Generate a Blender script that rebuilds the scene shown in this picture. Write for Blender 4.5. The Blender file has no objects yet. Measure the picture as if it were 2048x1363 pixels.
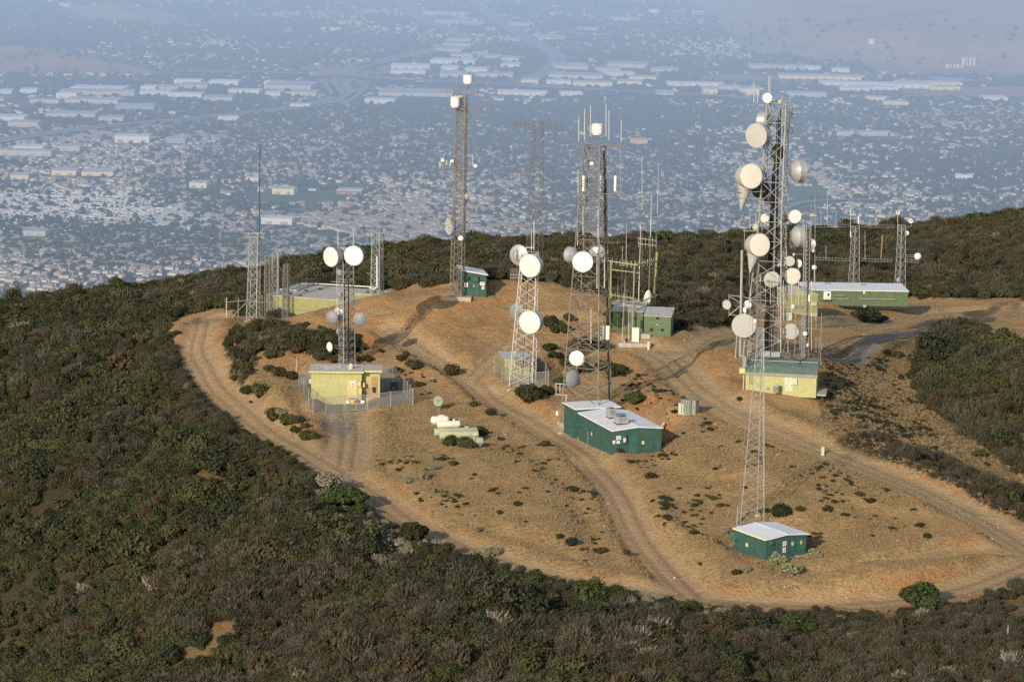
import bpy, math, random
import numpy as np
from mathutils import Vector, Matrix, Quaternion

random.seed(7); RNG = np.random.default_rng(11)
scene = bpy.context.scene
COL = scene.collection
PI = math.pi
def R(a): return math.radians(a)

# ------------------------------------------------------------------ camera model (photo pixels, 2048 x 1363)
W, H, F = 2048.0, 1363.0, 5600.0
PITCH = math.atan(1001.5 / F); ROLL = R(1.0)
fwd = Vector((0, math.cos(PITCH), -math.sin(PITCH))); r0 = Vector((1, 0, 0)); u0 = Vector((0, math.sin(PITCH), math.cos(PITCH)))
cr, sr = math.cos(ROLL), math.sin(ROLL)
UPV = u0 * cr - r0 * sr
RTV = r0 * cr + u0 * sr
def ray(px, py): return fwd * F + RTV * (px - W / 2) - UPV * (py - H / 2)
def unproj(px, py, D):
    d = ray(px, py); return d * (D / d.y)
def unproj_z(px, py, z):
    d = ray(px, py); return d * (z / d.z)
def project(x, y, z):
    x = np.asarray(x, float); y = np.asarray(y, float); z = np.asarray(z, float)
    c = x * fwd.x + y * fwd.y + z * fwd.z
    a = x * RTV.x + y * RTV.y + z * RTV.z
    b = x * UPV.x + y * UPV.y + z * UPV.z
    c = np.where(c < 1, 1, c)
    return W / 2 + F * a / c, H / 2 - F * b / c
def mpp(D): return D / F / math.cos(PITCH) * 1.0     # metres per photo pixel at depth D

cam = bpy.data.cameras.new('camera'); co = bpy.data.objects.new('camera', cam); COL.objects.link(co)
cam.sensor_width = 36.0; cam.lens = F / W * 36.0; cam.clip_start = 1.0; cam.clip_end = 120000.0
m3 = Matrix((RTV, UPV, -fwd)).transposed(); co.matrix_world = m3.to_4x4()
scene.camera = co

# ------------------------------------------------------------------ world, sun
SUN_EL, SUN_AZ = R(21), R(27)          # sun behind the viewer, over the left shoulder
sun_dir = Vector((-math.sin(SUN_AZ) * math.cos(SUN_EL), -math.cos(SUN_AZ) * math.cos(SUN_EL), math.sin(SUN_EL)))
w = bpy.data.worlds.new('World'); scene.world = w; w.use_nodes = True
nt = w.node_tree; nt.nodes.clear()
sky = nt.nodes.new('ShaderNodeTexSky'); sky.sky_type = 'NISHITA'; sky.sun_disc = False
sky.sun_elevation = SUN_EL; sky.sun_rotation = PI + SUN_AZ; sky.altitude = 900; sky.dust_density = 2.5; sky.air_density = 1.2
bg = nt.nodes.new('ShaderNodeBackground'); bg.inputs[1].default_value = 0.15
wo = nt.nodes.new('ShaderNodeOutputWorld'); nt.links.new(sky.outputs[0], bg.inputs[0]); nt.links.new(bg.outputs[0], wo.inputs[0])
sl = bpy.data.lights.new('sun', 'SUN'); sl.energy = 4.4; sl.angle = R(0.5); sl.color = (1.0, 0.865, 0.70)
so = bpy.data.objects.new('sun', sl); COL.objects.link(so); so.rotation_euler = sun_dir.to_track_quat('Z', 'Y').to_euler()
scene.view_settings.view_transform = 'Standard'; scene.view_settings.look = 'None'; scene.view_settings.exposure = 0
scene.render.engine = 'CYCLES'
cy = scene.cycles
cy.use_denoising = False
try: cy.denoiser = 'OPENIMAGEDENOISE'
except Exception: pass
cy.max_bounces = 4; cy.diffuse_bounces = 2; cy.glossy_bounces = 2; cy.transparent_max_bounces = 8; cy.volume_bounces = 0
cy.caustics_reflective = False; cy.caustics_refractive = False

# ------------------------------------------------------------------ noise
def vnoise(x, y, scale, seed):
    g = np.random.default_rng(seed).random((256, 256))
    x = np.asarray(x, float) / scale + 1000.37; y = np.asarray(y, float) / scale + 1000.71
    xi = np.floor(x).astype(int); yi = np.floor(y).astype(int); fx = x - xi; fy = y - yi
    fx = fx * fx * (3 - 2 * fx); fy = fy * fy * (3 - 2 * fy)
    a = g[xi % 256, yi % 256]; b = g[(xi + 1) % 256, yi % 256]; c = g[xi % 256, (yi + 1) % 256]; d = g[(xi + 1) % 256, (yi + 1) % 256]
    return (a * (1 - fx) + b * fx) * (1 - fy) + (c * (1 - fx) + d * fx) * fy
def fbm(x, y, scale, seed, octs=4, gain=0.5):
    t = 0; a = 1; s = 0
    for i in range(octs):
        t = t + a * vnoise(x, y, scale / 2 ** i, seed + i); s += a; a *= gain
    return t / s
def sstep(a, b, x):
    t = np.clip((x - a) / (b - a), 0, 1); return t * t * (3 - 2 * t)
def in_poly(px, py, poly):
    px = np.asarray(px); py = np.asarray(py); ins = np.zeros(px.shape, bool); n = len(poly)
    for i in range(n):
        x1, y1 = poly[i]; x2, y2 = poly[(i + 1) % n]
        if y1 == y2: continue
        c = ((y1 > py) != (y2 > py)) & (px < (x2 - x1) * (py - y1) / (y2 - y1) + x1)
        ins ^= c
    return ins
def seg_dist(x, y, pts):
    d = np.full(np.shape(x), 1e9)
    for (a, b) in zip(pts[:-1], pts[1:]):
        ax, ay = a; bx, by = b; vx, vy = bx - ax, by - ay; L = vx * vx + vy * vy + 1e-9
        t = np.clip(((x - ax) * vx + (y - ay) * vy) / L, 0, 1)
        d = np.minimum(d, np.hypot(x - ax - t * vx, y - ay - t * vy))
    return d
def smooth_line(pts, n=6):
    out = []
    P = [pts[0]] + list(pts) + [pts[-1]]
    for i in range(1, len(P) - 2):
        p0, p1, p2, p3 = [np.array(q[:2], float) for q in P[i - 1:i + 3]]
        for k in range(n):
            t = k / n
            out.append(tuple(0.5 * ((2 * p1) + (-p0 + p2) * t + (2 * p0 - 5 * p1 + 4 * p2 - p3) * t * t + (-p0 + 3 * p1 - 3 * p2 + p3) * t ** 3)))
    out.append(tuple(pts[-1])); return out

# ------------------------------------------------------------------ hilltop terrain: heights through surveyed points (pixel, distance)
CP = [(1537,1115,318),(1100,1140,316),(1360,1185,306),(1700,1195,303),(2000,1130,316),(2048,1060,332),(1225,908,366),(1330,907,366),(1143,872,377),
(620,797,402),(760,788,404),(830,800,402),(690,880,376),(640,930,362),(900,880,379),(900,1000,345),(1000,1085,327),(1030,762,411),(1080,765,410),
(1190,815,388),(940,592,448),(900,592,447),(800,598,452),(1100,575,456),(1000,625,441),(850,700,424),(1230,662,433),(1340,672,430),(1400,700,418),
(1470,690,420),(1490,780,388),(1632,785,388),(1500,845,372),(1650,905,358),(1800,965,345),(1950,1050,330),(1400,950,350),(1280,1000,341),(1540,705,409),
(1600,625,468),(1650,604,540),(1815,603,542),(2048,605,515),(2048,655,478),(1900,645,486),(1730,655,468),(1700,705,420),(1900,690,438),(1700,800,384),
(1800,850,372),(1950,900,364),(2048,950,358),(1950,760,398),(2048,710,428),(533,640,472),(700,603,470),(505,640,470),(400,645,466),(340,650,468),
(420,720,438),(470,800,409),(560,870,384),(550,740,425),(600,690,441),(300,690,468),(0,705,520),(150,650,542),(0,640,572),(250,600,612),
(0,800,466),(200,800,444),(0,900,431),(200,900,408),(0,1000,405),(0,1100,386),(0,1200,369),(0,1363,346),(350,950,374),(300,1100,350),
(300,1363,306),(600,1100,323),(600,1363,279),(450,1000,356),(900,1200,300),(1000,1363,270),(1500,1300,281),(1500,1363,269),(2048,1240,296),
(2048,1363,268),(0,617,600),(200,592,625),(480,560,665),(700,515,700),(1000,490,720),(1350,482,740),(1600,475,760),(1850,462,760),(2048,432,745),
(700,560,570),(1000,538,585),(1300,545,580),(1420,585,520),(1420,640,455),(1900,560,600),(1900,505,680),(2048,520,650),(2048,585,560),(560,590,520),
(1130,600,449),(1700,560,610),(1150,540,580),(850,560,540),(640,624,457),(600,641,461),(760,586,450)]
CPW = [(-38,478,-82.5),(-30,474,-82.0),(-24,478,-81.0),(-30,486,-83)]
P3 = np.array([tuple(unproj(a, b, d)) for a, b, d in CP] + CPW)
def tps_fit(P):
    n = len(P); X = P[:, :2] / 100
    r2 = ((X[:, None] - X[None]) ** 2).sum(-1); K = 0.5 * r2 * np.log(r2 + 1e-12) + np.eye(n) * 0.002
    A = np.zeros((n + 3, n + 3)); A[:n, :n] = K; A[:n, n] = 1; A[:n, n + 1:] = X; A[n, :n] = 1; A[n + 1:, :n] = X.T
    return np.linalg.solve(A, np.concatenate([P[:, 2], [0, 0, 0]])), X
TW, TX = tps_fit(P3)
def tps(x, y):
    sh = np.shape(x); q = np.stack([np.ravel(x), np.ravel(y)], 1) / 100; out = np.zeros(len(q)); n = len(TX)
    for i in range(0, len(q), 20000):
        c = q[i:i + 20000]; r2 = ((c[:, None] - TX[None]) ** 2).sum(-1)
        out[i:i + 20000] = (0.5 * r2 * np.log(r2 + 1e-12)) @ TW[:n] + TW[n] + c @ TW[n + 1:]
    return out.reshape(sh)
CR_U = np.array([(p[0] / p[1]) for p in [unproj(a, b, 1) for a, b in [(0,617),(200,592),(480,560),(700,515),(1000,490),(1350,482),(1600,475),(1850,462),(2048,432)]]])
CR_D = np.array([600, 625, 665, 700, 720, 740, 760, 760, 745.])
def base_height(x, y):
    u = np.clip(x / np.maximum(y, 1), -0.265, 0.265)
    cd = np.interp(u, CR_U, CR_D)
    d = np.clip(y, 262, None); dd = np.minimum(d, cd + 10)
    # evaluate inside the surveyed wedge
    z = tps(u * dd, dd)
    over = np.maximum(d - (cd + 0), 0)
    z = z - 0.34 * over * sstep(0, 60, over)
    z = z - 0.16 * np.maximum(262 - y, 0)
    side = np.maximum(np.abs(x / np.maximum(y, 1)) - 0.265, 0) * np.maximum(y, 60)
    return z - 0.22 * side
# regular lookup grid
GX = np.arange(-262, 262.1, 1.0); GY = np.arange(200, 960.1, 1.0)
gx, gy = np.meshgrid(GX, GY, indexing='ij')
HG = base_height(gx, gy)
def glook(G, x, y):
    fx = np.clip((np.asarray(x, float) - GX[0]), 0, len(GX) - 1.001); fy = np.clip((np.asarray(y, float) - GY[0]), 0, len(GY) - 1.001)
    i = fx.astype(int); j = fy.astype(int); a = fx - i; b = fy - j
    return (G[i, j] * (1 - a) + G[i + 1, j] * a) * (1 - b) + (G[i, j + 1] * (1 - a) + G[i + 1, j + 1] * a) * b
def march(px, py, G):
    d = ray(px, py); ys = np.arange(235, 950, 0.5); xs = d.x / d.y * ys; zs = d.z / d.y * ys
    g = glook(G, xs, ys); k = np.argmax(zs <= g)
    if zs[k] > g[k]: k = len(ys) - 1
    if k > 0:
        a = zs[k - 1] - g[k - 1]; b = zs[k] - g[k]; t = a / (a - b + 1e-9); yy = ys[k - 1] + 0.5 * t
    else: yy = ys[0]
    return d.x / d.y * yy, yy
H0 = HG.copy()
def g0(px, py): return march(px, py, H0)
# roads: lines through pixels, half width in metres
ROADPX = [
 ([(430,630),(400,660),(395,700),(425,755),(490,820),(570,878),(650,925),(740,980),(830,1042),(950,1095),(1100,1145),(1250,1172),(1400,1192),(1600,1206),(1800,1195),(1950,1165),(2060,1125),(2200,1080)], 2.2),
 ([(1240,690),(1320,705),(1400,775),(1500,832),(1620,882),(1750,935),(1870,985),(1980,1045),(2060,1095),(2150,1140)], 2.9),
 ([(1330,700),(1400,690),(1460,665),(1560,650),(1700,650),(1850,625),(2048,612),(2200,605)], 3.2),
 ([(780,655),(850,700),(940,755),(1000,805),(1080,850),(1150,900),(1205,945),(1240,990),(1275,1060),(1330,1130),(1390,1190)], 2.1),
 ([(1640,1150),(1760,1128),(1900,1102),(2000,1100)], 1.1),
 ([(940,755),(1010,690),(1100,640),(1180,640)], 1.2),
 ([(690,800),(700,860),(690,930)], 3.0),
]
ROADS = [(smooth_line([g0(*p) for p in pts]), hw) for pts, hw in ROADPX]
GRAVPX = ([(1560,715),(1640,702),(1720,688),(1840,662),(1930,645)], 1.7)
GRAVL = smooth_line([g0(*p) for p in GRAVPX[0]])
PADS = []   # (x, y, radius, z) flattened places; filled below
def add_pad(px, py, rad):
    x, y = g0(px, py); PADS.append((x, y, rad, float(glook(H0, x, y))))
for p in [(1540,1095,5.5),(1235,885,7),(690,785,7.5),(945,590,3.2),(1030,755,4),(1285,660,5.5),(1560,770,6.5),(1600,610,5),(1720,600,9),(1540,706,5)]: add_pad(*p)
for (x, y, rad, z) in PADS:
    dd = np.hypot(gx - x, gy - y); k = 1 - sstep(rad, rad * 1.8, dd); HG = HG * (1 - k) + z * k
road_d = np.full(gx.shape, 1e9); road_n = np.full(gx.shape, 1e9)
for L, hw in ROADS:
    sd = seg_dist(gx, gy, L); road_d = np.minimum(road_d, sd - hw); road_n = np.minimum(road_n, sd)
grav_d = seg_dist(gx, gy, GRAVL) - GRAVPX[1]
rough = 1 - (1 - sstep(0, 4, road_d)) * 0.85
px0, py0 = project(gx, gy, H0); rough = rough * np.where(in_poly(px0, py0, [(1640,592),(2400,592),(2400,720),(2040,700),(1930,660),(1840,690),(1640,700)]), 0.3, 1.0)
for (x, y, rad, z) in PADS: rough = rough * sstep(rad * 0.7, rad * 1.5, np.hypot(gx - x, gy - y))
HG = HG + (fbm(gx, gy, 22, 3, 5, 0.55) - 0.5) * 2.6 * rough + (np.abs(fbm(gx + gy * 0.3, gy * 0.5, 9, 31, 3) - 0.5) - 0.12) * 1.6 * rough
# roads are cut in, with a bank on their uphill side and a low berm
HG = HG - 0.55 * (1 - sstep(-0.4, 1.4, road_d)) + 0.35 * np.exp(-((road_d - 1.8) / 1.1) ** 2)
# cut banks: ground standing above the lower road
# gullies and folds in the brushy slopes
def fold(pts, depth, wid):
    global HG
    L_ = smooth_line([march(a, b, H0) for a, b in pts]); d = seg_dist(gx, gy, L_); HG = HG - depth * np.exp(-(d / wid) ** 2) * sstep(2, 9, road_d)
fold([(-60,1330),(120,1215),(300,1080),(450,990),(540,940)], 7.0, 9.0)
fold([(-60,1090),(150,1000),(330,860),(400,790)], 4.0, 8.0)
fold([(420,1380),(600,1230),(760,1130),(860,1090)], 3.0, 6.0)
fold([(-60,860),(120,800),(260,720)], 3.5, 9.0)
fold([(900,1400),(1050,1280),(1130,1190)], 2.5, 6.0)
fold([(1540,1400),(1620,1300),(1640,1230)], 2.0, 5.0)
fold([(1480,530),(1700,545),(1900,520),(2100,560)], 4.0, 14.0)
fold([(1790,700),(1832,760),(1868,822),(1960,895),(2110,970)], 5.0, 11.0)
HG = HG + (1 - np.abs(fbm(gx * .8 + gy * .45, gy * .5 - gx * .3, 30, 333, 3) * 2 - 1) - .6) * 4.0 * sstep(6, 22, road_d) * (1 - sstep(560, 640, gy))
def bank(poly, h, w_):
    global HG
    P = [march(a, b, H0) for a, b in poly]; ins = in_poly(gx, gy, P); dd = seg_dist(gx, gy, P + [P[0]])
    HG = HG + np.where(ins, h * sstep(0, w_, dd + (fbm(gx, gy, 4, 12, 3) - .5) * 2.0), 0)
bank([(745,930),(800,1000),(900,1048),(1010,1082),(1120,1112),(1200,1138),(1190,1080),(1160,1010),(1110,950),(1050,905),(980,890),(880,905)], 1.0, 4.0)
bank([(1395,1160),(1480,1184),(1620,1192),(1780,1182),(1900,1160),(1975,1128),(1900,1118),(1740,1140),(1600,1160),(1480,1130),(1380,1060),(1320,1000),(1300,1060),(1350,1120)], 1.1, 2.4)
bank([(1300,760),(1400,830),(1500,880),(1640,925),(1800,990),(1930,1050),(1800,1040),(1600,1010),(1400,960),(1290,930),(1330,860),(1250,800)], 0.9, 3.0)
bank([(455,660),(470,780),(560,840),(610,870),(650,850),(590,800),(590,740),(620,690),(700,680),(700,650),(560,640)], 1.0, 3.0)
# the low building is dug in: ground inside and just behind it stays under its roof
zb4 = float(glook(HG, *march(533, 638, HG)))
fp4 = [tuple(unproj_z(a, b, zb4 + 4.05))[:2] for a, b in ((535, 590), (660, 598), (727, 603), (800, 584), (790, 568), (700, 560), (575, 560))]
ins4 = in_poly(gx, gy, fp4); dd4 = seg_dist(gx, gy, fp4 + [fp4[0]])
HG = np.where(ins4, np.minimum(HG, zb4 + 3.0 - 2.6 * sstep(0, 3.0, dd4)), HG)
# the mound in front of it is worn down so that its roof stays in view
pxg, pyg = project(gx, gy, HG); lim = np.interp(pxg, [640, 668, 700, 730, 775, 800], [624, 613, 605, 596, 586, 580])
rd_ = fwd * F; dx_ = pxg - W / 2; dy_ = lim - H / 2
zl = gy * (fwd.z * F + RTV.z * dx_ - UPV.z * dy_) / (fwd.y * F + RTV.y * dx_ - UPV.y * dy_)
wgt = sstep(640, 668, pxg) * (1 - sstep(782, 815, pxg)) * sstep(425, 440, gy) * (1 - sstep(500, 520, gy))
HG = HG - wgt * np.maximum(HG - zl, 0)
def hz(x, y): return float(glook(HG, x, y))
def G(px, py, sink=0.0):
    x, y = march(px, py, HG); return Vector((x, y, hz(x, y) - sink))
def gx2(x, y): return Vector((x, y, hz(x, y)))
def top_z(x, y, py):
    """height z at which the point above (x, y) shows in row py"""
    lo, hi = -400.0, 200.0
    for _ in range(50):
        m = (lo + hi) / 2
        if project(x, y, m)[1] > py: lo = m
        else: hi = m
    return (lo + hi) / 2
# ------------------------------------------------------------------ materials
def new_mat(name):
    m = bpy.data.materials.new(name); m.use_nodes = True; n = m.node_tree; n.nodes.clear()
    o = n.nodes.new('ShaderNodeOutputMaterial'); b = n.nodes.new('ShaderNodeBsdfPrincipled')
    n.links.new(b.outputs[0], o.inputs[0]); return m, n, b
def nd(n, t, **k):
    x = n.nodes.new(t)
    for a, v in k.items(): setattr(x, a, v)
    return x
def noise(n, scale, detail=4, rough=0.6, coord=None, dist=0.0):
    x = nd(n, 'ShaderNodeTexNoise'); x.inputs['Scale'].default_value = scale; x.inputs['Detail'].default_value = detail
    x.inputs['Roughness'].default_value = rough; x.inputs['Distortion'].default_value = dist
    if coord is not None: n.links.new(coord, x.inputs['Vector'])
    return x
def ramp(n, fac, stops):
    x = nd(n, 'ShaderNodeValToRGB'); e = x.color_ramp.elements
    while len(e) < len(stops): e.new(0.5)
    for i, (p, c) in enumerate(stops): e[i].position = p; e[i].color = (*c, 1) if len(c) == 3 else c
    n.links.new(fac, x.inputs[0]); return x.outputs[0]
def mix(n, fac, a, b, mode='MIX'):
    x = nd(n, 'ShaderNodeMix', data_type='RGBA', blend_type=mode)
    for s, v in ((x.inputs[0], fac), (x.inputs[6], a), (x.inputs[7], b)):
        if hasattr(v, 'is_linked') or hasattr(v, 'node'): n.links.new(v, s)
        elif isinstance(v, (int, float)): s.default_value = v
        else: s.default_value = (*v, 1)
    return x.outputs[2]
def mth(n, op, a, b=0.0, clamp=False):
    x = nd(n, 'ShaderNodeMath', operation=op); x.use_clamp = clamp
    for s, v in ((x.inputs[0], a), (x.inputs[1], b)):
        if isinstance(v, (int, float)): s.default_value = v
        else: n.links.new(v, s)
    return x.outputs[0]
def bump(n, b, h, strength=0.4, dist=0.05):
    x = nd(n, 'ShaderNodeBump'); x.inputs['Strength'].default_value = strength; x.inputs['Distance'].default_value = dist
    n.links.new(h, x.inputs['Height']); n.links.new(x.outputs[0], b.inputs['Normal'])
def paint(name, c, rough=0.6, var=0.18, dirt=(0.30, 0.22, 0.13), dirt_amt=0.25, streak=True, metal=0.0, scale=1.0, block=False):
    m, n, b = new_mat(name); tc = nd(n, 'ShaderNodeTexCoord').outputs['Object']
    n1 = noise(n, 1.3 * scale, 6, 0.65, tc); n2 = noise(n, 9 * scale, 4, 0.6, tc)
    lo = tuple(x * (1 - var) for x in c); hi = tuple(min(1, x * (1 + var)) for x in c)
    col = ramp(n, n1.outputs[0], [(0.3, lo), (0.7, hi)])
    mp = nd(n, 'ShaderNodeMapping'); mp.inputs['Scale'].default_value = (7 * scale, 7 * scale, 0.5 * scale); n.links.new(tc, mp.inputs[0])
    n3 = noise(n, 1.0, 5, 0.7, mp.outputs[0])
    k = mth(n, 'MULTIPLY', ramp(n, (n3 if streak else n2).outputs[0], [(0.5, (0, 0, 0)), (0.75, (1, 1, 1))]), dirt_amt)
    col = mix(n, k, col, dirt)
    if block:
        br = nd(n, 'ShaderNodeTexBrick'); mp2 = nd(n, 'ShaderNodeMapping'); mp2.inputs['Rotation'].default_value = (R(90), 0, 0)
        n.links.new(tc, mp2.inputs[0]); n.links.new(mp2.outputs[0], br.inputs[0]); br.inputs['Scale'].default_value = 1.0
        br.inputs['Brick Width'].default_value = 0.4; br.inputs['Row Height'].default_value = 0.2; br.inputs['Mortar Size'].default_value = 0.012
        br.inputs['Color1'].default_value = (1, 1, 1, 1); br.inputs['Color2'].default_value = (0.86, 0.86, 0.86, 1); br.inputs['Mortar'].default_value = (0.55, 0.55, 0.55, 1)
        col = mix(n, 0.4, col, br.outputs[0], 'MULTIPLY')
    n.links.new(col, b.inputs['Base Color']); b.inputs['Roughness'].default_value = rough; b.inputs['Metallic'].default_value = metal
    b.inputs['Specular IOR Level'].default_value = 0.3
    bump(n, b, n2.outputs[0], 0.15, 0.01)
    return m
M = {}
M['green_wall'] = paint('dark green painted block', (0.036, 0.098, 0.082), 0.65, 0.2, (0.15, 0.16, 0.12), 0.4, block=True)
M['green_door'] = paint('dark green painted steel', (0.042, 0.112, 0.095), 0.45, 0.15, (0.2, 0.2, 0.16), 0.4)
M['white_roof'] = paint('white coated roof', (0.70, 0.71, 0.72), 0.75, 0.06, (0.42, 0.38, 0.32), 0.30, streak=False, scale=0.5)
M['grey_roof'] = paint('grey gravel roof', (0.45, 0.425, 0.37), 0.9, 0.14, (0.2, 0.17, 0.14), 0.5, streak=False)
M['yellow_wall'] = paint('pale yellow green painted block', (0.40, 0.40, 0.19), 0.7, 0.14, (0.25, 0.2, 0.09), 0.35, block=True)
M['yellow_door'] = paint('pale yellow painted steel', (0.50, 0.455, 0.215), 0.6, 0.1, (0.3, 0.17, 0.07), 0.4)
M['olive_wall'] = paint('olive yellow painted wall', (0.27, 0.27, 0.115), 0.7, 0.15, (0.16, 0.16, 0.07), 0.4)
M['mid_green_wall'] = paint('leaf green painted wall', (0.10, 0.145, 0.075), 0.65, 0.2, (0.05, 0.07, 0.03), 0.5)
M['rust_panel'] = paint('rusty painted panel', (0.40, 0.25, 0.12), 0.8, 0.3, (0.3, 0.1, 0.03), 0.7)
M['green_roof'] = paint('weathered green sheet roof', (0.15, 0.20, 0.165), 0.5, 0.25, (0.05, 0.07, 0.06), 0.5)
M['white_sheet'] = paint('weathered pale corrugated sheet', (0.50, 0.49, 0.46), 0.6, 0.3, (0.16, 0.11, 0.09), 0.8)
M['container'] = paint('weathered cream green corrugated steel', (0.36, 0.36, 0.21), 0.7, 0.25, (0.10, 0.10, 0.07), 0.9, scale=1.6)
M['concrete'] = paint('concrete', (0.36, 0.33, 0.28), 0.9, 0.15, (0.25, 0.18, 0.1), 0.5, streak=False)
M['galv'] = paint('galvanised steel', (0.36, 0.37, 0.36), 0.5, 0.18, (0.2, 0.15, 0.1), 0.3, metal=0.25)
M['galv_dark'] = paint('dull grey steel', (0.20, 0.20, 0.195), 0.55, 0.2, (0.14, 0.09, 0.06), 0.4, metal=0.2)
M['rust_steel'] = paint('rust streaked steel', (0.215, 0.20, 0.17), 0.7, 0.3, (0.30, 0.16, 0.08), 0.7, metal=0.1, scale=0.7)
M['thin_steel'] = paint('thin brown grey steel', (0.15, 0.14, 0.125), 0.7, 0.2, (0.16, 0.09, 0.05), 0.4)
M['white_steel'] = paint('white painted steel', (0.52, 0.51, 0.48), 0.5, 0.1, (0.35, 0.28, 0.2), 0.3)
M['black'] = paint('black cable', (0.014, 0.014, 0.015), 0.55, 0.3, (0.06, 0.055, 0.05), 0.3)
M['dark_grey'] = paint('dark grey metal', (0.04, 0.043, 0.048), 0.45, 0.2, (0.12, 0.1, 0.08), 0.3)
M['white'] = paint('white fibreglass', (0.72, 0.715, 0.69), 0.45, 0.05, (0.6, 0.56, 0.48), 0.22)
M['cream'] = paint('cream radome skin', (0.66, 0.635, 0.565), 0.5, 0.06, (0.55, 0.48, 0.36), 0.25)
M['dish_grey'] = paint('pale grey radome skin', (0.37, 0.38, 0.36), 0.55, 0.08, (0.32, 0.3, 0.25), 0.35)
M['dome_grey'] = paint('blue grey fibreglass dome', (0.205, 0.22, 0.235), 0.55, 0.12, (0.25, 0.24, 0.22), 0.2)
M['shroud'] = paint('grey aluminium shroud', (0.40, 0.42, 0.43), 0.4, 0.12, (0.2, 0.19, 0.17), 0.4, metal=0.3)
M['dish_green'] = paint('faded green dish', (0.24, 0.32, 0.22), 0.6, 0.12, (0.2, 0.2, 0.12), 0.3)
M['tank_green'] = paint('faded green tank paint', (0.34, 0.385, 0.28), 0.55, 0.15, (0.34, 0.27, 0.10), 0.6)
M['tank_olive'] = paint('stained olive tank paint', (0.38, 0.385, 0.245), 0.55, 0.2, (0.42, 0.36, 0.2), 0.8)
M['tank_white'] = paint('chalky white tank paint', (0.72, 0.66, 0.56), 0.6, 0.08, (0.5, 0.38, 0.26), 0.4)
M['yellow_timber'] = paint('faded yellow timber', (0.33, 0.31, 0.17), 0.8, 0.3, (0.25, 0.22, 0.12), 0.6)
M['wood'] = paint('weathered green wood', (0.24, 0.25, 0.13), 0.8, 0.3, (0.4, 0.3, 0.08), 0.7)
M['box_grey'] = paint('grey green cabinet', (0.23, 0.245, 0.21), 0.6, 0.14, (0.2, 0.17, 0.12), 0.4)
M['box_pale'] = paint('pale green cabinet', (0.45, 0.50, 0.40), 0.6, 0.08, (0.3, 0.25, 0.16), 0.3)
M['sign_white'] = paint('white sign plate', (0.78, 0.78, 0.76), 0.5, 0.03, (0.6, 0.6, 0.6), 0.1)
M['sign_yellow'] = paint('yellow sign plate', (0.72, 0.50, 0.05), 0.5, 0.05, (0.4, 0.3, 0.1), 0.2)
M['sign_cream'] = paint('cream sign plate', (0.75, 0.66, 0.30), 0.5, 0.04, (0.5, 0.4, 0.2), 0.2)
M['ink_black'] = paint('black lettering', (0.03, 0.03, 0.035), 0.6, 0.1, (0.1, 0.1, 0.1), 0.1)
M['ink_red'] = paint('red lettering', (0.45, 0.04, 0.04), 0.6, 0.1, (0.5, 0.2, 0.2), 0.1)
M['ink_blue'] = paint('blue print', (0.05, 0.15, 0.45), 0.6, 0.1, (0.3, 0.3, 0.4), 0.1)
M['dark'] = paint('dark opening', (0.03, 0.028, 0.025), 0.9, 0.2)
M['stalk'] = paint('dry pale stalk', (0.55, 0.45, 0.33), 0.9, 0.2)
M['planks'] = paint('grey pink weathered planks', (0.33, 0.26, 0.24), 0.9, 0.2)
def link_mesh():
    m, n, b = new_mat('chain link mesh'); b.inputs['Base Color'].default_value = (0.30, 0.31, 0.31, 1); b.inputs['Metallic'].default_value = 0.3
    b.inputs['Roughness'].default_value = 0.5
    tr = nd(n, 'ShaderNodeBsdfTransparent'); mx = nd(n, 'ShaderNodeMixShader'); out = [x for x in n.nodes if x.type == 'OUTPUT_MATERIAL'][0]
    mx.inputs[0].default_value = 0.30
    n.links.new(tr.outputs[0], mx.inputs[1]); n.links.new(b.outputs[0], mx.inputs[2]); n.links.new(mx.outputs[0], out.inputs[0]); return m
M['link'] = link_mesh()

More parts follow.
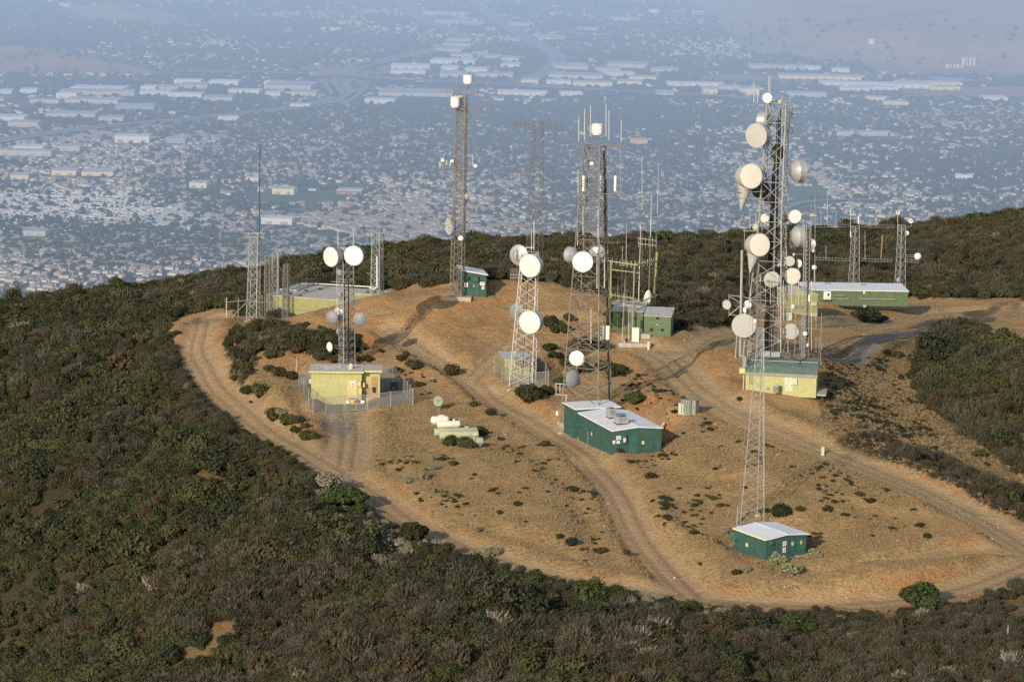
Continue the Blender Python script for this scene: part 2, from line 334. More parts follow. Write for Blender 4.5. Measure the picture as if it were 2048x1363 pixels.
# ------------------------------------------------------------------ mesh builder
class MB:
    def __init__(s): s.v = []; s.f = []; s.mi = []; s.cur = 0
    def quad(s, *p):
        b = len(s.v); s.v += [tuple(q) for q in p]; s.f.append(tuple(range(b, b + len(p)))); s.mi.append(s.cur)
    def box(s, c, d, rz=0.0, rot=None):
        b = len(s.v); cx, cy_, cz = c; hx, hy, hz_ = d[0] / 2, d[1] / 2, d[2] / 2
        q = rot if rot is not None else Matrix.Rotation(rz, 3, 'Z')
        for sx, sy, sz in ((-1,-1,-1),(1,-1,-1),(1,1,-1),(-1,1,-1),(-1,-1,1),(1,-1,1),(1,1,1),(-1,1,1)):
            p = q @ Vector((sx * hx, sy * hy, sz * hz_)); s.v.append((cx + p.x, cy_ + p.y, cz + p.z))
        for f in ((0,3,2,1),(4,5,6,7),(0,1,5,4),(1,2,6,5),(2,3,7,6),(3,0,4,7)): s.f.append(tuple(b + i for i in f)); s.mi.append(s.cur)
        return s
    def tube(s, p0, p1, r, n=5, r2=None, cap=True):
        p0 = Vector(p0); p1 = Vector(p1); d = p1 - p0
        if d.length < 1e-6: return s
        q = d.to_track_quat('Z', 'Y'); r2 = r if r2 is None else r2; b = len(s.v)
        for k in range(n):
            a = 2 * PI * k / n; e = q @ Vector((math.cos(a), math.sin(a), 0)); s.v.append(tuple(p0 + e * r)); s.v.append(tuple(p1 + e * r2))
        for k in range(n):
            k2 = (k + 1) % n; s.f.append((b + 2 * k, b + 2 * k2, b + 2 * k2 + 1, b + 2 * k + 1)); s.mi.append(s.cur)
        if cap:
            s.f.append(tuple(b + 2 * k for k in range(n))[::-1]); s.mi.append(s.cur); s.f.append(tuple(b + 2 * k + 1 for k in range(n))); s.mi.append(s.cur)
        return s
    def lathe(s, prof, n=28, mat=None):
        """prof: (r, z) list about +Z; mat: Matrix"""
        b = len(s.v); m_ = len(prof)
        for k in range(n):
            a = 2 * PI * k / n
            for r, z in prof:
                p = Vector((r * math.cos(a), r * math.sin(a), z)); s.v.append(tuple(mat @ p if mat else p))
        for k in range(n):
            k2 = (k + 1) % n
            for i in range(m_ - 1):
                s.f.append((b + k * m_ + i, b + k2 * m_ + i, b + k2 * m_ + i + 1, b + k * m_ + i + 1)); s.mi.append(s.cur)
        return s
    def build(s, name, mat, parent=None, smooth=False, tag_=None, loc=None):
        me = bpy.data.meshes.new(name); me.from_pydata(s.v, [], s.f)
        for mm in (mat if isinstance(mat, (list, tuple)) else [mat]): me.materials.append(mm)
        if isinstance(mat, (list, tuple)): me.polygons.foreach_set('material_index', s.mi)
        if smooth: me.polygons.foreach_set('use_smooth', [True] * len(me.polygons)); 
        me.update()
        if smooth:
            try: me.set_sharp_from_angle(angle=R(35))
            except Exception: pass
        o = bpy.data.objects.new(name, me); COL.objects.link(o)
        if parent is not None: o.parent = parent
        if loc is not None: o.location = loc
        if tag_: tag(o, *tag_)
        return o
def tag(o, label=None, cat=None, group=None, kind=None):
    if label: o['label'] = label
    if cat: o['category'] = cat
    if group: o['group'] = group
    if kind: o['kind'] = kind
    return o
def empty(name, loc, label, cat, group=None, rz=0.0, quat=None):
    o = bpy.data.objects.new(name, None); COL.objects.link(o); o.location = loc; o.empty_display_size = 0.3
    if quat is not None: o.rotation_mode = 'QUATERNION'; o.rotation_quaternion = quat
    else: o.rotation_euler = (0, 0, rz)
    return tag(o, label, cat, group)
def copy_tree(o, parent=None):
    c = o.copy(); COL.objects.link(c); c.parent = parent
    for ch in list(o.children): copy_tree(ch, c)
    return c
def lettering(name, text, size, mat, parent, loc, rot, ext=0.004, width=None):
    cu = bpy.data.curves.new('lettering', 'FONT'); cu.body = text; cu.size = size; cu.align_x = 'CENTER'; cu.align_y = 'CENTER'; cu.resolution_u = 2; cu.space_line = 0.9
    t = bpy.data.objects.new('tmp', cu); COL.objects.link(t)
    dg = bpy.context.evaluated_depsgraph_get(); me = bpy.data.meshes.new_from_object(t.evaluated_get(dg)); bpy.data.objects.remove(t)
    me.materials.clear(); me.materials.append(mat)
    o = bpy.data.objects.new(name, me); COL.objects.link(o); o.parent = parent; o.location = loc; o.rotation_euler = rot
    return o

# ------------------------------------------------------------------ hilltop ground mesh
CLEAR = [(325,652),(345,640),(380,630),(440,618),(520,632),(560,640),(640,600),(700,592),(760,582),(800,578),(850,570),(900,564),(1000,560),(1100,564),(1160,580),(1220,590),(1225,655),(1345,668),
 (1395,650),(1420,655),(1455,662),(1485,648),(1500,600),(1560,612),(1640,600),(1830,596),(1900,597),(2300,598),(2300,720),(2048,696),(1985,676),(1960,668),(1930,656),(1885,656),(1860,668),(1852,690),(1835,720),
 (1828,745),(1850,790),(1840,800),(1880,830),(1960,890),(2060,960),(2300,1100),(2300,1180),(2060,1165),(1960,1190),(1900,1204),(1840,1212),(1700,1222),(1560,1218),(1400,1203),(1290,1180),(1180,1160),(1080,1138),(1000,1112),(920,1080),
 (860,1056),(800,1018),(745,968),(690,944),(640,932),(600,905),(560,878),(520,850),(470,820),(440,790),(425,765),(410,735),(395,712),(375,688),(352,670)]
VEGP = [  # brush patches inside the clearing
 [(455,668),(520,655),(600,650),(650,665),(720,680),(735,705),(700,715),(600,700),(520,700),(480,780),(455,740)],
 [(1660,880),(1720,868),(1800,890),(1900,920),(1990,965),(2120,1020),(2120,1075),(2000,1022),(1900,965),(1800,930),(1700,905)],
]
GRASSP = [ [(700,800),(960,800),(1120,880),(1230,960),(1300,1160),(1100,1130),(900,1060),(760,960),(690,900)], [(1240,900),(1480,840),(1700,930),(1900,1040),(1950,1120),(1700,1160),(1400,1170),(1290,1040)],
 # drier tan grass rather than bare orange soil
 [(1640,720),(1850,690),(1850,800),(2048,960),(2048,1020),(1800,920),(1660,860),(1640,790)],
 [(840,1000),(1180,1060),(1300,1160),(1100,1130),(900,1060)],
 [(1380,1000),(1900,1060),(1940,1110),(1700,1150),(1560,1190),(1400,1160),(1330,1080)],
 [(560,730),(620,730),(600,820),(540,800),(500,760)],
]
BARE = [[(405,1270),(440,1235),(505,1222),(500,1250),(440,1300),(370,1345),(350,1363),(300,1363),(330,1340)],[(380,945),(440,925),(450,960),(430,985),(395,965)],[(1990,1190),(2100,1180),(2100,1260),(2010,1240)],[(1740,1225),(1800,1215),(1800,1245)]]
def dist_field(x, y, z):
    px, py = project(x, y, z); return px, py
def build_ground():
    nu, nv = 760, 620
    u = np.linspace(-0.36, 0.36, nu)
    d = np.concatenate([np.linspace(40, 235, 30, endpoint=False), 235 * (960 / 235) ** np.linspace(0, 1, nv), np.linspace(985, 3200, 60)])
    U, D = np.meshgrid(u, d, indexing='ij'); X = U * D; Y = D
    inside = (Y >= 201) & (Y < 959) & (np.abs(X) < 261)
    Z = np.where(inside, glook(HG, X, Y), 0)
    nz = ~inside; Z[nz] = base_height(X[nz], Y[nz])
    e = sstep(190, 205, Y) * (1 - sstep(235, 239, np.abs(X))); 
    X0, Y0 = X, Y
    px, py = project(X, Y, Z)
    # wobble the mask borders
    wx = (fbm(X, Y, 6, 77, 3) - 0.5); wy = (fbm(X, Y, 6, 87, 3) - 0.5)
    clear = in_poly(px + wx * 55, py + wy * 22, CLEAR).astype(float)
    for P in BARE: clear = np.maximum(clear, in_poly(px + wx * 50, py + wy * 26, P).astype(float) * .5)
    veg = np.zeros_like(px)
    for P in VEGP: veg = np.maximum(veg, in_poly(px + wx * 30, py + wy * 14, P).astype(float))
    gr = np.zeros_like(px)
    for P in GRASSP: gr = np.maximum(gr, in_poly(px + wx * 120, py + wy * 60, P).astype(float))
    rd = np.full(X.shape, 1e9); rc = np.full(X.shape, 1e9)
    sel = (Y < 700) & (Y > 230)
    for L, hw in ROADS:
        s_ = seg_dist(X[sel], Y[sel], L); rd[sel] = np.minimum(rd[sel], s_ - hw); rc[sel] = np.minimum(rc[sel], np.where(s_ < hw + 1, s_, 1e9))
    gv = np.full(X.shape, 1e9); gv[sel] = seg_dist(X[sel], Y[sel], GRAVL) - GRAVPX[1]
    yard = in_poly(px, py, [(598,770),(612,742),(770,738),(828,782),(826,806),(700,816),(640,826),(625,826)]) | in_poly(px + wx * 40, py + wy * 20, [(620,826),(700,812),(735,812),(700,845),(690,880),(650,850)])
    edge = (fbm(X, Y, 2.5, 5, 3) - 0.5) * 1.6
    road = 1 - sstep(-0.5, 1.0, rd + edge)
    ruts = np.exp(-((rc - 0.85) / 0.32) ** 2) * road
    grav = np.maximum((1 - sstep(-0.3, 0.8, gv + edge)), yard.astype(float) * 0.9)
    dryp = in_poly(px + wx * 60, py + wy * 30, [(1640,700),(1850,672),(1862,760),(1880,830),(1980,900),(2070,980),(2070,1040),(1900,960),(1760,895),(1655,870),(1640,790)])
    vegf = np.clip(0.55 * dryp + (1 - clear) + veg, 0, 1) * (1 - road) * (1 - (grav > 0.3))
    fine = (vnoise(X, Y, 0.9, 41) - 0.5) * 0.10 + (vnoise(X, Y, 0.45, 42) - 0.5) * 0.05
    Z = Z + np.where(inside, fine * (1 - 0.6 * road) - ruts * 0.12, 0)
    n = X.size; idx = np.arange(n).reshape(X.shape)
    q = np.stack([idx[:-1, :-1], idx[1:, :-1], idx[1:, 1:], idx[:-1, 1:]], -1).reshape(-1, 4)
    me = bpy.data.meshes.new('hilltop_ground'); me.vertices.add(n); me.vertices.foreach_set('co', np.stack([X, Y, Z], -1).astype(np.float32).ravel())
    me.loops.add(q.size); me.loops.foreach_set('vertex_index', q.astype(np.int32).ravel())
    me.polygons.add(len(q)); me.polygons.foreach_set('loop_start', np.arange(0, q.size, 4, dtype=np.int32)); me.update(calc_edges=True)
    me.polygons.foreach_set('use_smooth', np.ones(len(q), bool))
    a = me.attributes.new('mask', 'FLOAT_COLOR', 'POINT'); a.data.foreach_set('color', np.stack([road, vegf, grav, gr], -1).astype(np.float32).ravel())
    a = me.attributes.new('ruts', 'FLOAT', 'POINT'); a.data.foreach_set('value', ruts.astype(np.float32).ravel())
    a = me.attributes.new('across', 'FLOAT', 'POINT'); a.data.foreach_set('value', np.minimum(rc, 20).astype(np.float32).ravel())
    me.validate()
    o = bpy.data.objects.new('ground', me); COL.objects.link(o); tag(o, kind='structure', label='orange dirt hilltop ground with tracks and scrub slopes')
    m, n_, b = new_mat('hilltop soil'); at = nd(n_, 'ShaderNodeAttribute', attribute_name='mask'); sp = nd(n_, 'ShaderNodeSeparateColor'); n_.links.new(at.outputs['Color'], sp.inputs[0])
    ar = nd(n_, 'ShaderNodeAttribute', attribute_name='ruts')
    P = nd(n_, 'ShaderNodeNewGeometry').outputs['Position']
    nA = noise(n_, 0.045, 6, 0.6, P); nB = noise(n_, 0.30, 7, 0.7, P); nC = noise(n_, 2.2, 6, 0.75, P); nD = noise(n_, 7.0, 3, 0.7, P)
    soil = ramp(n_, nA.outputs[0], [(0.30, (0.52, 0.242, 0.098)), (0.5, (0.50, 0.285, 0.126)), (0.7, (0.46, 0.315, 0.150))])
    soil = mix(n_, ramp(n_, nB.outputs[0], [(0.42, (0, 0, 0)), (0.62, (1, 1, 1))]), soil, (0.44, 0.315, 0.155))
    soil = mix(n_, mth(n_, 'MULTIPLY', ramp(n_, nC.outputs[0], [(0.52, (0, 0, 0)), (0.68, (1, 1, 1))]), 0.6), soil, (0.20, 0.12, 0.06))
    gcol = mix(n_, nB.outputs[0], (0.46, 0.31, 0.145), (0.37, 0.265, 0.135))
    soil = mix(n_, mth(n_, 'MULTIPLY', at.outputs['Alpha'], 0.85), soil, gcol)
    nE = noise(n_, .11, 6, .75, P, 1.2); soil = mix(n_, mth(n_, 'MULTIPLY', ramp(n_, nE.outputs[0], [(.50, (0, 0, 0)), (.60, (1, 1, 1))]), .6), soil, (0.27, 0.185, 0.10)); soil = mix(n_, mth(n_, 'MULTIPLY', ramp(n_, nE.outputs[0], [(.34, (1, 1, 1)), (.43, (0, 0, 0))]), .6), soil, (0.52, 0.33, 0.17))
    # pale stones and dark litter specks
    soil = mix(n_, ramp(n_, nD.outputs[0], [(0.68, (0, 0, 0)), (0.74, (1, 1, 1))]), soil, (0.50, 0.36, 0.22))
    soil = mix(n_, ramp(n_, nD.outputs[0], [(0.30, (0.7, 0.7, 0.7)), (0.38, (0, 0, 0))]), soil, (0.13, 0.085, 0.045))
    mpv = nd(n_, 'ShaderNodeMapping'); n_.links.new(P, mpv.inputs[0])
    rcol = mix(n_, nB.outputs[0], (0.56, 0.40, 0.215), (0.63, 0.475, 0.275))
    rcol = mix(n_, mth(n_, 'MULTIPLY', nC.outputs[0], 0.45), rcol, (0.30, 0.165, 0.08))
    rcol = mix(n_, mth(n_, 'MULTIPLY', ar.outputs['Fac'], 0.75), rcol, (0.27, 0.175, 0.10))
    aa = nd(n_, 'ShaderNodeAttribute', attribute_name='across'); cxn = nd(n_, 'ShaderNodeCombineXYZ'); n_.links.new(mth(n_, 'MULTIPLY', aa.outputs['Fac'], 3.2), cxn.inputs[0]); n_.links.new(mth(n_, 'MULTIPLY', nB.outputs[0], 2.0), cxn.inputs[1])
    st = noise(n_, 1.0, 4, .7, cxn.outputs[0]); rcol = mix(n_, mth(n_, 'MULTIPLY', ramp(n_, st.outputs[0], [(.42, (0, 0, 0)), (.62, (1, 1, 1))]), .55), rcol, (0.38, 0.25, 0.135))
    c = mix(n_, sp.outputs[0], soil, rcol)
    gvc = mix(n_, nC.outputs[0], (0.20, 0.185, 0.16), (0.30, 0.27, 0.225))
    c = mix(n_, mth(n_, 'MULTIPLY', sp.outputs[2], ramp(n_, nB.outputs[0], [(0.3, (0.35, 0.35, 0.35)), (0.6, (1, 1, 1))])), c, gvc)
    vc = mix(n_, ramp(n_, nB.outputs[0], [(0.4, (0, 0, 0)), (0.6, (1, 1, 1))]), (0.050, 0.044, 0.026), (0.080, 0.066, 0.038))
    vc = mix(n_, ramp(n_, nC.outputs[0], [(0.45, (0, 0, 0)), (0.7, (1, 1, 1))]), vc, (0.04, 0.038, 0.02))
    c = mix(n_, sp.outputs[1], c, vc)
    n_.links.new(c, b.inputs['Base Color']); b.inputs['Roughness'].default_value = 0.95; b.inputs['Specular IOR Level'].default_value = 0.1
    h = mth(n_, 'ADD', mth(n_, 'MULTIPLY', nC.outputs[0], 1.0), mth(n_, 'MULTIPLY', nD.outputs[0], 0.35))
    h = mth(n_, 'ADD', h, mth(n_, 'MULTIPLY', nB.outputs[0], 2.2))
    bump(n_, b, h, 0.9, 0.5)
    me.materials.append(m)
    return o
GROUND = build_ground()

# ------------------------------------------------------------------ brush: variants and scattered cover
def leaf_mat(name, cols, hue_noise=0.5, spec=0.2, scale=0.12, trans=0.0):
    if 'brush' in name or 'fresh' in name: cols = [tuple(v * .84 for v in cc) for cc in cols]
    m, n, b = new_mat(name)
    oi = nd(n, 'ShaderNodeObjectInfo'); P = nd(n, 'ShaderNodeNewGeometry').outputs['Position']; tc = nd(n, 'ShaderNodeTexCoord').outputs['Object']
    big = noise(n, scale, 4, 0.6, P); sm = noise(n, 2.6, 3, 0.7, tc)
    f = mth(n, 'ADD', mth(n, 'MULTIPLY', oi.outputs['Random'], 0.55), mth(n, 'MULTIPLY', big.outputs[0], 0.45))
    c = ramp(n, f, [(0.15 + 0.7 * i / max(1, len(cols) - 1), cc) for i, cc in enumerate(cols)])
    c = mix(n, mth(n, 'MULTIPLY', ramp(n, sm.outputs[0], [(0.4, (0, 0, 0)), (0.65, (1, 1, 1))]), 0.5), c, mix(n, 1.0, c, (0.52, 0.5, 0.48), 'MULTIPLY'))
    n.links.new(c, b.inputs['Base Color']); b.inputs['Roughness'].default_value = 0.75; b.inputs['Specular IOR Level'].default_value = spec
    return m
L = {}
L['olive'] = leaf_mat('olive brush leaves', [(0.052, 0.058, 0.020), (0.082, 0.085, 0.030), (0.064, 0.068, 0.030), (0.100, 0.097, 0.038)])
L['dark'] = leaf_mat('dark green brush leaves', [(0.034, 0.042, 0.019), (0.050, 0.058, 0.024), (0.046, 0.052, 0.027)])
L['grey'] = leaf_mat('grey brown twiggy brush', [(0.072, 0.068, 0.044), (0.112, 0.103, 0.070), (0.082, 0.076, 0.042), (0.136, 0.124, 0.092)])
L['rust'] = leaf_mat('rust brown dry brush', [(0.075, 0.056, 0.027), (0.096, 0.070, 0.032), (0.070, 0.060, 0.030)])
L['sage'] = leaf_mat('pale sage leaves', [(0.19, 0.19, 0.135), (0.25, 0.235, 0.16), (0.17, 0.17, 0.11)])
L['bright'] = leaf_mat('fresh green leaves', [(0.052, 0.076, 0.021), (0.072, 0.094, 0.028), (0.044, 0.064, 0.020)])
L['grass'] = leaf_mat('dry golden grass', [(0.33, 0.235, 0.115), (0.39, 0.285, 0.15), (0.27, 0.19, 0.095)], scale=0.3)
L['cactus'] = leaf_mat('grey green cactus pads', [(0.16, 0.20, 0.11), (0.22, 0.25, 0.13), (0.25, 0.25, 0.12)])
L['deadwood'] = leaf_mat('bleached dead twigs', [(0.25, 0.21, 0.15), (0.19, 0.16, 0.12)])

def bush_mesh(name, mat, seed, kind='leaf', n=620, size=0.15, lobes=7, flat=0.75, core=True):
    rg = np.random.default_rng(seed); V = []; Fc = []
    # unit bush: radius about 1, height about flat*1.2
    lob = []
    for i in range(lobes):
        a = rg.uniform(0, 2 * PI); r = rg.uniform(0.15, 0.68) if i else 0; rr = rg.uniform(0.34, 0.58)
        lob.append((r * math.cos(a), r * math.sin(a), rg.uniform(0.25, 0.62) * flat * (1.15 - 0.5 * r) + 0.05, rr))
    def quad(c, nrm, up, sx, sy):
        t = np.cross(nrm, up); t /= np.linalg.norm(t) + 1e-9; bt = np.cross(nrm, t)
        b = len(V)
        for (p, q) in ((-0.5, -0.4), (0.5, -0.5), (0.35, 0.5), (-0.4, 0.45)): V.append(c + t * p * sx + bt * q * sy)
        Fc.append((b, b + 1, b + 2, b + 3))
    if core:
        for (x, y, z, r) in lob:     # dark inner mass made of big leaf planes
            for k in range(9):
                nrm = rg.normal(size=3); nrm /= np.linalg.norm(nrm)
                quad(np.array([x, y, z * 0.8]) + nrm * r * 0.42, nrm, rg.normal(size=3), r * 0.85, r * 0.85)
    for k in range(n):
        x, y, z, r = lob[rg.integers(len(lob))]
        dr = rg.normal(size=3); dr[2] = abs(dr[2]) * 0.9 - 0.15; dr /= np.linalg.norm(dr)
        if kind == 'leaf':
            c = np.array([x, y, z]) + dr * r * rg.uniform(0.72, 1.08); c[2] = max(c[2], 0.02)
            nrm = dr * 0.9 + rg.normal(size=3) * 0.55; nrm /= np.linalg.norm(nrm)
            s = size * rg.uniform(0.6, 1.35); quad(c, nrm, rg.normal(size=3), s, s * rg.uniform(0.6, 1.1))
        else:  # twig: thin upright blade radiating from the middle
            c = np.array([x, y, z]) + dr * r * rg.uniform(0.55, 1.1); c[2] = max(c[2], 0.04)
            d = np.array([c[0] * 0.75, c[1] * 0.75, 0.75]) + rg.normal(size=3) * 0.28; d /= np.linalg.norm(d)
            ln = size * rg.uniform(1.3, 3.0); wd = size * rg.uniform(0.18, 0.34)
            s = np.cross(d, rg.normal(size=3)); s /= np.linalg.norm(s) + 1e-9
            b = len(V); V += [c - d * ln / 2 - s * wd, c - d * ln / 2 + s * wd, c + d * ln / 2 + s * wd * 0.3, c + d * ln / 2 - s * wd * 0.3]; Fc.append((b, b + 1, b + 2, b + 3))
    me = bpy.data.meshes.new(name); me.from_pydata([tuple(v) for v in V], [], Fc); me.materials.append(mat); me.update(); return me
BUSH = []
def addb(*a, **k): BUSH.append(bush_mesh(*a, **k))
addb('brush_mesh', L['olive'], 1, n=900, size=0.125); addb('brush_mesh', L['olive'], 2, n=900, size=0.115, flat=0.9); addb('brush_mesh', L['dark'], 3, n=950, size=0.12, flat=0.95)
addb('brush_mesh', L['dark'], 4, n=900, size=0.12, lobes=8); addb('brush_mesh', L['grey'], 5, 'twig', 1100, 0.13, 8); addb('brush_mesh', L['grey'], 6, 'twig', 1100, 0.12, 9, 0.9)
addb('brush_mesh', L['grey'], 7, 'twig', 1000, 0.14, 7, 0.7); addb('brush_mesh', L['rust'], 8, 'twig', 700, 0.16, 7); addb('brush_mesh', L['sage'], 9, 'leaf', 420, 0.11, 9, 0.7)
addb('brush_mesh', L['bright'], 10, n=900, size=0.12, flat=0.9); addb('brush_mesh', L['deadwood'], 11, 'twig', 200, 0.2, 5, 0.8, False); addb('brush_mesh', L['rust'], 12, 'leaf', 480, 0.16, 6)
def grass_mesh(seed, mat, n=60, h=1.0):
    rg = np.random.default_rng(seed); V = []; Fc = []
    for k in range(n):
        a = rg.uniform(0, 2 * PI); r = rg.uniform(0, 0.8); c = np.array([r * math.cos(a), r * math.sin(a), 0]); d = np.array([rg.normal() * 0.35, rg.normal() * 0.35, rg.uniform(0.5, 1.0)]) * h
        s = np.array([math.cos(a + 1), math.sin(a + 1), 0]) * rg.uniform(0.025, 0.06); b = len(V); V += [c - s, c + s, c + d]; Fc.append((b, b + 1, b + 2))
    me = bpy.data.meshes.new('grass_tuft'); me.from_pydata([tuple(v) for v in V], [], Fc); me.materials.append(mat); me.update(); return me
GRASS = [grass_mesh(21, L['grass']), grass_mesh(22, L['grass'], 80, 0.8), grass_mesh(23, L['grass'], 46, 1.25)]
def variants(meshes, name):
    c = bpy.data.collections.new(name)
    for i, me in enumerate(meshes):
        o = bpy.data.objects.new('%s_%02d' % (name, i), me); c.objects.link(o)
    return c
def scatter(name, P, sc, rz, vi, coll, label, extra=None):
    me = bpy.data.meshes.new(name); n = len(P); me.vertices.add(n); me.vertices.foreach_set('co', np.asarray(P, np.float32).ravel())
    for nm, tp, arr in (('vscale', 'FLOAT_VECTOR', sc), ('vrot', 'FLOAT', rz), ('vidx', 'INT', vi)):
        a = me.attributes.new(nm, tp, 'POINT'); a.data.foreach_set('vector' if tp == 'FLOAT_VECTOR' else 'value', np.asarray(arr, np.int32 if tp == 'INT' else np.float32).ravel())
    o = bpy.data.objects.new(name, me); COL.objects.link(o); tag(o, label, kind='stuff')
    ng = bpy.data.node_groups.new(name + '_scatter', 'GeometryNodeTree'); ng.interface.new_socket('Geometry', in_out='INPUT', socket_type='NodeSocketGeometry'); ng.interface.new_socket('Geometry', in_out='OUTPUT', socket_type='NodeSocketGeometry')
    N = ng.nodes; gi = N.new('NodeGroupInput'); go = N.new('NodeGroupOutput'); ip = N.new('GeometryNodeInstanceOnPoints'); ci = N.new('GeometryNodeCollectionInfo')
    ci.inputs['Collection'].default_value = coll; ci.inputs['Separate Children'].default_value = True; ci.inputs['Reset Children'].default_value = True
    def att(nm, tp):
        x = N.new('GeometryNodeInputNamedAttribute'); x.data_type = tp; x.inputs['Name'].default_value = nm; return x.outputs['Attribute']
    lk = ng.links; lk.new(gi.outputs[0], ip.inputs['Points']); lk.new(ci.outputs[0], ip.inputs['Instance']); ip.inputs['Pick Instance'].default_value = True
    lk.new(att('vidx', 'INT'), ip.inputs['Instance Index']); cx = N.new('ShaderNodeCombineXYZ'); lk.new(att('vrot', 'FLOAT'), cx.inputs[2]); lk.new(cx.outputs[0], ip.inputs['Rotation'])
    lk.new(att('vscale', 'FLOAT_VECTOR'), ip.inputs['Scale']); lk.new(ip.outputs[0], go.inputs[0])
    md = o.modifiers.new('scatter', 'NODES'); md.node_group = ng
    return o
BUSHC = variants(BUSH, 'brush'); GRASSC = variants(GRASS, 'tuft')
def road_clear(x, y):
    d = np.full(np.shape(x), 1e9)
    for Ln, hw in ROADS: d = np.minimum(d, seg_dist(x, y, Ln) - hw)
    return np.minimum(d, seg_dist(x, y, GRAVL) - GRAVPX[1])
KEEP_OUT = []   # (x, y, r) of built things; filled before the scatter runs
def keep(x, y):
    k = np.ones(np.shape(x), bool)
    for a, b, r in KEEP_OUT: k &= (np.hypot(x - a, y - b) > r)
    return k
def chaparral():
    pts = []
    y = 238.0
    while y < 860:
        step = 1.12 * (y / 330) ** 0.8
        hw = y * 0.255
        xs = np.arange(-hw, hw, step); pts.append(np.stack([xs + RNG.uniform(-0.5, 0.5, len(xs)) * step, np.full(len(xs), y) + RNG.uniform(-0.5, 0.5, len(xs)) * step * 1.15], 1)); y += step * 1.15
    P = np.concatenate(pts); x, y = P[:, 0], P[:, 1]; z = glook(HG, x, y); px, py = project(x, y, z)
    wx = (fbm(x, y, 6, 77, 3) - 0.5); wy = (fbm(x, y, 6, 87, 3) - 0.5)
    inc = in_poly(px + wx * 55, py + wy * 22, CLEAR)
    veg = ~inc
    for Q in VEGP: veg |= in_poly(px + wx * 30, py + wy * 14, Q)
    k = veg & (road_clear(x, y) > 1.3) & (py < 1480) & (py > 380) & keep(x, y)
    for Q in BARE: k &= ~(in_poly(px, py, Q) & (RNG.random(len(x)) < 0.85))
    lowcov = fbm(x, y, 14, 301, 3); k &= (RNG.random(len(x)) < np.where(lowcov < 0.36, 0.6, 0.97))
    x, y, z, px, py = x[k], y[k], z[k], px[k], py[k]; n = len(x)
    # kind of plant follows patches
    a = fbm(x, y, 20, 501, 4, 0.6); b = fbm(x, y, 12, 601, 4, 0.6); r = RNG.random(n); nb = fbm(x, y, 4.5, 701, 2)
    green = np.clip(0.55 - (px - 500) / 1700 + (a - 0.5) * 2.6 + (nb - 0.5) * 2.0, 0, 1)
    right = in_poly(px, py, [(1830,640),(2100,640),(2100,960),(1830,760)])
    back = py < 600
    green = np.where(back, np.clip(0.42 + (a - 0.5) * 2 + (nb - 0.5) * 1.6, 0, 1), green); green = np.where(right, np.clip(0.62 + (nb - 0.5) * 2, 0, 1), green)
    g = r < green; vi = np.zeros(n, int); q = RNG.random(n)
    vi[g] = np.where(q[g] < 0.30, 0, np.where(q[g] < 0.58, 1, np.where(q[g] < 0.78, 2, np.where(q[g] < 0.975, 3, 9))))
    h = ~g; vi[h] = np.where(q[h] < 0.30, 4, np.where(q[h] < 0.58, 5, np.where(q[h] < 0.78, 6, np.where(q[h] < 0.89, 7, np.where(q[h] < 0.975, 11, 10)))))
    rc = road_clear(x, y); sg = (rc < 9) & (py > 900) & (px > 620) & (px < 1450) & (b > 0.5) & (q < 0.75); vi[sg] = 8
    s = RNG.uniform(0.55, 1.35, n) * (0.85 + 0.6 * a) * np.where(py > 650, 1.22, 1.05) * (y / 360) ** 0.45
    s = np.where(RNG.random(n) < 0.06, s * 1.6, s); s = np.where(vi == 8, s * 0.7, s); s = np.where(rc < 3.5, s * 0.5, np.where(rc < 7, s * 0.75, s))
    low = in_poly(px, py, VEGP[1]); s = np.where(low, s * 0.78, s); s = np.where((py > 1190) & (px > 1350), s * 0.72, s)
    sc = np.stack([s, s, s * RNG.uniform(0.75, 1.25, n)], 1)
    scatter('chaparral_brush', np.stack([x, y, z - 0.08], 1), sc, RNG.uniform(0, 6.28, n), vi, BUSHC, 'dense dark green and grey brown brush covering the slopes'); print('brush', n)
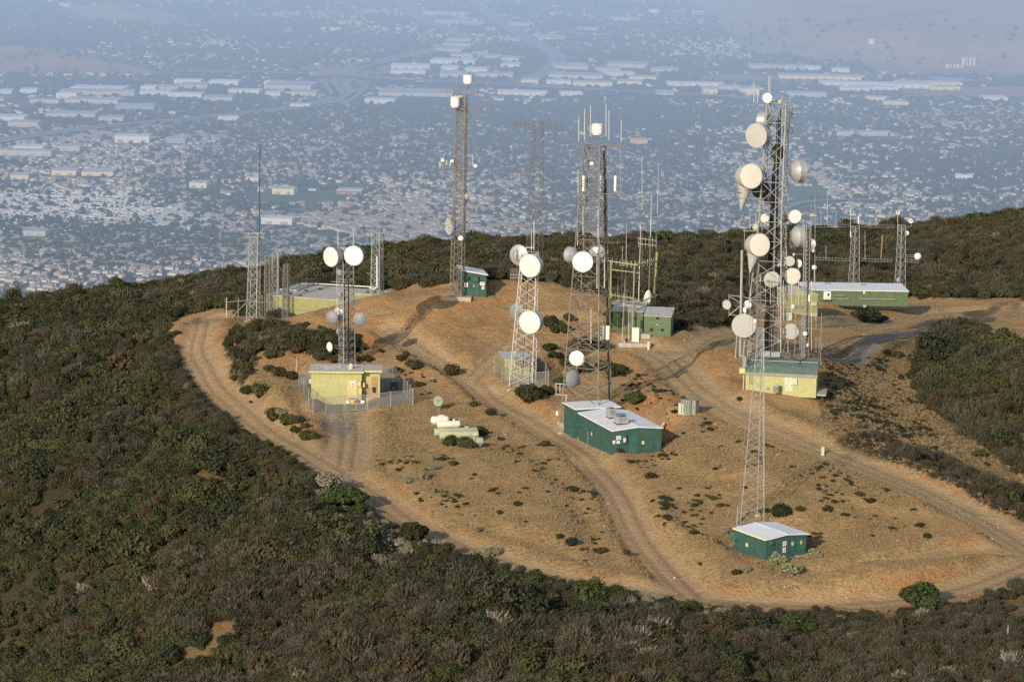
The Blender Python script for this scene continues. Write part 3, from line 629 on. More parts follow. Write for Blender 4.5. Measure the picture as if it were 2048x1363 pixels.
def low_cover():
    n0 = 190000; y = RNG.uniform(275, 560, n0); x = RNG.uniform(-0.2, 0.2, n0) * y; z = glook(HG, x, y); px, py = project(x, y, z)
    inc = in_poly(px, py, CLEAR) & (road_clear(x, y) > 0.35) & keep(x, y)
    yard = in_poly(px, py, [(598,770),(612,742),(770,738),(828,782),(826,806),(700,816),(640,826),(625,826)])
    d = fbm(x, y, 10, 801, 4, 0.6); gr = np.zeros(n0, bool)
    for Q in GRASSP: gr |= in_poly(px, py, Q)
    p = np.where(gr, 0.95, 0.12 + sstep(0.38, 0.56, d) * 0.75); p = np.where((py < 690) & (px < 1250), p * 0.35, p); p = np.where((py < 700) & (px > 1250), p * 0.12, p)
    k = inc & ~yard & (RNG.random(n0) < p); xx, yy, zz = x[k], y[k], z[k]; n = len(xx); s = RNG.uniform(0.11, 0.27, n) * np.where(gr[k], 1.15, 0.85)
    scatter('dry_grass', np.stack([xx, yy, zz - 0.02], 1), np.stack([s, s, s * 1.1], 1), RNG.uniform(0, 6.28, n), RNG.integers(0, 3, n), GRASSC, 'dry golden grass tufts over the orange soil'); print('grass', n)
    # low dark shrublets
    n0 = 42000; y = RNG.uniform(290, 450, n0); x = RNG.uniform(-0.19, 0.2, n0) * y; z = glook(HG, x, y); px, py = project(x, y, z)
    inc = in_poly(px, py, CLEAR) & (road_clear(x, y) > 0.5) & keep(x, y) & ~in_poly(px, py, [(598,760),(612,742),(770,738),(828,782),(826,816),(700,826),(650,880)])
    d = fbm(x, y, 7, 901, 4, 0.65)
    dens = np.zeros(n0)
    for Q, v in (([(900,900),(1190,880),(1230,1050),(1180,1130),(1000,1050),(800,1000),(740,900)], 0.26), ([(1240,920),(1420,840),(1500,860),(1640,910),(1900,1050),(1700,1080),(1400,1080),(1290,1040)], 0.20),
                 ([(1640,790),(1800,820),(1980,930),(2048,1000),(1900,940),(1700,900)], 1.6), ([(740,680),(900,720),(1000,800),(760,800)], 0.1), ([(1240,730),(1400,790),(1480,850),(1250,850)], 0.22), ([(1640,720),(1850,700),(1850,860),(1660,830)], 0.5)):
        dens = np.where(in_poly(px, py, Q), np.maximum(dens, v), dens)
    k = inc & (RNG.random(n0) < dens * sstep(0.44, 0.60, d) * 1.3); xx, yy, zz = x[k], y[k], z[k]; n = len(xx); q = RNG.random(n); vi = np.where(q < 0.38, 2, np.where(q < 0.6, 3, np.where(q < 0.74, 1, np.where(q < 0.84, 8, np.where(q < 0.93, 0, 7)))))
    s = RNG.uniform(0.14, 0.42, n) * np.where(RNG.random(n) < .12, 1.6, 1)
    scatter('low_shrub_cover', np.stack([xx, yy, zz - 0.03], 1), np.stack([s * 1.25, s * 1.1, s * 0.8], 1), RNG.uniform(0, 6.28, n), vi, BUSHC, 'small dark green shrublets dotting the dry slopes'); print('low', n)
    # loose stones
    n0 = 9000; y = RNG.uniform(285, 520, n0); x = RNG.uniform(-0.19, 0.2, n0) * y; z = glook(HG, x, y); px, py = project(x, y, z)
    k = in_poly(px, py, CLEAR) & (RNG.random(n0) < 0.2) & keep(x, y); xx, yy, zz = x[k], y[k], z[k]; n = len(xx)
    s = RNG.uniform(0.03, 0.11, n) * np.where(RNG.random(n) < 0.05, 2.2, 1)
    scatter('loose_gravel', np.stack([xx, yy, zz], 1), np.stack([s * 1.2, s, s * 0.7], 1), RNG.uniform(0, 6.28, n), RNG.integers(0, 2, n), STONEC, 'scattered pale stones over the dirt')
def stone_mesh(seed):
    import bmesh
    bm = bmesh.new(); bmesh.ops.create_icosphere(bm, subdivisions=2, radius=1.0); rg = random.Random(seed)
    for v in bm.verts: v.co *= 0.75 + rg.random() * 0.45
    me = bpy.data.meshes.new('stone'); bm.to_mesh(me); bm.free(); me.materials.append(M_STONE); return me
M_STONE = paint('pale stone', (0.48, 0.38, 0.27), 0.9, 0.2, (0.3, 0.2, 0.12), 0.4, streak=False)
STONEC = variants([stone_mesh(1), stone_mesh(2)], 'stone')
# ------------------------------------------------------------------ buildings
class Bld:
    """A rectangular shed located on the ground: near corner, right corner of its front, left/back depth."""
    def __init__(s, near, right, depth=None, left=None, z=None, zroof=None, maxyaw=None, yaw=None):
        n0 = G(*near) if z is None else None
        z = n0.z if z is None else z
        s.z = z
        zz = z if zroof is None else zroof
        pn = unproj_z(near[0], near[1], zz); pr = unproj_z(right[0], right[1], zz)
        if yaw is None:
            s.yaw = math.atan2(pr.y - pn.y, pr.x - pn.x)
            if left is not None:
                pl = unproj_z(left[0], left[1], zz); y2 = math.atan2(-(pl.x - pn.x), pl.y - pn.y)
                a, b = (pr - pn).length, (pl - pn).length; s.yaw = (s.yaw * a + y2 * b) / (a + b)
        else: s.yaw = yaw
        s.p = Vector((pn.x, pn.y, z)); s.Lx = (pr - pn).length if yaw is None else abs((pr.x - pn.x) / math.cos(s.yaw))
        s.Ly = depth if depth is not None else (pl - pn).length
        s.c, s.s = math.cos(s.yaw), math.sin(s.yaw)
        cx = s.p.x + s.c * s.Lx / 2 - s.s * s.Ly / 2; cy_ = s.p.y + s.s * s.Lx / 2 + s.c * s.Ly / 2
        s.center = (cx, cy_)
        nx_, ny_ = max(1, int(s.Lx / 2)), max(1, int(s.Ly / 2))
        for i in range(nx_ + 1):
            for j in range(ny_ + 1):
                a, b = s.Lx * i / nx_, s.Ly * j / ny_; KEEP_OUT.append((s.p.x + s.c * a - s.s * b, s.p.y + s.s * a + s.c * b, 1.4))
    def root(s, name, label, cat): s.r = empty(name, s.p, label, cat, rz=s.yaw); return s.r
    def loc(s, P):
        d = P - s.p; return Vector((d.x * s.c + d.y * s.s, -d.x * s.s + d.y * s.c, d.z))
    def hit(s, px, py, axis, val):
        d = ray(px, py); o = s.loc(Vector((0, 0, 0))); dl = Vector((d.x * s.c + d.y * s.s, -d.x * s.s + d.y * s.c, d.z))
        t = (val - o[axis]) / dl[axis]; return o + dl * t
    def front(s, px, py): return s.hit(px, py, 1, 0.0)
    def left(s, px, py): return s.hit(px, py, 0, 0.0)
    def roofpt(s, px, py, h): return s.hit(px, py, 2, h)
    def hrow(s, py, px=None):
        return top_z(s.p.x, s.p.y, py) - s.z
def prism_y(mb, prof, y0, y1):
    b = len(mb.v); n = len(prof)
    for (x, z) in prof: mb.v.append((x, y0, z))
    for (x, z) in prof: mb.v.append((x, y1, z))
    mb.f.append(tuple(range(b, b + n))); mb.mi.append(mb.cur); mb.f.append(tuple(range(b + 2 * n - 1, b + n - 1, -1))); mb.mi.append(mb.cur)
    for i in range(n):
        j = (i + 1) % n; mb.f.append((b + i, b + n + i, b + n + j, b + j)); mb.mi.append(mb.cur)
def prism_x(mb, prof, x0, x1):
    """profile in (y, z), extruded along x"""
    b = len(mb.v); n = len(prof)
    for (y, z) in prof: mb.v.append((x0, y, z))
    for (y, z) in prof: mb.v.append((x1, y, z))
    mb.f.append(tuple(range(b + n - 1, b - 1, -1))); mb.mi.append(mb.cur); mb.f.append(tuple(range(b + n, b + 2 * n))); mb.mi.append(mb.cur)
    for i in range(n):
        j = (i + 1) % n; mb.f.append((b + i, b + j, b + n + j, b + n + i)); mb.mi.append(mb.cur)
def sign(parent, p, w_, h_, face='front', plate='sign_white', lines=3, ink='ink_black', text=None, head=None, label=None):
    """a plate standing 2 cm proud of its wall, with rows of small print"""
    rot = 0 if face == 'front' else -PI / 2
    r_ = bpy.data.objects.new('sign', None)
    mb = MB(); mb.box((0, 0, 0), (w_, 0.02, h_)); o = mb.build('sign', M[plate], parent); o.location = p + (Vector((0, -0.025, 0)) if face == 'front' else Vector((-0.025, 0, 0))); o.rotation_euler = (0, 0, rot)
    if label: o['label'] = label
    bpy.data.objects.remove(r_)
    pr = MB(); n = lines; top = h_ * 0.36
    rg = random.Random(int(w_ * 1000 + h_ * 77 + p.x * 13))
    if head: hb = MB(); hb.box((0, -0.014, h_ * 0.36), (w_ * 0.84, 0.006, h_ * 0.2)); hb.build('sign_header', M[head], o); top = h_ * 0.16
    if text:
        lettering('lettering', text, h_ * 0.26, M[ink], o, (0, -0.013, h_ * 0.26), (PI / 2, 0, 0)); top = -0.02
    for i in range(n):
        ww = w_ * (0.45 + 0.4 * rg.random()); zz = top - (top + h_ * 0.40) * (i + 0.5) / n
        pr.box((0, -0.013, zz), (ww, 0.005, h_ * 0.42 / (n + 1.5)))
    if n: pr.build('printed_lines', M[ink], o)
    return o
def door(parent, x0, x1, h, mat, handle=True, y=0.0, label=None, z0=0.05):
    w_ = x1 - x0; mb = MB(); mb.box(((x0 + x1) / 2, y - 0.03, z0 + h / 2), (w_, 0.05, h)); o = mb.build('door', M[mat], parent)
    if label: o['label'] = label
    fr = MB(); fr.box((x0 - 0.04, y - 0.025, z0 + h / 2), (0.07, 0.09, h + 0.08)).box((x1 + 0.04, y - 0.025, z0 + h / 2), (0.07, 0.09, h + 0.08)).box(((x0 + x1) / 2, y - 0.025, z0 + h + 0.06), (w_ + 0.15, 0.09, 0.07)); fr.build('door_frame', M[mat], o)
    if handle: hb = MB(); hb.box((x1 - 0.12, y - 0.09, z0 + h * 0.47), (0.05, 0.09, 0.16)); hb.build('handle', M['dark_grey'], o)
    return o
def part_box(name, mat, parent, c, d, rz=0, label=None):
    mb = MB(); mb.box(c, d, rz); o = mb.build(name, M[mat] if isinstance(mat, str) else mat, parent)
    if label: o['label'] = label
    return o
def hood(parent, p, w_, d_, h_, face, mat='green_door'):
    mb = MB(); s_ = w_ / 2
    if face == 'front': prism_x(mb, [(0, h_), (-d_, h_ * 0.55), (-d_, 0), (0, 0)], p.x - s_, p.x + s_); mb.v = [(v[0], v[1] + p.y, v[2] + p.z) for v in mb.v]
    else:
        prism_y(mb, [(0, h_), (-d_, h_ * 0.55), (-d_, 0), (0, 0)], p.y - s_, p.y + s_); mb.v = [(v[0] + p.x, v[1], v[2] + p.z) for v in mb.v]
    return mb.build('vent_hood', M[mat], parent)
def gable_shed(B, h, rise, wallm, roofm, over=0.25, th=0.14, slab=True):
    w_ = MB(); prism_y(w_, [(0, -0.8), (B.Lx, -0.8), (B.Lx, h), (B.Lx / 2, h + rise), (0, h)], 0, B.Ly); w_.build('wall', M[wallm], B.r)
    r_ = MB(); o = over; k = rise / (B.Lx / 2)
    prism_y(r_, [(-o, h - k * o + .004), (B.Lx / 2, h + rise + .004), (B.Lx + o, h - k * o + .004), (B.Lx + o, h - k * o + th), (B.Lx / 2, h + rise + th), (-o, h - k * o + th)], -o, B.Ly + o)
    seam = MB(); roof = r_.build('roof', M[roofm], B.r)
    seam.tube((B.Lx / 2, -o, h + rise + th), (B.Lx / 2, B.Ly + o, h + rise + th), 0.035, 6); seam.build('ridge_cap', M[roofm], roof)
    fz = MB(); fz.box((-o - 0.012, B.Ly / 2, h - k * o + th * 0.5), (0.03, B.Ly + 2 * o + 0.02, th * 0.9)); fz.build('fascia', M['sign_cream'] if wallm == 'green_wall' and B.Lx < 7 else M[roofm], roof)
    return roof
# --- small dark green shed in the foreground
B1 = Bld((1530.5, 1119), (1623.5, 1112), left=(1453, 1099))
B1.root('equipment_shed', 'small dark green block shed with white roof and prickly pear around it', 'shed')
h1 = B1.hrow(1079.5); gable_shed(B1, h1, 0.28, 'green_wall', 'white_roof', 0.22)
a, b = B1.front(1563, 1100).x, B1.front(1574, 1100).x; door(B1.r, a, b, h1 * 0.86, 'green_door')
a, b = B1.front(1597, 1100).x, B1.front(1610, 1100).x; door(B1.r, a, b, h1 * 0.86, 'green_door')
sign(B1.r, B1.front(1568.5, 1085.8) + Vector((0, -0.04, 0)), 0.50, 0.50, 'front', 'sign_white', 5)
sign(B1.r, B1.front(1567.8, 1097.8) + Vector((0, -0.04, 0)), 0.40, 0.66, 'front', 'sign_white', 3, 'ink_red', None, 'ink_red')
sign(B1.r, B1.front(1585, 1086), 0.28, 0.44, 'front', 'sign_white', 3, 'ink_black', None, 'ink_blue')
sign(B1.r, B1.front(1601.8, 1083.5) + Vector((0, -0.04, 0)), 0.24, 0.40, 'front', 'sign_cream', 4)
sign(B1.r, B1.left(1494, 1088.6), 0.42, 0.42, 'left', 'sign_cream', 4)
hood(B1.r, B1.front(1541, 1088), 0.5, 0.25, 0.55, 'front'); hood(B1.r, B1.front(1606.5, 1095), 0.42, 0.3, 0.4, 'front')
hood(B1.r, B1.left(1470, 1079), 1.1, 0.4, 0.55, 'left'); hood(B1.r, B1.left(1483, 1075), 0.25, 0.2, 0.2, 'left')
v = B1.front(1549.5, 1108); part_box('vent_grille', 'box_grey', B1.r, (v.x, -0.02, v.z), (0.5, 0.04, 0.75))
part_box('conduit', 'green_door', B1.r, (0.16, -0.03, h1 / 2), (0.05, 0.05, h1))
part_box('door_step', 'concrete', B1.r, (B1.front(1568, 1115).x, -0.75, -0.12), (1.3, 1.3, 0.3)); part_box('door_step', 'concrete', B1.r, (B1.front(1603, 1112).x, -0.6, -0.12), (2.0, 1.1, 0.3))
# --- long dark green building with white roof
B2 = Bld((1224.5, 909), (1327, 906), left=(1144, 873)); B2.yaw = B2.yaw
B2.root('equipment_building', 'long dark green block building with bright white roof under the tall brown mast', 'building')
h2 = B2.hrow(862); gable_shed(B2, h2, 0.32, 'green_wall', 'white_roof', 0.16)
a, b = B2.front(1258, 900).x, B2.front(1275, 900).x; door(B2.r, a, b, h2 * 0.78, 'green_door')
sign(B2.r, B2.front(1237, 875), 0.66, 0.52, 'front', 'sign_white', 4); sign(B2.r, B2.front(1227.8, 883.5), 0.34, 0.48, 'front', 'sign_white', 2)
sign(B2.r, B2.front(1236.4, 883.6), 0.46, 0.36, 'front', 'sign_white', 1); sign(B2.r, B2.front(1286, 884.5), 0.34, 0.42, 'front', 'sign_cream', 2)
v = B2.front(1247.5, 876); bx_ = part_box('electrical_box', 'green_door', B2.r, (v.x, -0.16, v.z), (0.55, 0.3, 1.25)); sign(bx_, Vector((v.x, -0.31, v.z - 0.15)), 0.36, 0.56, 'front', 'sign_white', 2, 'ink_red', None, 'ink_red')
sign(B2.r, B2.left(1151.6, 853), 0.30, 0.52, 'left', 'sign_white', 2); sign(B2.r, B2.left(1183.5, 867), 0.32, 0.46, 'left', 'sign_cream', 4)
for q in ((1161, 851), (1177, 857.5)): hood(B2.r, B2.left(*q), 0.7, 0.45, 0.5, 'left')
part_box('conduit', 'galv', B2.r, (-0.05, B2.left(1176, 880).y, 0.6), (0.05, 0.05, 2.4))
v = B2.left(1147, 865); part_box('electrical_box', 'green_door', B2.r, (-0.2, v.y, v.z), (0.35, 0.7, 1.3))
part_box('conduit', 'green_door', B2.r, (B2.front(1281, 900).x, -0.04, h2 * .5), (0.05, 0.06, h2 * .8))
def ac_unit(name, label, P, rz, w_, d_, h_):
    r_ = empty(name, P, label, 'air conditioner', rz=rz, group=None)
    part_box('casing', 'galv', r_, (0, 0, h_ / 2 + 0.15), (w_, d_, h_)); part_box('support_rail', 'dark_grey', r_, (0, -d_ * .38, 0.07), (w_ * 1.1, 0.08, 0.15)); part_box('support_rail', 'dark_grey', r_, (0, d_ * .38, 0.07), (w_ * 1.1, 0.08, 0.15))
    mb = MB(); 
    for i in range(9): mb.box((-w_ * 0.32 + w_ * 0.08 * i, -d_ / 2 - 0.012, h_ * 0.55 + 0.15), (w_ * 0.05, 0.02, h_ * 0.62))
    mb.build('louver_panel', M['box_grey'], r_)
    mb = MB(); mb.lathe([(0.0, 0.05), (min(w_, d_) * .3, 0.05), (min(w_, d_) * .36, 0.0)], 20); o = mb.build('fan_grille', M['dark_grey'], r_); o.location = (w_ * 0.12, 0, h_ + 0.15)
    return r_
def on_roof(B, px, py, h):
    v = B.roofpt(px, py, h); return Vector((B.p.x + B.c * v.x - B.s * v.y, B.p.y + B.s * v.x + B.c * v.y, B.z + v.z))
ac_unit('rooftop_air_conditioner', 'grey air conditioner with pale green side on white roof, nearer of the two', on_roof(B2, 1242, 846.5, h2 + 0.42), B2.yaw, 1.6, 1.15, 0.85)
ac_unit('rooftop_air_conditioner', 'taller grey air conditioner on white roof next to the brown mast', on_roof(B2, 1222, 834.5, h2 + 0.42), B2.yaw, 1.0, 1.2, 1.15)
# annex behind, under the mast
B2b = Bld((1140, 866), (1222, 866), depth=6.2, z=B2.z, yaw=B2.yaw - 0.02)
P_ = unproj_z(1128.5, 852, B2.z); B2b.p = Vector((P_.x, P_.y, B2.z)); B2b.Lx = 5.6; B2b.Ly = 5.4
dv = Vector((-B2.s, B2.c, 0)); B2b.p = B2.p + dv * (B2.Ly + 0.9) + Vector((B2.c, B2.s, 0)) * (-0.15); B2b.p.z = B2.z
B2b.root('annex_shed', 'dark green shed with white roof tucked between the mast legs behind the long building', 'shed')
hb_ = h2 + 0.35; w_ = MB(); prism_y(w_, [(0, -0.8), (6.4, -0.8), (6.4, hb_), (0, hb_)], 0, 4.6); w_.build('wall', M['green_wall'], B2b.r)
r_ = MB(); r_.box((3.2, 2.3, hb_ + 0.08), (6.8, 5.0, 0.14)); r_.build('roof', M['white_roof'], B2b.r)
KEEP_OUT += [(B2b.p.x + 2, B2b.p.y + 2, 4)]
# --- fenced pale yellow shed
B3 = Bld((622, 796.5), (725, 791), depth=5.0, yaw=R(2.0))
B3.root('fenced_shed', 'pale yellow block shed with marked flat roof inside the chain link yard', 'shed')
h3 = B3.hrow(744); Lm = B3.Lx; Lr = B3.front(759.5, 786).x
w_ = MB(); w_.box((Lm / 2, B3.Ly / 2, h3 / 2 - 0.4), (Lm, B3.Ly, h3 + 0.8)); w_.build('wall', M['yellow_wall'], B3.r)
w_ = MB(); w_.box(((Lm + Lr) / 2 + .003, B3.Ly / 2 + 0.55, h3 / 2 - 0.4), (Lr - Lm, B3.Ly - 1.1, h3 + 0.8)); w_.build('side_wall', M['yellow_wall'], B3.r)
r_ = MB(); r_.box((Lm / 2, B3.Ly / 2, h3 + 0.13), (Lm + 0.55, B3.Ly + 0.9, 0.24)); roof3 = r_.build('roof', M['grey_roof'], B3.r)
r_ = MB(); r_.box((Lm + .29 + (Lr - Lm) / 2, B3.Ly / 2 + 0.5, h3 + 0.12), (Lr - Lm + 0.04, B3.Ly - 0.3, 0.22)); r_.build('roof', M['grey_roof'], B3.r)
f_ = MB(); f_.box((Lm / 2, -0.465, h3 + 0.12), (Lm + 0.6, 0.03, 0.27)); f_.build('fascia', M['yellow_door'], roof3)
f_ = MB(); f_.box((Lm + .3 + (Lr - Lm) / 2, 0.345, h3 + 0.11), (Lr - Lm + 0.03, 0.03, 0.25)); f_.build('fascia', M['yellow_door'], roof3)
rm = MB(); zt = h3 + 0.258
for poly in [[(0.3,3.9),(1.6,4.0),(2.2,3.3),(1.2,3.1)],[(2.0,4.5),(1.5,3.2),(3.0,2.9),(2.8,3.8),(4.1,3.6),(3.9,4.6)],[(0.1,1.4),(1.3,2.0),(2.6,1.1),(3.4,1.9),(3.2,0.8)],[(4.4,4.6),(4.1,2.6),(4.4,0.6),(4.9,0.5)],[(5.0,4.4),(5.2,2.4),(5.7,0.4)],[(6.3,4.7),(6.6,3.0),(6.2,1.2)],[(3.4,2.6),(4.2,2.5)],[(1.9,2.5),(3.2,2.2)]]:
    for (x1, y1), (x2, y2) in zip(poly[:-1], poly[1:]):
        L_ = math.hypot(x2 - x1, y2 - y1); rm.box(((x1 + x2) / 2, (y1 + y2) / 2 + .1, zt), (L_ + 0.1, 0.13, 0.012), math.atan2(y2 - y1, x2 - x1))
rm.build('sealant_line', M['white'], roof3)
v = B3.roofpt(701, 737, h3 + 0.25); rv = MB(); rv.box((v.x, v.y, h3 + 0.5), (0.55, 0.5, 0.5)); rv.build('vent_box', M['yellow_door'], roof3)
rv = MB(); rv.lathe([(0.0, 0.3), (0.22, 0.24), (0.3, 0.1), (0.3, 0.0)], 16); o = rv.build('vent_cap', M['box_pale'], roof3); o.location = (v.x + 0.1, v.y, h3 + 0.75)
a, b = B3.front(695.5, 780).x, B3.front(713.5, 780).x; door(B3.r, a, b, h3 * 0.72, 'yellow_door')
sign(B3.r, B3.front(705.5, 766) + Vector((0, -0.05, 0)), 0.62, 0.54, 'front', 'sign_white', 3, 'ink_black', 'BLDG 1')
v = B3.front(721, 783); part_box('electrical_box', 'yellow_door', B3.r, (v.x, -0.13, v.z), (0.35, 0.26, 0.95)); v = B3.front(719, 766); part_box('electrical_box', 'yellow_door', B3.r, (v.x, -0.12, v.z), (0.42, 0.22, 0.85))
v = B3.front(726, 770); part_box('electrical_box', 'yellow_door', B3.r, (v.x + 0.12, 0.3, v.z), (0.25, 0.3, 0.65))
part_box('door_step', 'yellow_door', B3.r, (B3.front(704, 790).x, -0.5, 0.02), (1.4, 0.9, 0.22)); part_box('door_mat', 'dark', B3.r, (B3.front(704, 790).x, -0.45, 0.15), (1.1, 0.5, 0.04))
a, b = B3.front(742, 780).x, B3.front(754.5, 780).x; part_box('window_frame', 'rust_panel', B3.r, ((a + b) / 2, 1.06, h3 * 0.40), (b - a, 0.06, h3 * 0.78)); part_box('window', 'dark', B3.r, ((a + b) / 2, 1.02, h3 * 0.30), ((b - a) * 0.62, 0.04, h3 * 0.22))
part_box('rusty_panel', 'rust_panel', B3.r, (a - 0.5, 1.08, h3 * 0.2), (0.8, 0.04, h3 * 0.38)); v = B3.left(618, 760); part_box('electrical_box', 'box_pale', B3.r, (-0.18, 0.9, h3 * 0.62), (0.3, 0.5, 0.6))
# --- large low olive building
ZB4 = G(533, 638).z
B4 = Bld((533, 589.5), (727, 604.5), depth=13.5, z=ZB4, zroof=ZB4 + 4.05)
B4.root('bunker_building', 'large low olive building with flat grey roof and white pipes beside the orange mound', 'building')
h4 = 4.0; cw0, cw1, cd0, cd1 = B4.Lx * 0.60, B4.Lx * 0.97, 4.6, 8.0    # sunken light court
w_ = MB()
for c_, d_ in (((B4.Lx / 2, cd0 / 2, h4 / 2 - .5), (B4.Lx, cd0, h4 + 1)), ((B4.Lx / 2, (cd1 + B4.Ly) / 2, h4 / 2 - .5), (B4.Lx, B4.Ly - cd1, h4 + 1)), ((cw0 / 2, (cd0 + cd1) / 2, h4 / 2 - .5), (cw0, cd1 - cd0, h4 + .998)), (((cw1 + B4.Lx) / 2, (cd0 + cd1) / 2, h4 / 2 - .5), (B4.Lx - cw1, cd1 - cd0, h4 + .998))): w_.box(c_, d_)
w_.build('wall', M['olive_wall'], B4.r)
r_ = MB()
for c_, d_ in (((B4.Lx / 2, cd0 / 2 - .06, h4 + .06), (B4.Lx + .24, cd0 + .12, .12)), ((B4.Lx / 2, (cd1 + B4.Ly) / 2, h4 + .06), (B4.Lx + .24, B4.Ly - cd1, .12)), ((cw0 / 2, (cd0 + cd1) / 2, h4 + .055), (cw0, cd1 - cd0, .11)), (((cw1 + B4.Lx) / 2, (cd0 + cd1) / 2, h4 + .055), (B4.Lx - cw1, cd1 - cd0, .11))): r_.box(c_, d_)
roof4 = r_.build('roof', M['grey_roof'], B4.r)
pp = MB()
def rp(px, py): v = B4.roofpt(px, py, h4 + 0.3); return Vector((v.x, v.y, h4 + 0.3))
for a_, b_ in (((592, 581), (628, 567)), ((628, 567), (752, 574)), ((628, 567), (600, 567)), ((560, 578), (592, 581))): pp.tube(rp(*a_), rp(*b_), 0.13, 8)
pp.build('roof_pipe', M['white_steel'], roof4)
for q in ((581, 586), (600, 590), (612, 580), (640, 577), (735, 583), (750, 583), (570, 592)): v = rp(*q); o = part_box('roof_curb', 'dark_grey', roof4, (v.x, v.y, h4 + .25), (0.5, 0.4, 0.3))
v = B4.front(640, 610); part_box('wall_pipe', 'galv', B4.r, (v.x * .62, -.2, h4 * .5), (v.x * 1.2, .08, .08)); part_box('wall_vent', 'rust_panel', B4.r, (B4.front(626, 612).x, -.1, B4.front(626, 612).z), (1.1, .2, .25))
# --- shed beside the brown mast with three drums
B5 = Bld((923.5, 590.4), (972.3, 590.0), depth=5.2)
B5.root('sloped_roof_shed', 'tall dark green shed with steep white roof beside the rusty three-drum mast', 'shed')
hl, hr = B5.hrow(541.5), B5.hrow(550)
hr = hl - 0.72
w_ = MB(); prism_y(w_, [(0, -.6), (B5.Lx, -.6), (B5.Lx, hr), (0, hl)], 0, B5.Ly); w_.build('wall', M['green_wall'], B5.r)
r_ = MB(); k = (hl - hr) / B5.Lx; prism_y(r_, [(-.1, hl + k * .1), (B5.Lx + .25, hr - k * .25), (B5.Lx + .25, hr - k * .25 + .16), (-.1, hl + k * .1 + .16)], -.2, B5.Ly + .2); r_.build('roof', M['white_roof'], B5.r)
door(B5.r, B5.front(949, 580).x, B5.front(957, 580).x, 2.2, 'green_door')
sign(B5.r, B5.front(932.3, 569.5), .55, .72, 'front', 'sign_white', 4, 'ink_red'); sign(B5.r, B5.front(949, 571.5), .34, .48, 'front', 'sign_yellow', 2)
sign(B5.r, B5.front(964.5, 567), .74, .52, 'front', 'sign_white', 4); sign(B5.r, B5.front(965.8, 575), .36, .52, 'front', 'sign_white', 1)
v = B5.front(950, 557); part_box('wall_air_conditioner', 'green_door', B5.r, (v.x, -.25, v.z), (.85, .5, .9)); v = B5.front(931, 555); part_box('wall_air_conditioner', 'dark_grey', B5.r, (v.x, -.2, v.z), (.95, .4, .55))
part_box('wall_air_conditioner', 'dark_grey', B5.r, (B5.Lx + .3, 1.5, 1.9), (.6, .8, .7))
# --- container shed behind the white mast
B6 = Bld((1009.5, 760.5), (1067.5, 761), left=(991, 743.5))
B6.root('container_shed', 'weathered cream and green ribbed steel container shed behind the white dish mast', 'shed')
h6 = B6.hrow(720)
w_ = MB(); w_.box((B6.Lx / 2, B6.Ly / 2, h6 / 2 - .25), (B6.Lx, B6.Ly, h6 + .5)); wo6 = w_.build('wall', M['container'], B6.r)
rb = MB(); n_ = int(B6.Lx / .42)
for i in range(n_): rb.box((.2 + i * B6.Lx / n_, -.04, h6 / 2), (.18, .08, h6 - .25))
rb.build('wall_rib', M['container'], wo6)
part_box('side_panel', 'olive_wall', B6.r, (-.03, B6.Ly / 2, h6 / 2), (.05, B6.Ly - .1, h6 - .1))
r_ = MB(); r_.box((B6.Lx / 2, B6.Ly / 2, h6 + .05), (B6.Lx + .12, B6.Ly + .12, .1)); r_.build('roof', M['white_sheet'], B6.r)
# --- leaf green sheds below the timber antenna frame
def rib_roof(B, h, rise, mat, over=.25, step=.38, depth=None, n=None, prof=None):
    Ly = depth or B.Ly; prof = prof or [(-over, h - .02), (Ly + over, h + rise)]
    up = [(y, z + .06) for y, z in prof]; mb = MB(); prism_x(mb, [*prof, *up[::-1]], -over, B.Lx + over); ro = mb.build('roof', M[mat], B.r)
    rb = MB(); x = -over + .1
    while x < B.Lx + over - .05:
        for (y1, z1), (y2, z2) in zip(up[:-1], up[1:]): rb.tube((x, y1, z1), (x, y2, z2), .07, 4, cap=False)
        x += step
    rb.build('corrugation', M[mat], ro); return ro
B7a = Bld((1225, 660), (1286, 668), depth=6.0, yaw=R(-8)); B7a.root('equipment_shed', 'leaf green shed with white corrugated roof under the timber antenna frame', 'shed')
h7 = B7a.hrow(621.5); w_ = MB(); prism_x(w_, [(0, -.5), (6, -.5), (6, h7 + .55), (0, h7)], 0, B7a.Lx); w_.build('wall', M['mid_green_wall'], B7a.r); rib_roof(B7a, h7 + .05, .62, 'white_sheet')
door(B7a.r, B7a.front(1247, 650).x, B7a.front(1256, 650).x, 2.1, 'mid_green_wall'); v = B7a.front(1237, 630); part_box('wall_air_conditioner', 'mid_green_wall', B7a.r, (v.x, -.25, v.z), (.9, .5, .8))
v = B7a.front(1282, 648); part_box('electrical_box', 'dark_grey', B7a.r, (v.x, -.12, v.z), (.25, .22, 1.3)); v = B7a.front(1269, 635); part_box('vent_hood', 'mid_green_wall', B7a.r, (v.x, -.15, v.z), (.6, .3, .3))
B7b = Bld((1287.5, 669), (1341.5, 672.5), depth=5.6, yaw=R(-8)); B7b.root('equipment_shed', 'leaf green annex shed with small wall openings beside the dirt turnout', 'shed')
h7b = B7b.hrow(632); w_ = MB(); prism_x(w_, [(0, -.5), (5.6, -.5), (5.6, h7b + .45), (0, h7b)], 0, B7b.Lx); w_.build('wall', M['mid_green_wall'], B7b.r); rib_roof(B7b, h7b + .05, .5, 'white_sheet', .12)
for q, s_ in (((1303, 659), (.55, .5)), ((1325, 659.5), (.5, .4)), ((1315, 636), (.5, .4))): v = B7b.front(*q); part_box('wall_opening', 'dark', B7b.r, (v.x, -.015, v.z), (s_[0], .03, s_[1]))
v = B7b.front(1314, 649); part_box('label_plate', 'sign_cream', B7b.r, (v.x, -.02, v.z), (.32, .03, .08))
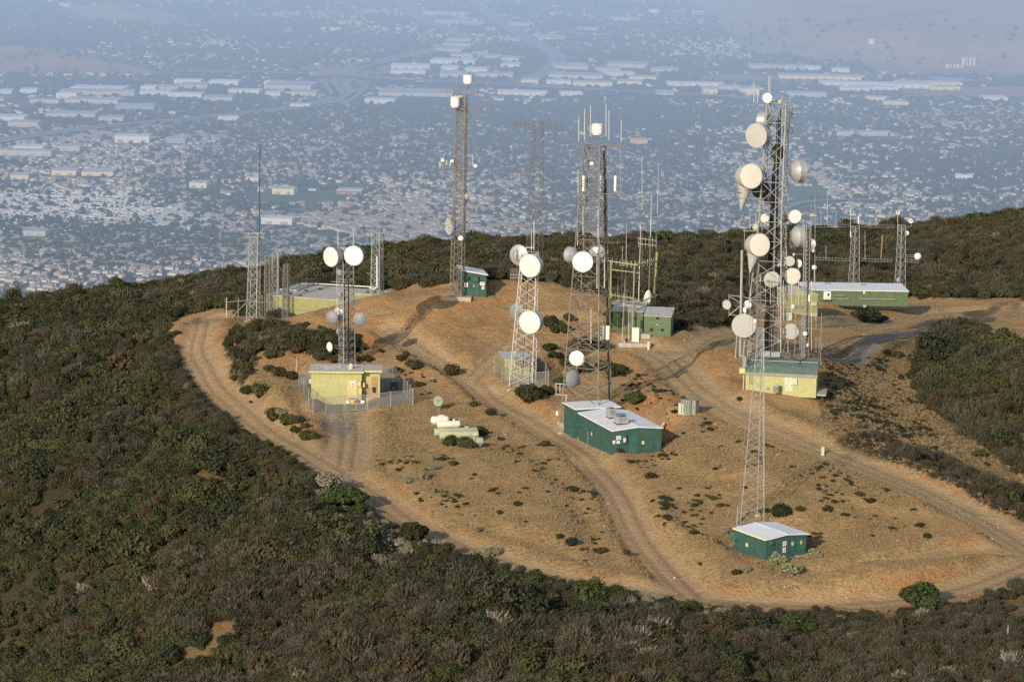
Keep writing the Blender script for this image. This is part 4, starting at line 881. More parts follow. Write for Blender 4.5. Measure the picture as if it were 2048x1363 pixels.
# --- yellow building with green barrel roof
B8 = Bld((1490.5, 779), (1632, 785.5), depth=6.6)
B8.root('barrel_roof_building', 'pale yellow building with ribbed green curved roof at the foot of the big dish tower', 'building')
h8 = B8.hrow(747.5); D8 = B8.Ly
w_ = MB(); prism_x(w_, [(0, -.7), (D8, -.7), (D8, h8 + 1.0), (D8 * .5, h8 + 1.1), (D8 * .2, h8 + .7), (0, h8)], 0, B8.Lx); w_.build('wall', M['yellow_wall'], B8.r)
pr8 = [(-.12, h8 + .25), (D8 * .22, h8 + .98), (D8 * .5, h8 + 1.3), (D8 * .8, h8 + 1.38), (D8 + .1, h8 + 1.3)]
ro8 = rib_roof(B8, h8, 1, 'green_roof', .1, .27, prof=pr8)
f_ = MB(); f_.box((B8.Lx / 2, -.16, h8 + .12), (B8.Lx + .2, .06, .42)); f_.build('fascia', M['box_grey'], ro8)
sm = MB(); sm.box((B8.Lx / 2, D8 * .5, h8 + 1.46), (B8.Lx + .1, .14, .05)); sm.build('seam_strip', M['box_pale'], ro8)
a, b = B8.front(1570, 780).x, B8.front(1584.5, 780).x; door(B8.r, a, b, h8 * .88, 'box_pale'); v = B8.front(1590.5, 762); part_box('electrical_box', 'box_pale', B8.r, (v.x, -.14, v.z), (.5, .28, .8))
for q in ((1573, 758), (1573, 766), (1588, 761)): v = B8.front(*q); o = part_box('meter', 'white', B8.r, (v.x, -.12, v.z), (.2, .16, .2))
ld = MB()
for s_ in (0, 1): x = B8.front(1499 + 5 * s_, 760).x; ld.tube((x, -.15, .8), (x, -.15, h8), .02, 4)
for i in range(7): z_ = .9 + i * .26; ld.tube((B8.front(1499, 760).x, -.15, z_), (B8.front(1504, 760).x, -.15, z_), .018, 4)
ld.build('ladder', M['galv_dark'], B8.r)
v = B8.front(1535, 777); o = part_box('pipe_outlet', 'box_grey', B8.r, (v.x, -.1, .35), (.35, .2, .35)); part_box('junction_box', 'yellow_door', B8.r, (-.55, .8, h8 + .35), (.8, .8, .75)); part_box('cable_riser', 'box_grey', B8.r, (-.35, 1.6, h8 + 1.2), (.5, .4, 2.0))
part_box('side_pipe', 'galv', B8.r, (-.3, .3, h8 * .45), (.16, .16, h8 * .95))
cb = MB(); cb.tube((B8.Lx * .73, -.2, h8 + .2), (B8.Lx * .75, D8 * .5, h8 + 1.52), .045, 5).tube((B8.Lx * .75, D8 * .5, h8 + 1.52), (B8.Lx * .84, D8, h8 + 1.6), .045, 5).tube((B8.Lx * .75, D8 * .5, h8 + 1.52), (B8.Lx * .55, D8 + .1, h8 + 1.6), .045, 5).tube((B8.Lx * .02, D8 * .15, h8 + 1.0), (B8.Lx * .12, D8 * .35, h8 + 1.4), .045, 5).tube((B8.Lx * .12, D8 * .35, h8 + 1.4), (B8.Lx * .55, D8, h8 + 1.6), .045, 5); cb.build('roof_cable', M['black'], ro8)
# condenser by its wall and slab on its side
def world(B, x, y, z=0): return Vector((B.p.x + B.c * x - B.s * y, B.p.y + B.s * x + B.c * y, B.z + z))
cr_ = empty('condenser_unit', world(B8, B8.front(1554, 780).x, -.75, 0), 'round sided grey condenser unit standing against the yellow wall', 'air conditioner', rz=B8.yaw)
mb = MB(); mb.lathe([(0, 0), (.46, 0), (.46, 1.0), (0, 1.0)], 20); mb.build('casing', M['galv_dark'], cr_); mb = MB(); mb.lathe([(0, 1.05), (.42, 1.05), (.48, 1.0), (.48, .93)], 20); mb.build('top_cover', M['box_pale'], cr_)
sb = MB(); sb.box((0, 0, 0), (1.3, 4.6, .22)); o = sb.build('concrete_slab', M['concrete'], None, loc=world(B8, B8.Lx + .8, 1.0, -.02)); o.rotation_euler = (0, 0, B8.yaw); tag(o, 'thin concrete slab along the side of the yellow building', 'slab')
# --- small yellow block building behind the big tower, olive on its shaded front
B9 = Bld((1581, 626), (1637, 627), left=(1545, 612)); B9.Ly = 7.5
B9.root('block_building', 'small yellow block building with shaded olive front and grey roof behind the big dish tower', 'building')
h9 = B9.hrow(590); gable_shed(B9, h9, .5, 'yellow_wall', 'grey_roof', .12); part_box('shaded_front', 'olive_wall', B9.r, (B9.Lx / 2, -.02, h9 / 2), (B9.Lx - .1, .03, h9 - .05))  # olive plate over the yellow front wall puts its shade into the colour
v = B9.front(1627, 607); part_box('wall_air_conditioner', 'box_pale', B9.r, (v.x, -.2, v.z), (.95, .4, .55))
# --- long green building at the far side
B10 = Bld((1608, 601), (1815.5, 604), depth=8.5)
B10.root('long_green_building', 'long low green building with white flat roof behind two grey masts', 'building')
h10 = B10.hrow(580); w_ = MB(); w_.box((B10.Lx / 2, B10.Ly / 2, h10 / 2 - .4), (B10.Lx, B10.Ly, h10 + .8)); w_.build('wall', M['mid_green_wall'], B10.r)
r_ = MB(); r_.box((B10.Lx / 2, B10.Ly / 2, h10 + .07), (B10.Lx + .3, B10.Ly + .3, .14)); r10 = r_.build('roof', M['white_roof'], B10.r)
for a_, b_ in (((1650, 596), (1698, 597)), ((1718, 597), (1792, 598))): va, vb = B10.front(*a_), B10.front(*b_); part_box('wall_pipe', 'galv', B10.r, ((va.x + vb.x) / 2, -.15, (va.z + vb.z) / 2), (vb.x - va.x, .12, .12))
v = B10.front(1678, 590); part_box('cable_tray', 'galv', B10.r, (v.x, -.3, v.z), (2.2, .4, .1)); sign(B10.r, B10.front(1728, 584.5), .32, .5, 'front', 'sign_white', 2)
for i in range(1, 8): part_box('panel_joint', 'dark_grey', B10.r, (B10.Lx * i / 8, -.012, h10 / 2), (.05, .02, h10 - .05))
for q in ((1655, 570), (1727, 573)): v = B10.roofpt(q[0], q[1], h10); part_box('roof_vent', 'box_grey', r10, (v.x, v.y, h10 + .3), (.8, .6, .35))
# --- concrete pads of the masts
def slab(px, py, sx, sy, h, label, rz=0.0, mat='concrete', dz=0.0):
    P = G(px, py); mb = MB(); mb.box((0, 0, h / 2 - .3), (sx, sy, h + .6)); o = mb.build('concrete_pad', M[mat], None, loc=P + Vector((0, 0, dz))); o.rotation_euler = (0, 0, rz); tag(o, label, 'slab'); KEEP_OUT.append((P.x, P.y, max(sx, sy) * .6)); return o
slab(1713, 603, 7.0, 3.2, .12, 'concrete pad under the nearer grey mast of the long green building'); slab(1800, 604, 7.0, 3.2, .12, 'concrete pad under the outer grey mast of the long green building')
slab(915, 595, 4.6, 2.0, .25, 'concrete pad under the rusty three-drum mast', R(-6)); slab(1272, 684, 5.0, 3.2, .1, 'concrete pad carrying the white cabinet', R(-10))
P_ = G(1132, 855); mb = MB(); mb.box((0, 0, .05), (.5, 5.6, .9)); o = mb.build('retaining_kerb', M['concrete'], None, loc=P_); o.rotation_euler = (0, 0, B2.yaw); tag(o, 'low concrete retaining kerb beside the brown mast and annex', 'kerb')
# --- cabinets, posts
def cabinet(name, px, py, sx, sy, h, mat, label, cat='cabinet', rz=0.0, parts=True, group=None):
    P = G(px, py); r_ = empty(name, P, label, cat, group, rz=rz)
    part_box('body', mat, r_, (0, 0, h / 2 - .05), (sx, sy, h + .1)); part_box('lid', mat, r_, (0, 0, h + .04), (sx + .08, sy + .08, .08))
    if parts: part_box('door', mat, r_, (0, -sy / 2 - .015, h * .5), (sx * .84, .03, h * .86)); part_box('handle', 'dark_grey', r_, (sx * .3, -sy / 2 - .05, h * .5), (.04, .05, .18))
    KEEP_OUT.append((P.x, P.y, max(sx, sy) * .7)); return r_
cabinet('meter_cabinet', 1271.5, 682, 1.1, .8, 2.05, 'tank_white', 'white service cabinet on the concrete pad before the leaf green sheds', rz=R(-14))
part = slab(1250, 688, .25, 2.2, .8, 'short concrete kerb wall at the left end of the white cabinet pad', R(-10)); slab(1285, 676, 2.4, .2, .7, 'low concrete wall behind the white cabinet', R(-10))
cabinet('utility_post', 1297, 698, .36, .34, 1.15, 'box_pale', 'pale utility pedestal beside the white cabinet pad', 'utility box', R(-10), False)
cabinet('utility_post', 1728.5, 626, .42, .4, 1.35, 'box_pale', 'pale utility pedestal behind the dark shrub on the far dirt bank', 'utility box', 0, False)
cabinet('utility_post', 1645, 909, .40, .38, 1.0, 'box_pale', 'pale utility pedestal at the edge of the wide dirt road', 'utility box', 0, False)
cabinet('utility_post', 1722, 601, .35, .3, .9, 'box_pale', 'small pale pedestal on the pad before the long green building', 'utility box', 0, False)
for i, (px, py, sx, sy, h, mt, lb) in enumerate([(1366, 826, 1.0, .9, 1.35, 'box_pale', 'small pale green transformer box, lowest of the three cabinets on the slope'), (1374, 827, 1.5, .9, 1.9, 'box_grey', 'grey ribbed transformer cabinet between the two others on the slope'), (1387, 826, 1.15, 1.0, 1.85, 'box_grey', 'grey square transformer cabinet beside the ribbed one on the slope')]):
    c_ = cabinet('transformer_cabinet', px, py, sx, sy, h, mt, lb, 'transformer', R(-32), i != 1)
    if i == 1:
        for k in range(4): part_box('cooling_fin', mt, c_, (-.55 + k * .36, -.52, h * .5), (.14, .2, h * .9))
# far white generator on trailer
gr = empty('generator_trailer', G(1653, 604), 'white generator on a small dark trailer by the long green building', 'generator')
part_box('housing', 'white', gr, (0, 0, 1.35), (1.3, 1.6, 1.5)); part_box('control_panel', 'dark_grey', gr, (.2, -.82, 1.5), (.35, .04, .5)); part_box('trailer_frame', 'dark_grey', gr, (0, 0, .5), (1.5, 2.2, .2)); 
for s_ in (-1, 1): mb = MB(); mb.lathe([(0, -.1), (.33, -.1), (.33, .1), (0, .1)], 16, Matrix.Rotation(PI / 2, 4, 'Y')); o = mb.build('wheel', M['black'], gr); o.location = (s_ * .78, -.2, .33)
# black generator in the yard
gr = empty('generator', G(788, 782), 'black generator on legs over a concrete base inside the chain link yard', 'generator', rz=R(8))
part_box('housing', 'dark_grey', gr, (0, 0, 1.15), (1.05, 1.2, .75)); part_box('base_slab', 'concrete', gr, (0, 0, -.02), (1.6, 1.8, .2)); part_box('lid', 'galv_dark', gr, (0, 0, 1.56), (1.1, 1.25, .07))
for sx in (-1, 1):
    for sy in (-1, 1): part_box('leg', 'black', gr, (sx * .45, sy * .5, .43), (.09, .09, .7))
part_box('brace', 'black', gr, (0, -.5, .3), (.9, .06, .06))
# --- tanks
def tank(pl, pr, rpx, mat, label, dome='round', saddle=True, flat=.35, extra=None):
    A = G(pl[0], pl[1] + rpx); k = mpp(A.y); r_ = rpx * k; up = r_ + (.45 if saddle else .1)
    a_ = unproj(pl[0], pl[1], A.y); 
    b_ = unproj(pr[0], pr[1], A.y + (pr[0] - pl[0]) * k * .22)
    gz = min(hz(a_.x, a_.y), hz(b_.x, b_.y)); c_ = (a_ + b_) / 2; d_ = b_ - a_; d_.z = 0
    root = empty('storage_tank', Vector((c_.x, c_.y, c_.z)), label, 'tank', rz=math.atan2(d_.y, d_.x)); Lh = d_.length / 2
    prof = [(0, -Lh)]; e = r_ * flat
    for i in range(1, 8): t = i / 7 * PI / 2; prof.append((r_ * math.sin(t), -Lh + e * (1 - math.cos(t))))
    for i in range(0, 8): t = PI / 2 * (1 - i / 7); prof.append((r_ * math.sin(t), Lh - e * (1 - math.cos(t))))
    mb = MB(); mb.lathe(prof, 28, Matrix.Rotation(PI / 2, 4, 'Y')); mb.build('shell', M[mat], root, smooth=True)
    for s_ in (-.6, .6):
        g = hz(*(root.matrix_basis @ Vector((Lh * s_, 0, 0))).xy) - c_.z; hh = -g; 
        if hh < r_ * .6: hh = r_ * .8
        part_box('saddle', 'concrete' if saddle else mat, root, (Lh * s_, 0, (-hh - .15 - r_ * .55) / 2), (.32, r_ * 1.3, max(.2, hh + .15 - r_ * .55)))
    KEEP_OUT.append((c_.x, c_.y, 1.6)); KEEP_OUT.append((a_.x, a_.y, 1.3)); KEEP_OUT.append((b_.x, b_.y, 1.3)); return root, r_, Lh
t, r_, l_ = tank((861, 839), (899, 840), 8.3, 'tank_white', 'chalky white rounded gas tank, farthest of the five tanks', flat=.9, saddle=False); part_box('valve_dome', 'tank_white', t, (.15, 0, r_ + .05), (.7, .35, .22))
t, r_, l_ = tank((874, 848.5), (920.5, 847.5), 7.3, 'tank_white', 'bright white gas tank with a small valve on top', flat=.35, saddle=False); mb = MB(); mb.lathe([(0, .3), (.16, .28), (.16, 0)], 14); o = mb.build('valve_dome', M['tank_white'], t, loc=(.75, 0, r_ - .03))
t, r_, l_ = tank((868, 864.5), (955, 861), 8.2, 'tank_green', 'long pale green tank behind the stained olive one', flat=.25); o = part_box('blue_cover', 'ink_blue', t, (l_ * .62, -.1, r_ + .05), (.45, .3, .14)); part_box('valve_dome', 'tank_green', t, (l_ * .5, 0, r_ + .08), (.6, .4, .25))
t, r_, l_ = tank((878.5, 870.5), (957, 866.5), 8.6, 'tank_olive', 'long stained olive tank on pale concrete saddles', flat=.25); sign(t, Vector((l_ * .78, -r_ * .93, .1)), .5, .16, 'front', 'sign_white', 0)
t, r_, l_ = tank((930, 883), (966, 881), 8.2, 'tank_green', 'short rust spotted green tank, lowest and smallest of the tanks', flat=.2); part_box('strap', 'sign_cream', t, (-.05, -r_ * .1, 0), (.06, r_ * 2.0, r_ * 2.06))
P_ = G(928, 839); mb = MB(); [mb.box((-.55 + i * .22, 0, .06), (.19, 1.3, .05)) for i in range(6)]; [mb.box((0, y_, .0), (1.3, .1, .08)) for y_ in (-.5, .5)]
o = mb.build('pallet', M['planks'], None, loc=P_); o.rotation_euler = (R(6), 0, R(25)); tag(o, 'grey wooden pallet lying on the dirt behind the white tank', 'pallet')
# culvert pipes
P1, P2 = G(1590, 1142), G(1569, 1176); mb = MB(); mb.tube((0, 0, .25), (P2 - P1) + Vector((0, 0, .2)), .13, 10); o = mb.build('metal_pipe', M['galv'], None, loc=P1); tag(o, 'pale metal drain pipe sloping down from the prickly pear to the road', 'pipe')
P1, P2 = G(1584, 1142), G(1568, 1174); mb = MB(); mb.tube((0, 0, .2), (P2 - P1) + Vector((0, 0, .15)), .10, 10); o = mb.build('metal_pipe', M['galv_dark'], None, loc=P1); tag(o, 'darker drain pipe lying along the pale one below the green shed', 'pipe')
# --- chain link fences
def fence(name, label, posts, h, group=None, arms=False, gate=None):
    Ps = [G(*p) for p in posts]; root = empty(name, Ps[0], label, 'fence', group); o0 = Ps[0]
    for i, P in enumerate(Ps):
        mb = MB(); mb.tube(P - o0 - Vector((0, 0, .3)), P - o0 + Vector((0, 0, h + .08)), .045, 6)
        if arms: mb.tube(P - o0 + Vector((0, 0, h + .05)), P - o0 + Vector((.22, 0, h + .4)), .03, 4)
        mb.build('post', M['galv'], root)
    pn = MB(); rl = MB()
    for i, (a_, b_) in enumerate(zip(Ps[:-1], Ps[1:])):
        a_ = a_ - o0; b_ = b_ - o0; pn.quad(a_ + Vector((0, 0, .03)), b_ + Vector((0, 0, .03)), b_ + Vector((0, 0, h)), a_ + Vector((0, 0, h))); rl.tube(a_ + Vector((0, 0, h)), b_ + Vector((0, 0, h)), .028, 5); rl.tube(a_ + Vector((0, 0, .06)), b_ + Vector((0, 0, .06)), .012, 4)
    pn.build('chain_link_panel', M['link'], root); rl.build('rail', M['galv'], root); return root
F3 = 2.25
fence('chain_link_fence', 'chain link fence run along the left side of the yellow shed yard', [(626, 828), (617, 808), (608, 790), (598, 772)], F3)
fence('chain_link_fence', 'short front chain link fence run left of the signed gate', [(626.2, 828.6), (652, 825), (688, 821.8)], F3)
fence('chain_link_fence', 'front chain link fence run between the gate and the right yard corner', [(735.5, 820), (781.6, 814), (825.5, 810.6)], F3)
fence('chain_link_fence', 'chain link fence run with angled arms along the right side of the yard', [(826, 811), (820, 803), (814, 795), (808, 787), (798, 775), (786, 760)], F3, arms=True)
fence('chain_link_fence', 'back chain link fence run behind the yellow shed', [(786, 759.5), (740, 763), (690, 766), (640, 769), (598.5, 771.5)], F3)
ga = G(689, 821.7); gb = G(735, 820); gr = empty('double_gate', ga, 'double chain link gate with three signs in front of the yellow shed', 'gate'); gm = (ga + gb) / 2
for a_, b_ in ((ga, gm), (gm, gb)):
    a_ = a_ - ga; b_ = b_ - ga; d_ = (b_ - a_); a_ = a_ + d_ * .04; b_ = b_ - d_ * .04; leaf = MB()
    leaf.tube(a_ + Vector((0, 0, .1)), a_ + Vector((0, 0, F3)), .035, 5).tube(b_ + Vector((0, 0, .1)), b_ + Vector((0, 0, F3)), .035, 5).tube(a_ + Vector((0, 0, F3)), b_ + Vector((0, 0, F3)), .03, 5).tube(a_ + Vector((0, 0, .1)), b_ + Vector((0, 0, .1)), .03, 5)
    lo_ = leaf.build('gate_leaf', M['galv'], gr); pn = MB(); pn.quad(a_ + Vector((0, 0, .1)), b_ + Vector((0, 0, .1)), b_ + Vector((0, 0, F3)), a_ + Vector((0, 0, F3))); pn.build('chain_link_panel', M['link'], lo_)
gz_ = lambda px, py: unproj(px, py, ga.y) - ga
sign(gr, gz_(695.2, 802) + Vector((0, -.06, 0)), .42, .56, 'front', 'sign_white', 3, 'ink_black', None, 'ink_blue'); sign(gr, gz_(704.8, 803.4) + Vector((0, -.06, 0)), .52, .38, 'front', 'sign_yellow', 2); sign(gr, gz_(725.3, 803) + Vector((0, -.06, 0)), .48, .42, 'front', 'sign_white', 3)
fence('chain_link_fence', 'tall narrow chain link fence run right of the container shed', [(1097, 774), (1091, 760), (1083, 745), (1078, 728)], 2.5)
fence('chain_link_fence', 'chain link fence run at the left edge of the container shed', [(1019, 773), (1004, 763), (988.5, 748)], 2.4)
fence('chain_link_fence', 'chain link fence run between the white mast and the container shed', [(1019.5, 773), (1056, 776), (1097, 775)], 2.4)
# gravel yard surface is part of the ground; dead yucca stalks
for i, (px, py, top, lb) in enumerate([(592.5, 742, 712, 'dead pale stalk standing in shrubs beside the yard fence'), (456, 1237, 1194, 'tall dead yucca stalk on the bare tan patch of the near slope'), (2014, 1282, 1250, 'dead yucca stalk in dry brush near the bottom corner')]):
    P = G(px, py); hh = top_z(P.x, P.y, top) - P.z; mb = MB(); mb.tube((0, 0, -.1), (.05, 0, hh * .6), .07, 6, .05).tube((.05, 0, hh * .6), (.02, 0, hh), .05, 6, .02)
    for k in range(9): z_ = hh * (.55 + .05 * k); a_ = k * 2.4; mb.tube((.04, 0, z_), (.04 + .16 * math.cos(a_), .16 * math.sin(a_), z_ + .12), .02, 4, .008)
    o = mb.build('dead_stalk', M['stalk'], None, loc=P); tag(o, lb, 'dead plant')

# ------------------------------------------------------------------ single shrubs one can count
SHM = {}
def shrub_proto(key, mat, seed, kind='leaf', n=1500, size=.13, lobes=9, flat=.9):
    SHM[key] = bush_mesh('shrub_crown', L[mat], seed, kind, n, size, lobes, flat)
shrub_proto('dark_a', 'dark', 101); shrub_proto('dark_b', 'dark', 102, lobes=7); shrub_proto('olive_a', 'olive', 103); shrub_proto('olive_b', 'olive', 104, lobes=11); shrub_proto('rust_a', 'rust', 105, 'leaf', 1500, .11); shrub_proto('bright_a', 'bright', 106, n=2400, size=.10, lobes=12); shrub_proto('grey_a', 'grey', 107, 'twig', 1500, .12, 9); shrub_proto('sage_a', 'sage', 108, 'leaf', 900, .09, 10, .7)
SHM['cactus'] = bush_mesh('cactus_pads', L['cactus'], 109, 'leaf', 260, .24, 9, .7, False)
TRK = MB(); TRK.tube((0, 0, -.2), (.1, .05, .45), .09, 6, .05).tube((0, 0, -.05), (-.25, .1, .5), .06, 5, .03).tube((0, 0, -.05), (.2, -.2, .45), .06, 5, .03)
TRKO = TRK.build('trunk', M['planks'], None); TRKM = TRKO.data; bpy.data.objects.remove(TRKO)
def shrub(px, py, wpx, key, label, name='shrub', cat='shrub', hk=1.0, group=None):
    P = G(px, py); s_ = wpx * mpp(P.y) * .5
    if group is None or wpx > 26:
        r_ = empty(name, P, label, cat, group, rz=random.uniform(0, 6.28)); c_ = bpy.data.objects.new('crown', SHM[key]); COL.objects.link(c_); c_.parent = r_; c_.scale = (s_, s_ * .95, s_ * hk)
        t_ = bpy.data.objects.new('trunk', TRKM); COL.objects.link(t_); t_.parent = r_; t_.scale = (s_ * .9,) * 3
    else:
        r_ = bpy.data.objects.new(name, SHM[key]); COL.objects.link(r_); r_.location = P; r_.scale = (s_, s_ * .95, s_ * hk); r_.rotation_euler = (0, 0, random.uniform(0, 6.28)); tag(r_, label, cat, group)
    KEEP_OUT.append((P.x, P.y, s_ * .8)); return r_
shrub(1850, 1212, 112, 'bright_a', 'big round dense green bush beside the lower dirt road', hk=.85)
shrub(902, 750, 40, 'rust_a', 'round brown green shrub standing alone where the tracks meet', hk=1.25)
shrub(1268, 806, 46, 'bright_a', 'glossy green round shrub alone on the slope behind the long building', hk=1.05)
shrub(690, 1012, 100, 'bright_a', 'big fresh green bush among grey brush below the lower road', hk=.8)
shrub(125, 900, 62, 'bright_a', 'light green bush standing out on the dark left slope', hk=.8)
shrub(1728, 640, 62, 'dark_a', 'wide dark shrub clump on the far dirt bank before the pale pedestal', hk=.8); shrub(1755, 643, 48, 'dark_b', 'low dark shrub at the right end of the far dirt bank clump', hk=.6)
shrub(1585, 1262, 96, 'bright_a', 'bright green bush in the brush below the lower road bend', hk=.75); shrub(1960, 912, 34, 'bright_a', 'small fresh green bush on the right hand dry slope', hk=.8)
shrub(660, 975, 88, 'sage_a', 'pale silvery sage bush at the road edge above the big green bush', hk=.8); shrub(830, 1075, 60, 'dark_b', 'dark shrub on the lower road edge under the tan cut bank'); shrub(985, 1110, 46, 'sage_a', 'silvery sage shrub at the lower road edge')
shrub(384, 1200, 44, 'sage_a', 'pale yellow dry shrub above the bare tan patch', hk=.9)
GRP = 'shrubs scattered over the bare hilltop'
rr = random.Random(5)
SPOTS = [(470,690,34,'dark_a'),(500,672,36,'olive_a'),(480,715,36,'dark_b'),(520,700,42,'olive_b'),(545,680,34,'grey_a'),(575,665,30,'rust_a'),(600,672,34,'olive_a'),(548,716,40,'olive_b'),(492,745,34,'rust_a'),(470,760,24,'olive_a'),(520,790,50,'olive_b'),(498,785,36,'dark_a'),
 (630,690,30,'grey_a'),(590,705,40,'rust_a'),(560,752,42,'rust_a'),(585,758,34,'dark_b'),(540,742,36,'grey_a'),(640,720,40,'grey_a'),(665,725,36,'rust_a'),(612,652,20,'olive_a'),(640,660,20,'grey_a'),(725,700,28,'grey_a'),(735,722,26,'dark_b'),(760,705,18,'dark_a'),(800,722,30,'olive_a'),(828,735,44,'olive_b'),(790,745,30,'dark_b'),(810,712,22,'rust_a'),(838,772,26,'olive_a'),(720,722,24,'rust_a'),
 (545,838,46,'olive_b'),(575,850,50,'olive_a'),(600,845,36,'grey_a'),(562,830,34,'sage_a'),(618,880,46,'olive_b'),(590,868,32,'dark_a'),(608,855,26,'rust_a'),(502,806,12,'rust_a'),(1062,800,64,'dark_b'),(1040,795,40,'olive_a'),(1092,790,36,'dark_a'),(1105,650,44,'dark_a'),(1122,665,46,'dark_b'),(1138,640,36,'olive_a'),(1098,700,34,'dark_b'),(1110,718,36,'dark_a'),(1140,730,50,'olive_b'),(1165,745,44,'dark_b'),(1130,770,48,'dark_a'),(1210,740,46,'olive_a'),(1232,750,52,'dark_b'),(1195,695,44,'dark_a'),(1170,690,34,'dark_b'),
 (980,830,32,'grey_a'),(948,812,26,'olive_a'),(985,590,10,'olive_a'),(1092,892,26,'olive_a'),(940,870,22,'dark_a'),(965,870,26,'dark_b'),(960,860,24,'olive_a'),(905,890,40,'dark_b'),(930,895,44,'olive_b'),(1000,880,20,'olive_a'),(850,955,32,'sage_a'),(818,965,36,'sage_a'),(833,908,24,'sage_a'),(905,930,26,'olive_a'),(870,938,30,'sage_a'),(1148,1088,34,'dark_a'),(1120,1076,18,'dark_b'),(1205,1105,30,'olive_a'),(1253,1108,22,'grey_a'),(1035,1010,18,'dark_a'),(1000,1028,18,'grey_a'),(955,1062,26,'sage_a'),(815,1052,20,'dark_a'),
 (1555,1030,50,'dark_a'),(1600,1022,24,'olive_a'),(1530,1025,24,'dark_b'),(1655,1022,24,'dark_b'),(1475,1150,24,'dark_a'),(1495,1143,26,'sage_a'),(1400,1130,20,'olive_a'),(1460,1065,26,'sage_a'),(1390,1068,22,'dark_a'),(1745,1005,22,'dark_a'),(1855,1075,20,'dark_b'),(1480,800,14,'dark_a'),(1420,860,16,'dark_b'),(1240,905,18,'grey_a'),(1700,970,12,'dark_a'),(1300,955,26,'dark_b'),(1330,1010,24,'dark_a'),
 (1890,665,36,'dark_a'),(1920,672,60,'olive_b'),(1865,690,40,'dark_b'),(1960,680,56,'grey_a'),(1990,700,60,'olive_b'),(2020,712,50,'grey_a'),(1900,715,60,'dark_a'),(1862,735,56,'dark_b'),(1795,715,30,'rust_a'),(1775,708,24,'rust_a'),(1410,640,44,'dark_b'),(1440,648,40,'olive_a'),(1395,628,40,'rust_a'),(1470,640,36,'dark_a')]
for i, (px, py, w_, k_) in enumerate(SPOTS):
    kind = {'dark': 'dark green', 'olive': 'olive green', 'grey': 'grey twiggy', 'rust': 'rusty brown', 'sage': 'silvery sage'}[k_.split('_')[0]]
    shrub(px, py, w_, k_, kind + ' shrub growing on the bare orange hilltop', group=GRP, hk=rr.uniform(.75, 1.05))
for (px, py, w_) in [(1478,1075,38),(1470,1095,30),(1556,1122,44),(1610,1105,30),(1628,1110,34),(1580,1145,46),(1598,1140,26),(1545,1130,24),(1638,1113,20),(1465,1060,20)]:
    shrub(px, py, w_, 'cactus', 'grey green prickly pear clump around the small green shed', 'prickly_pear', 'cactus', .8, 'prickly pears around the small green shed')
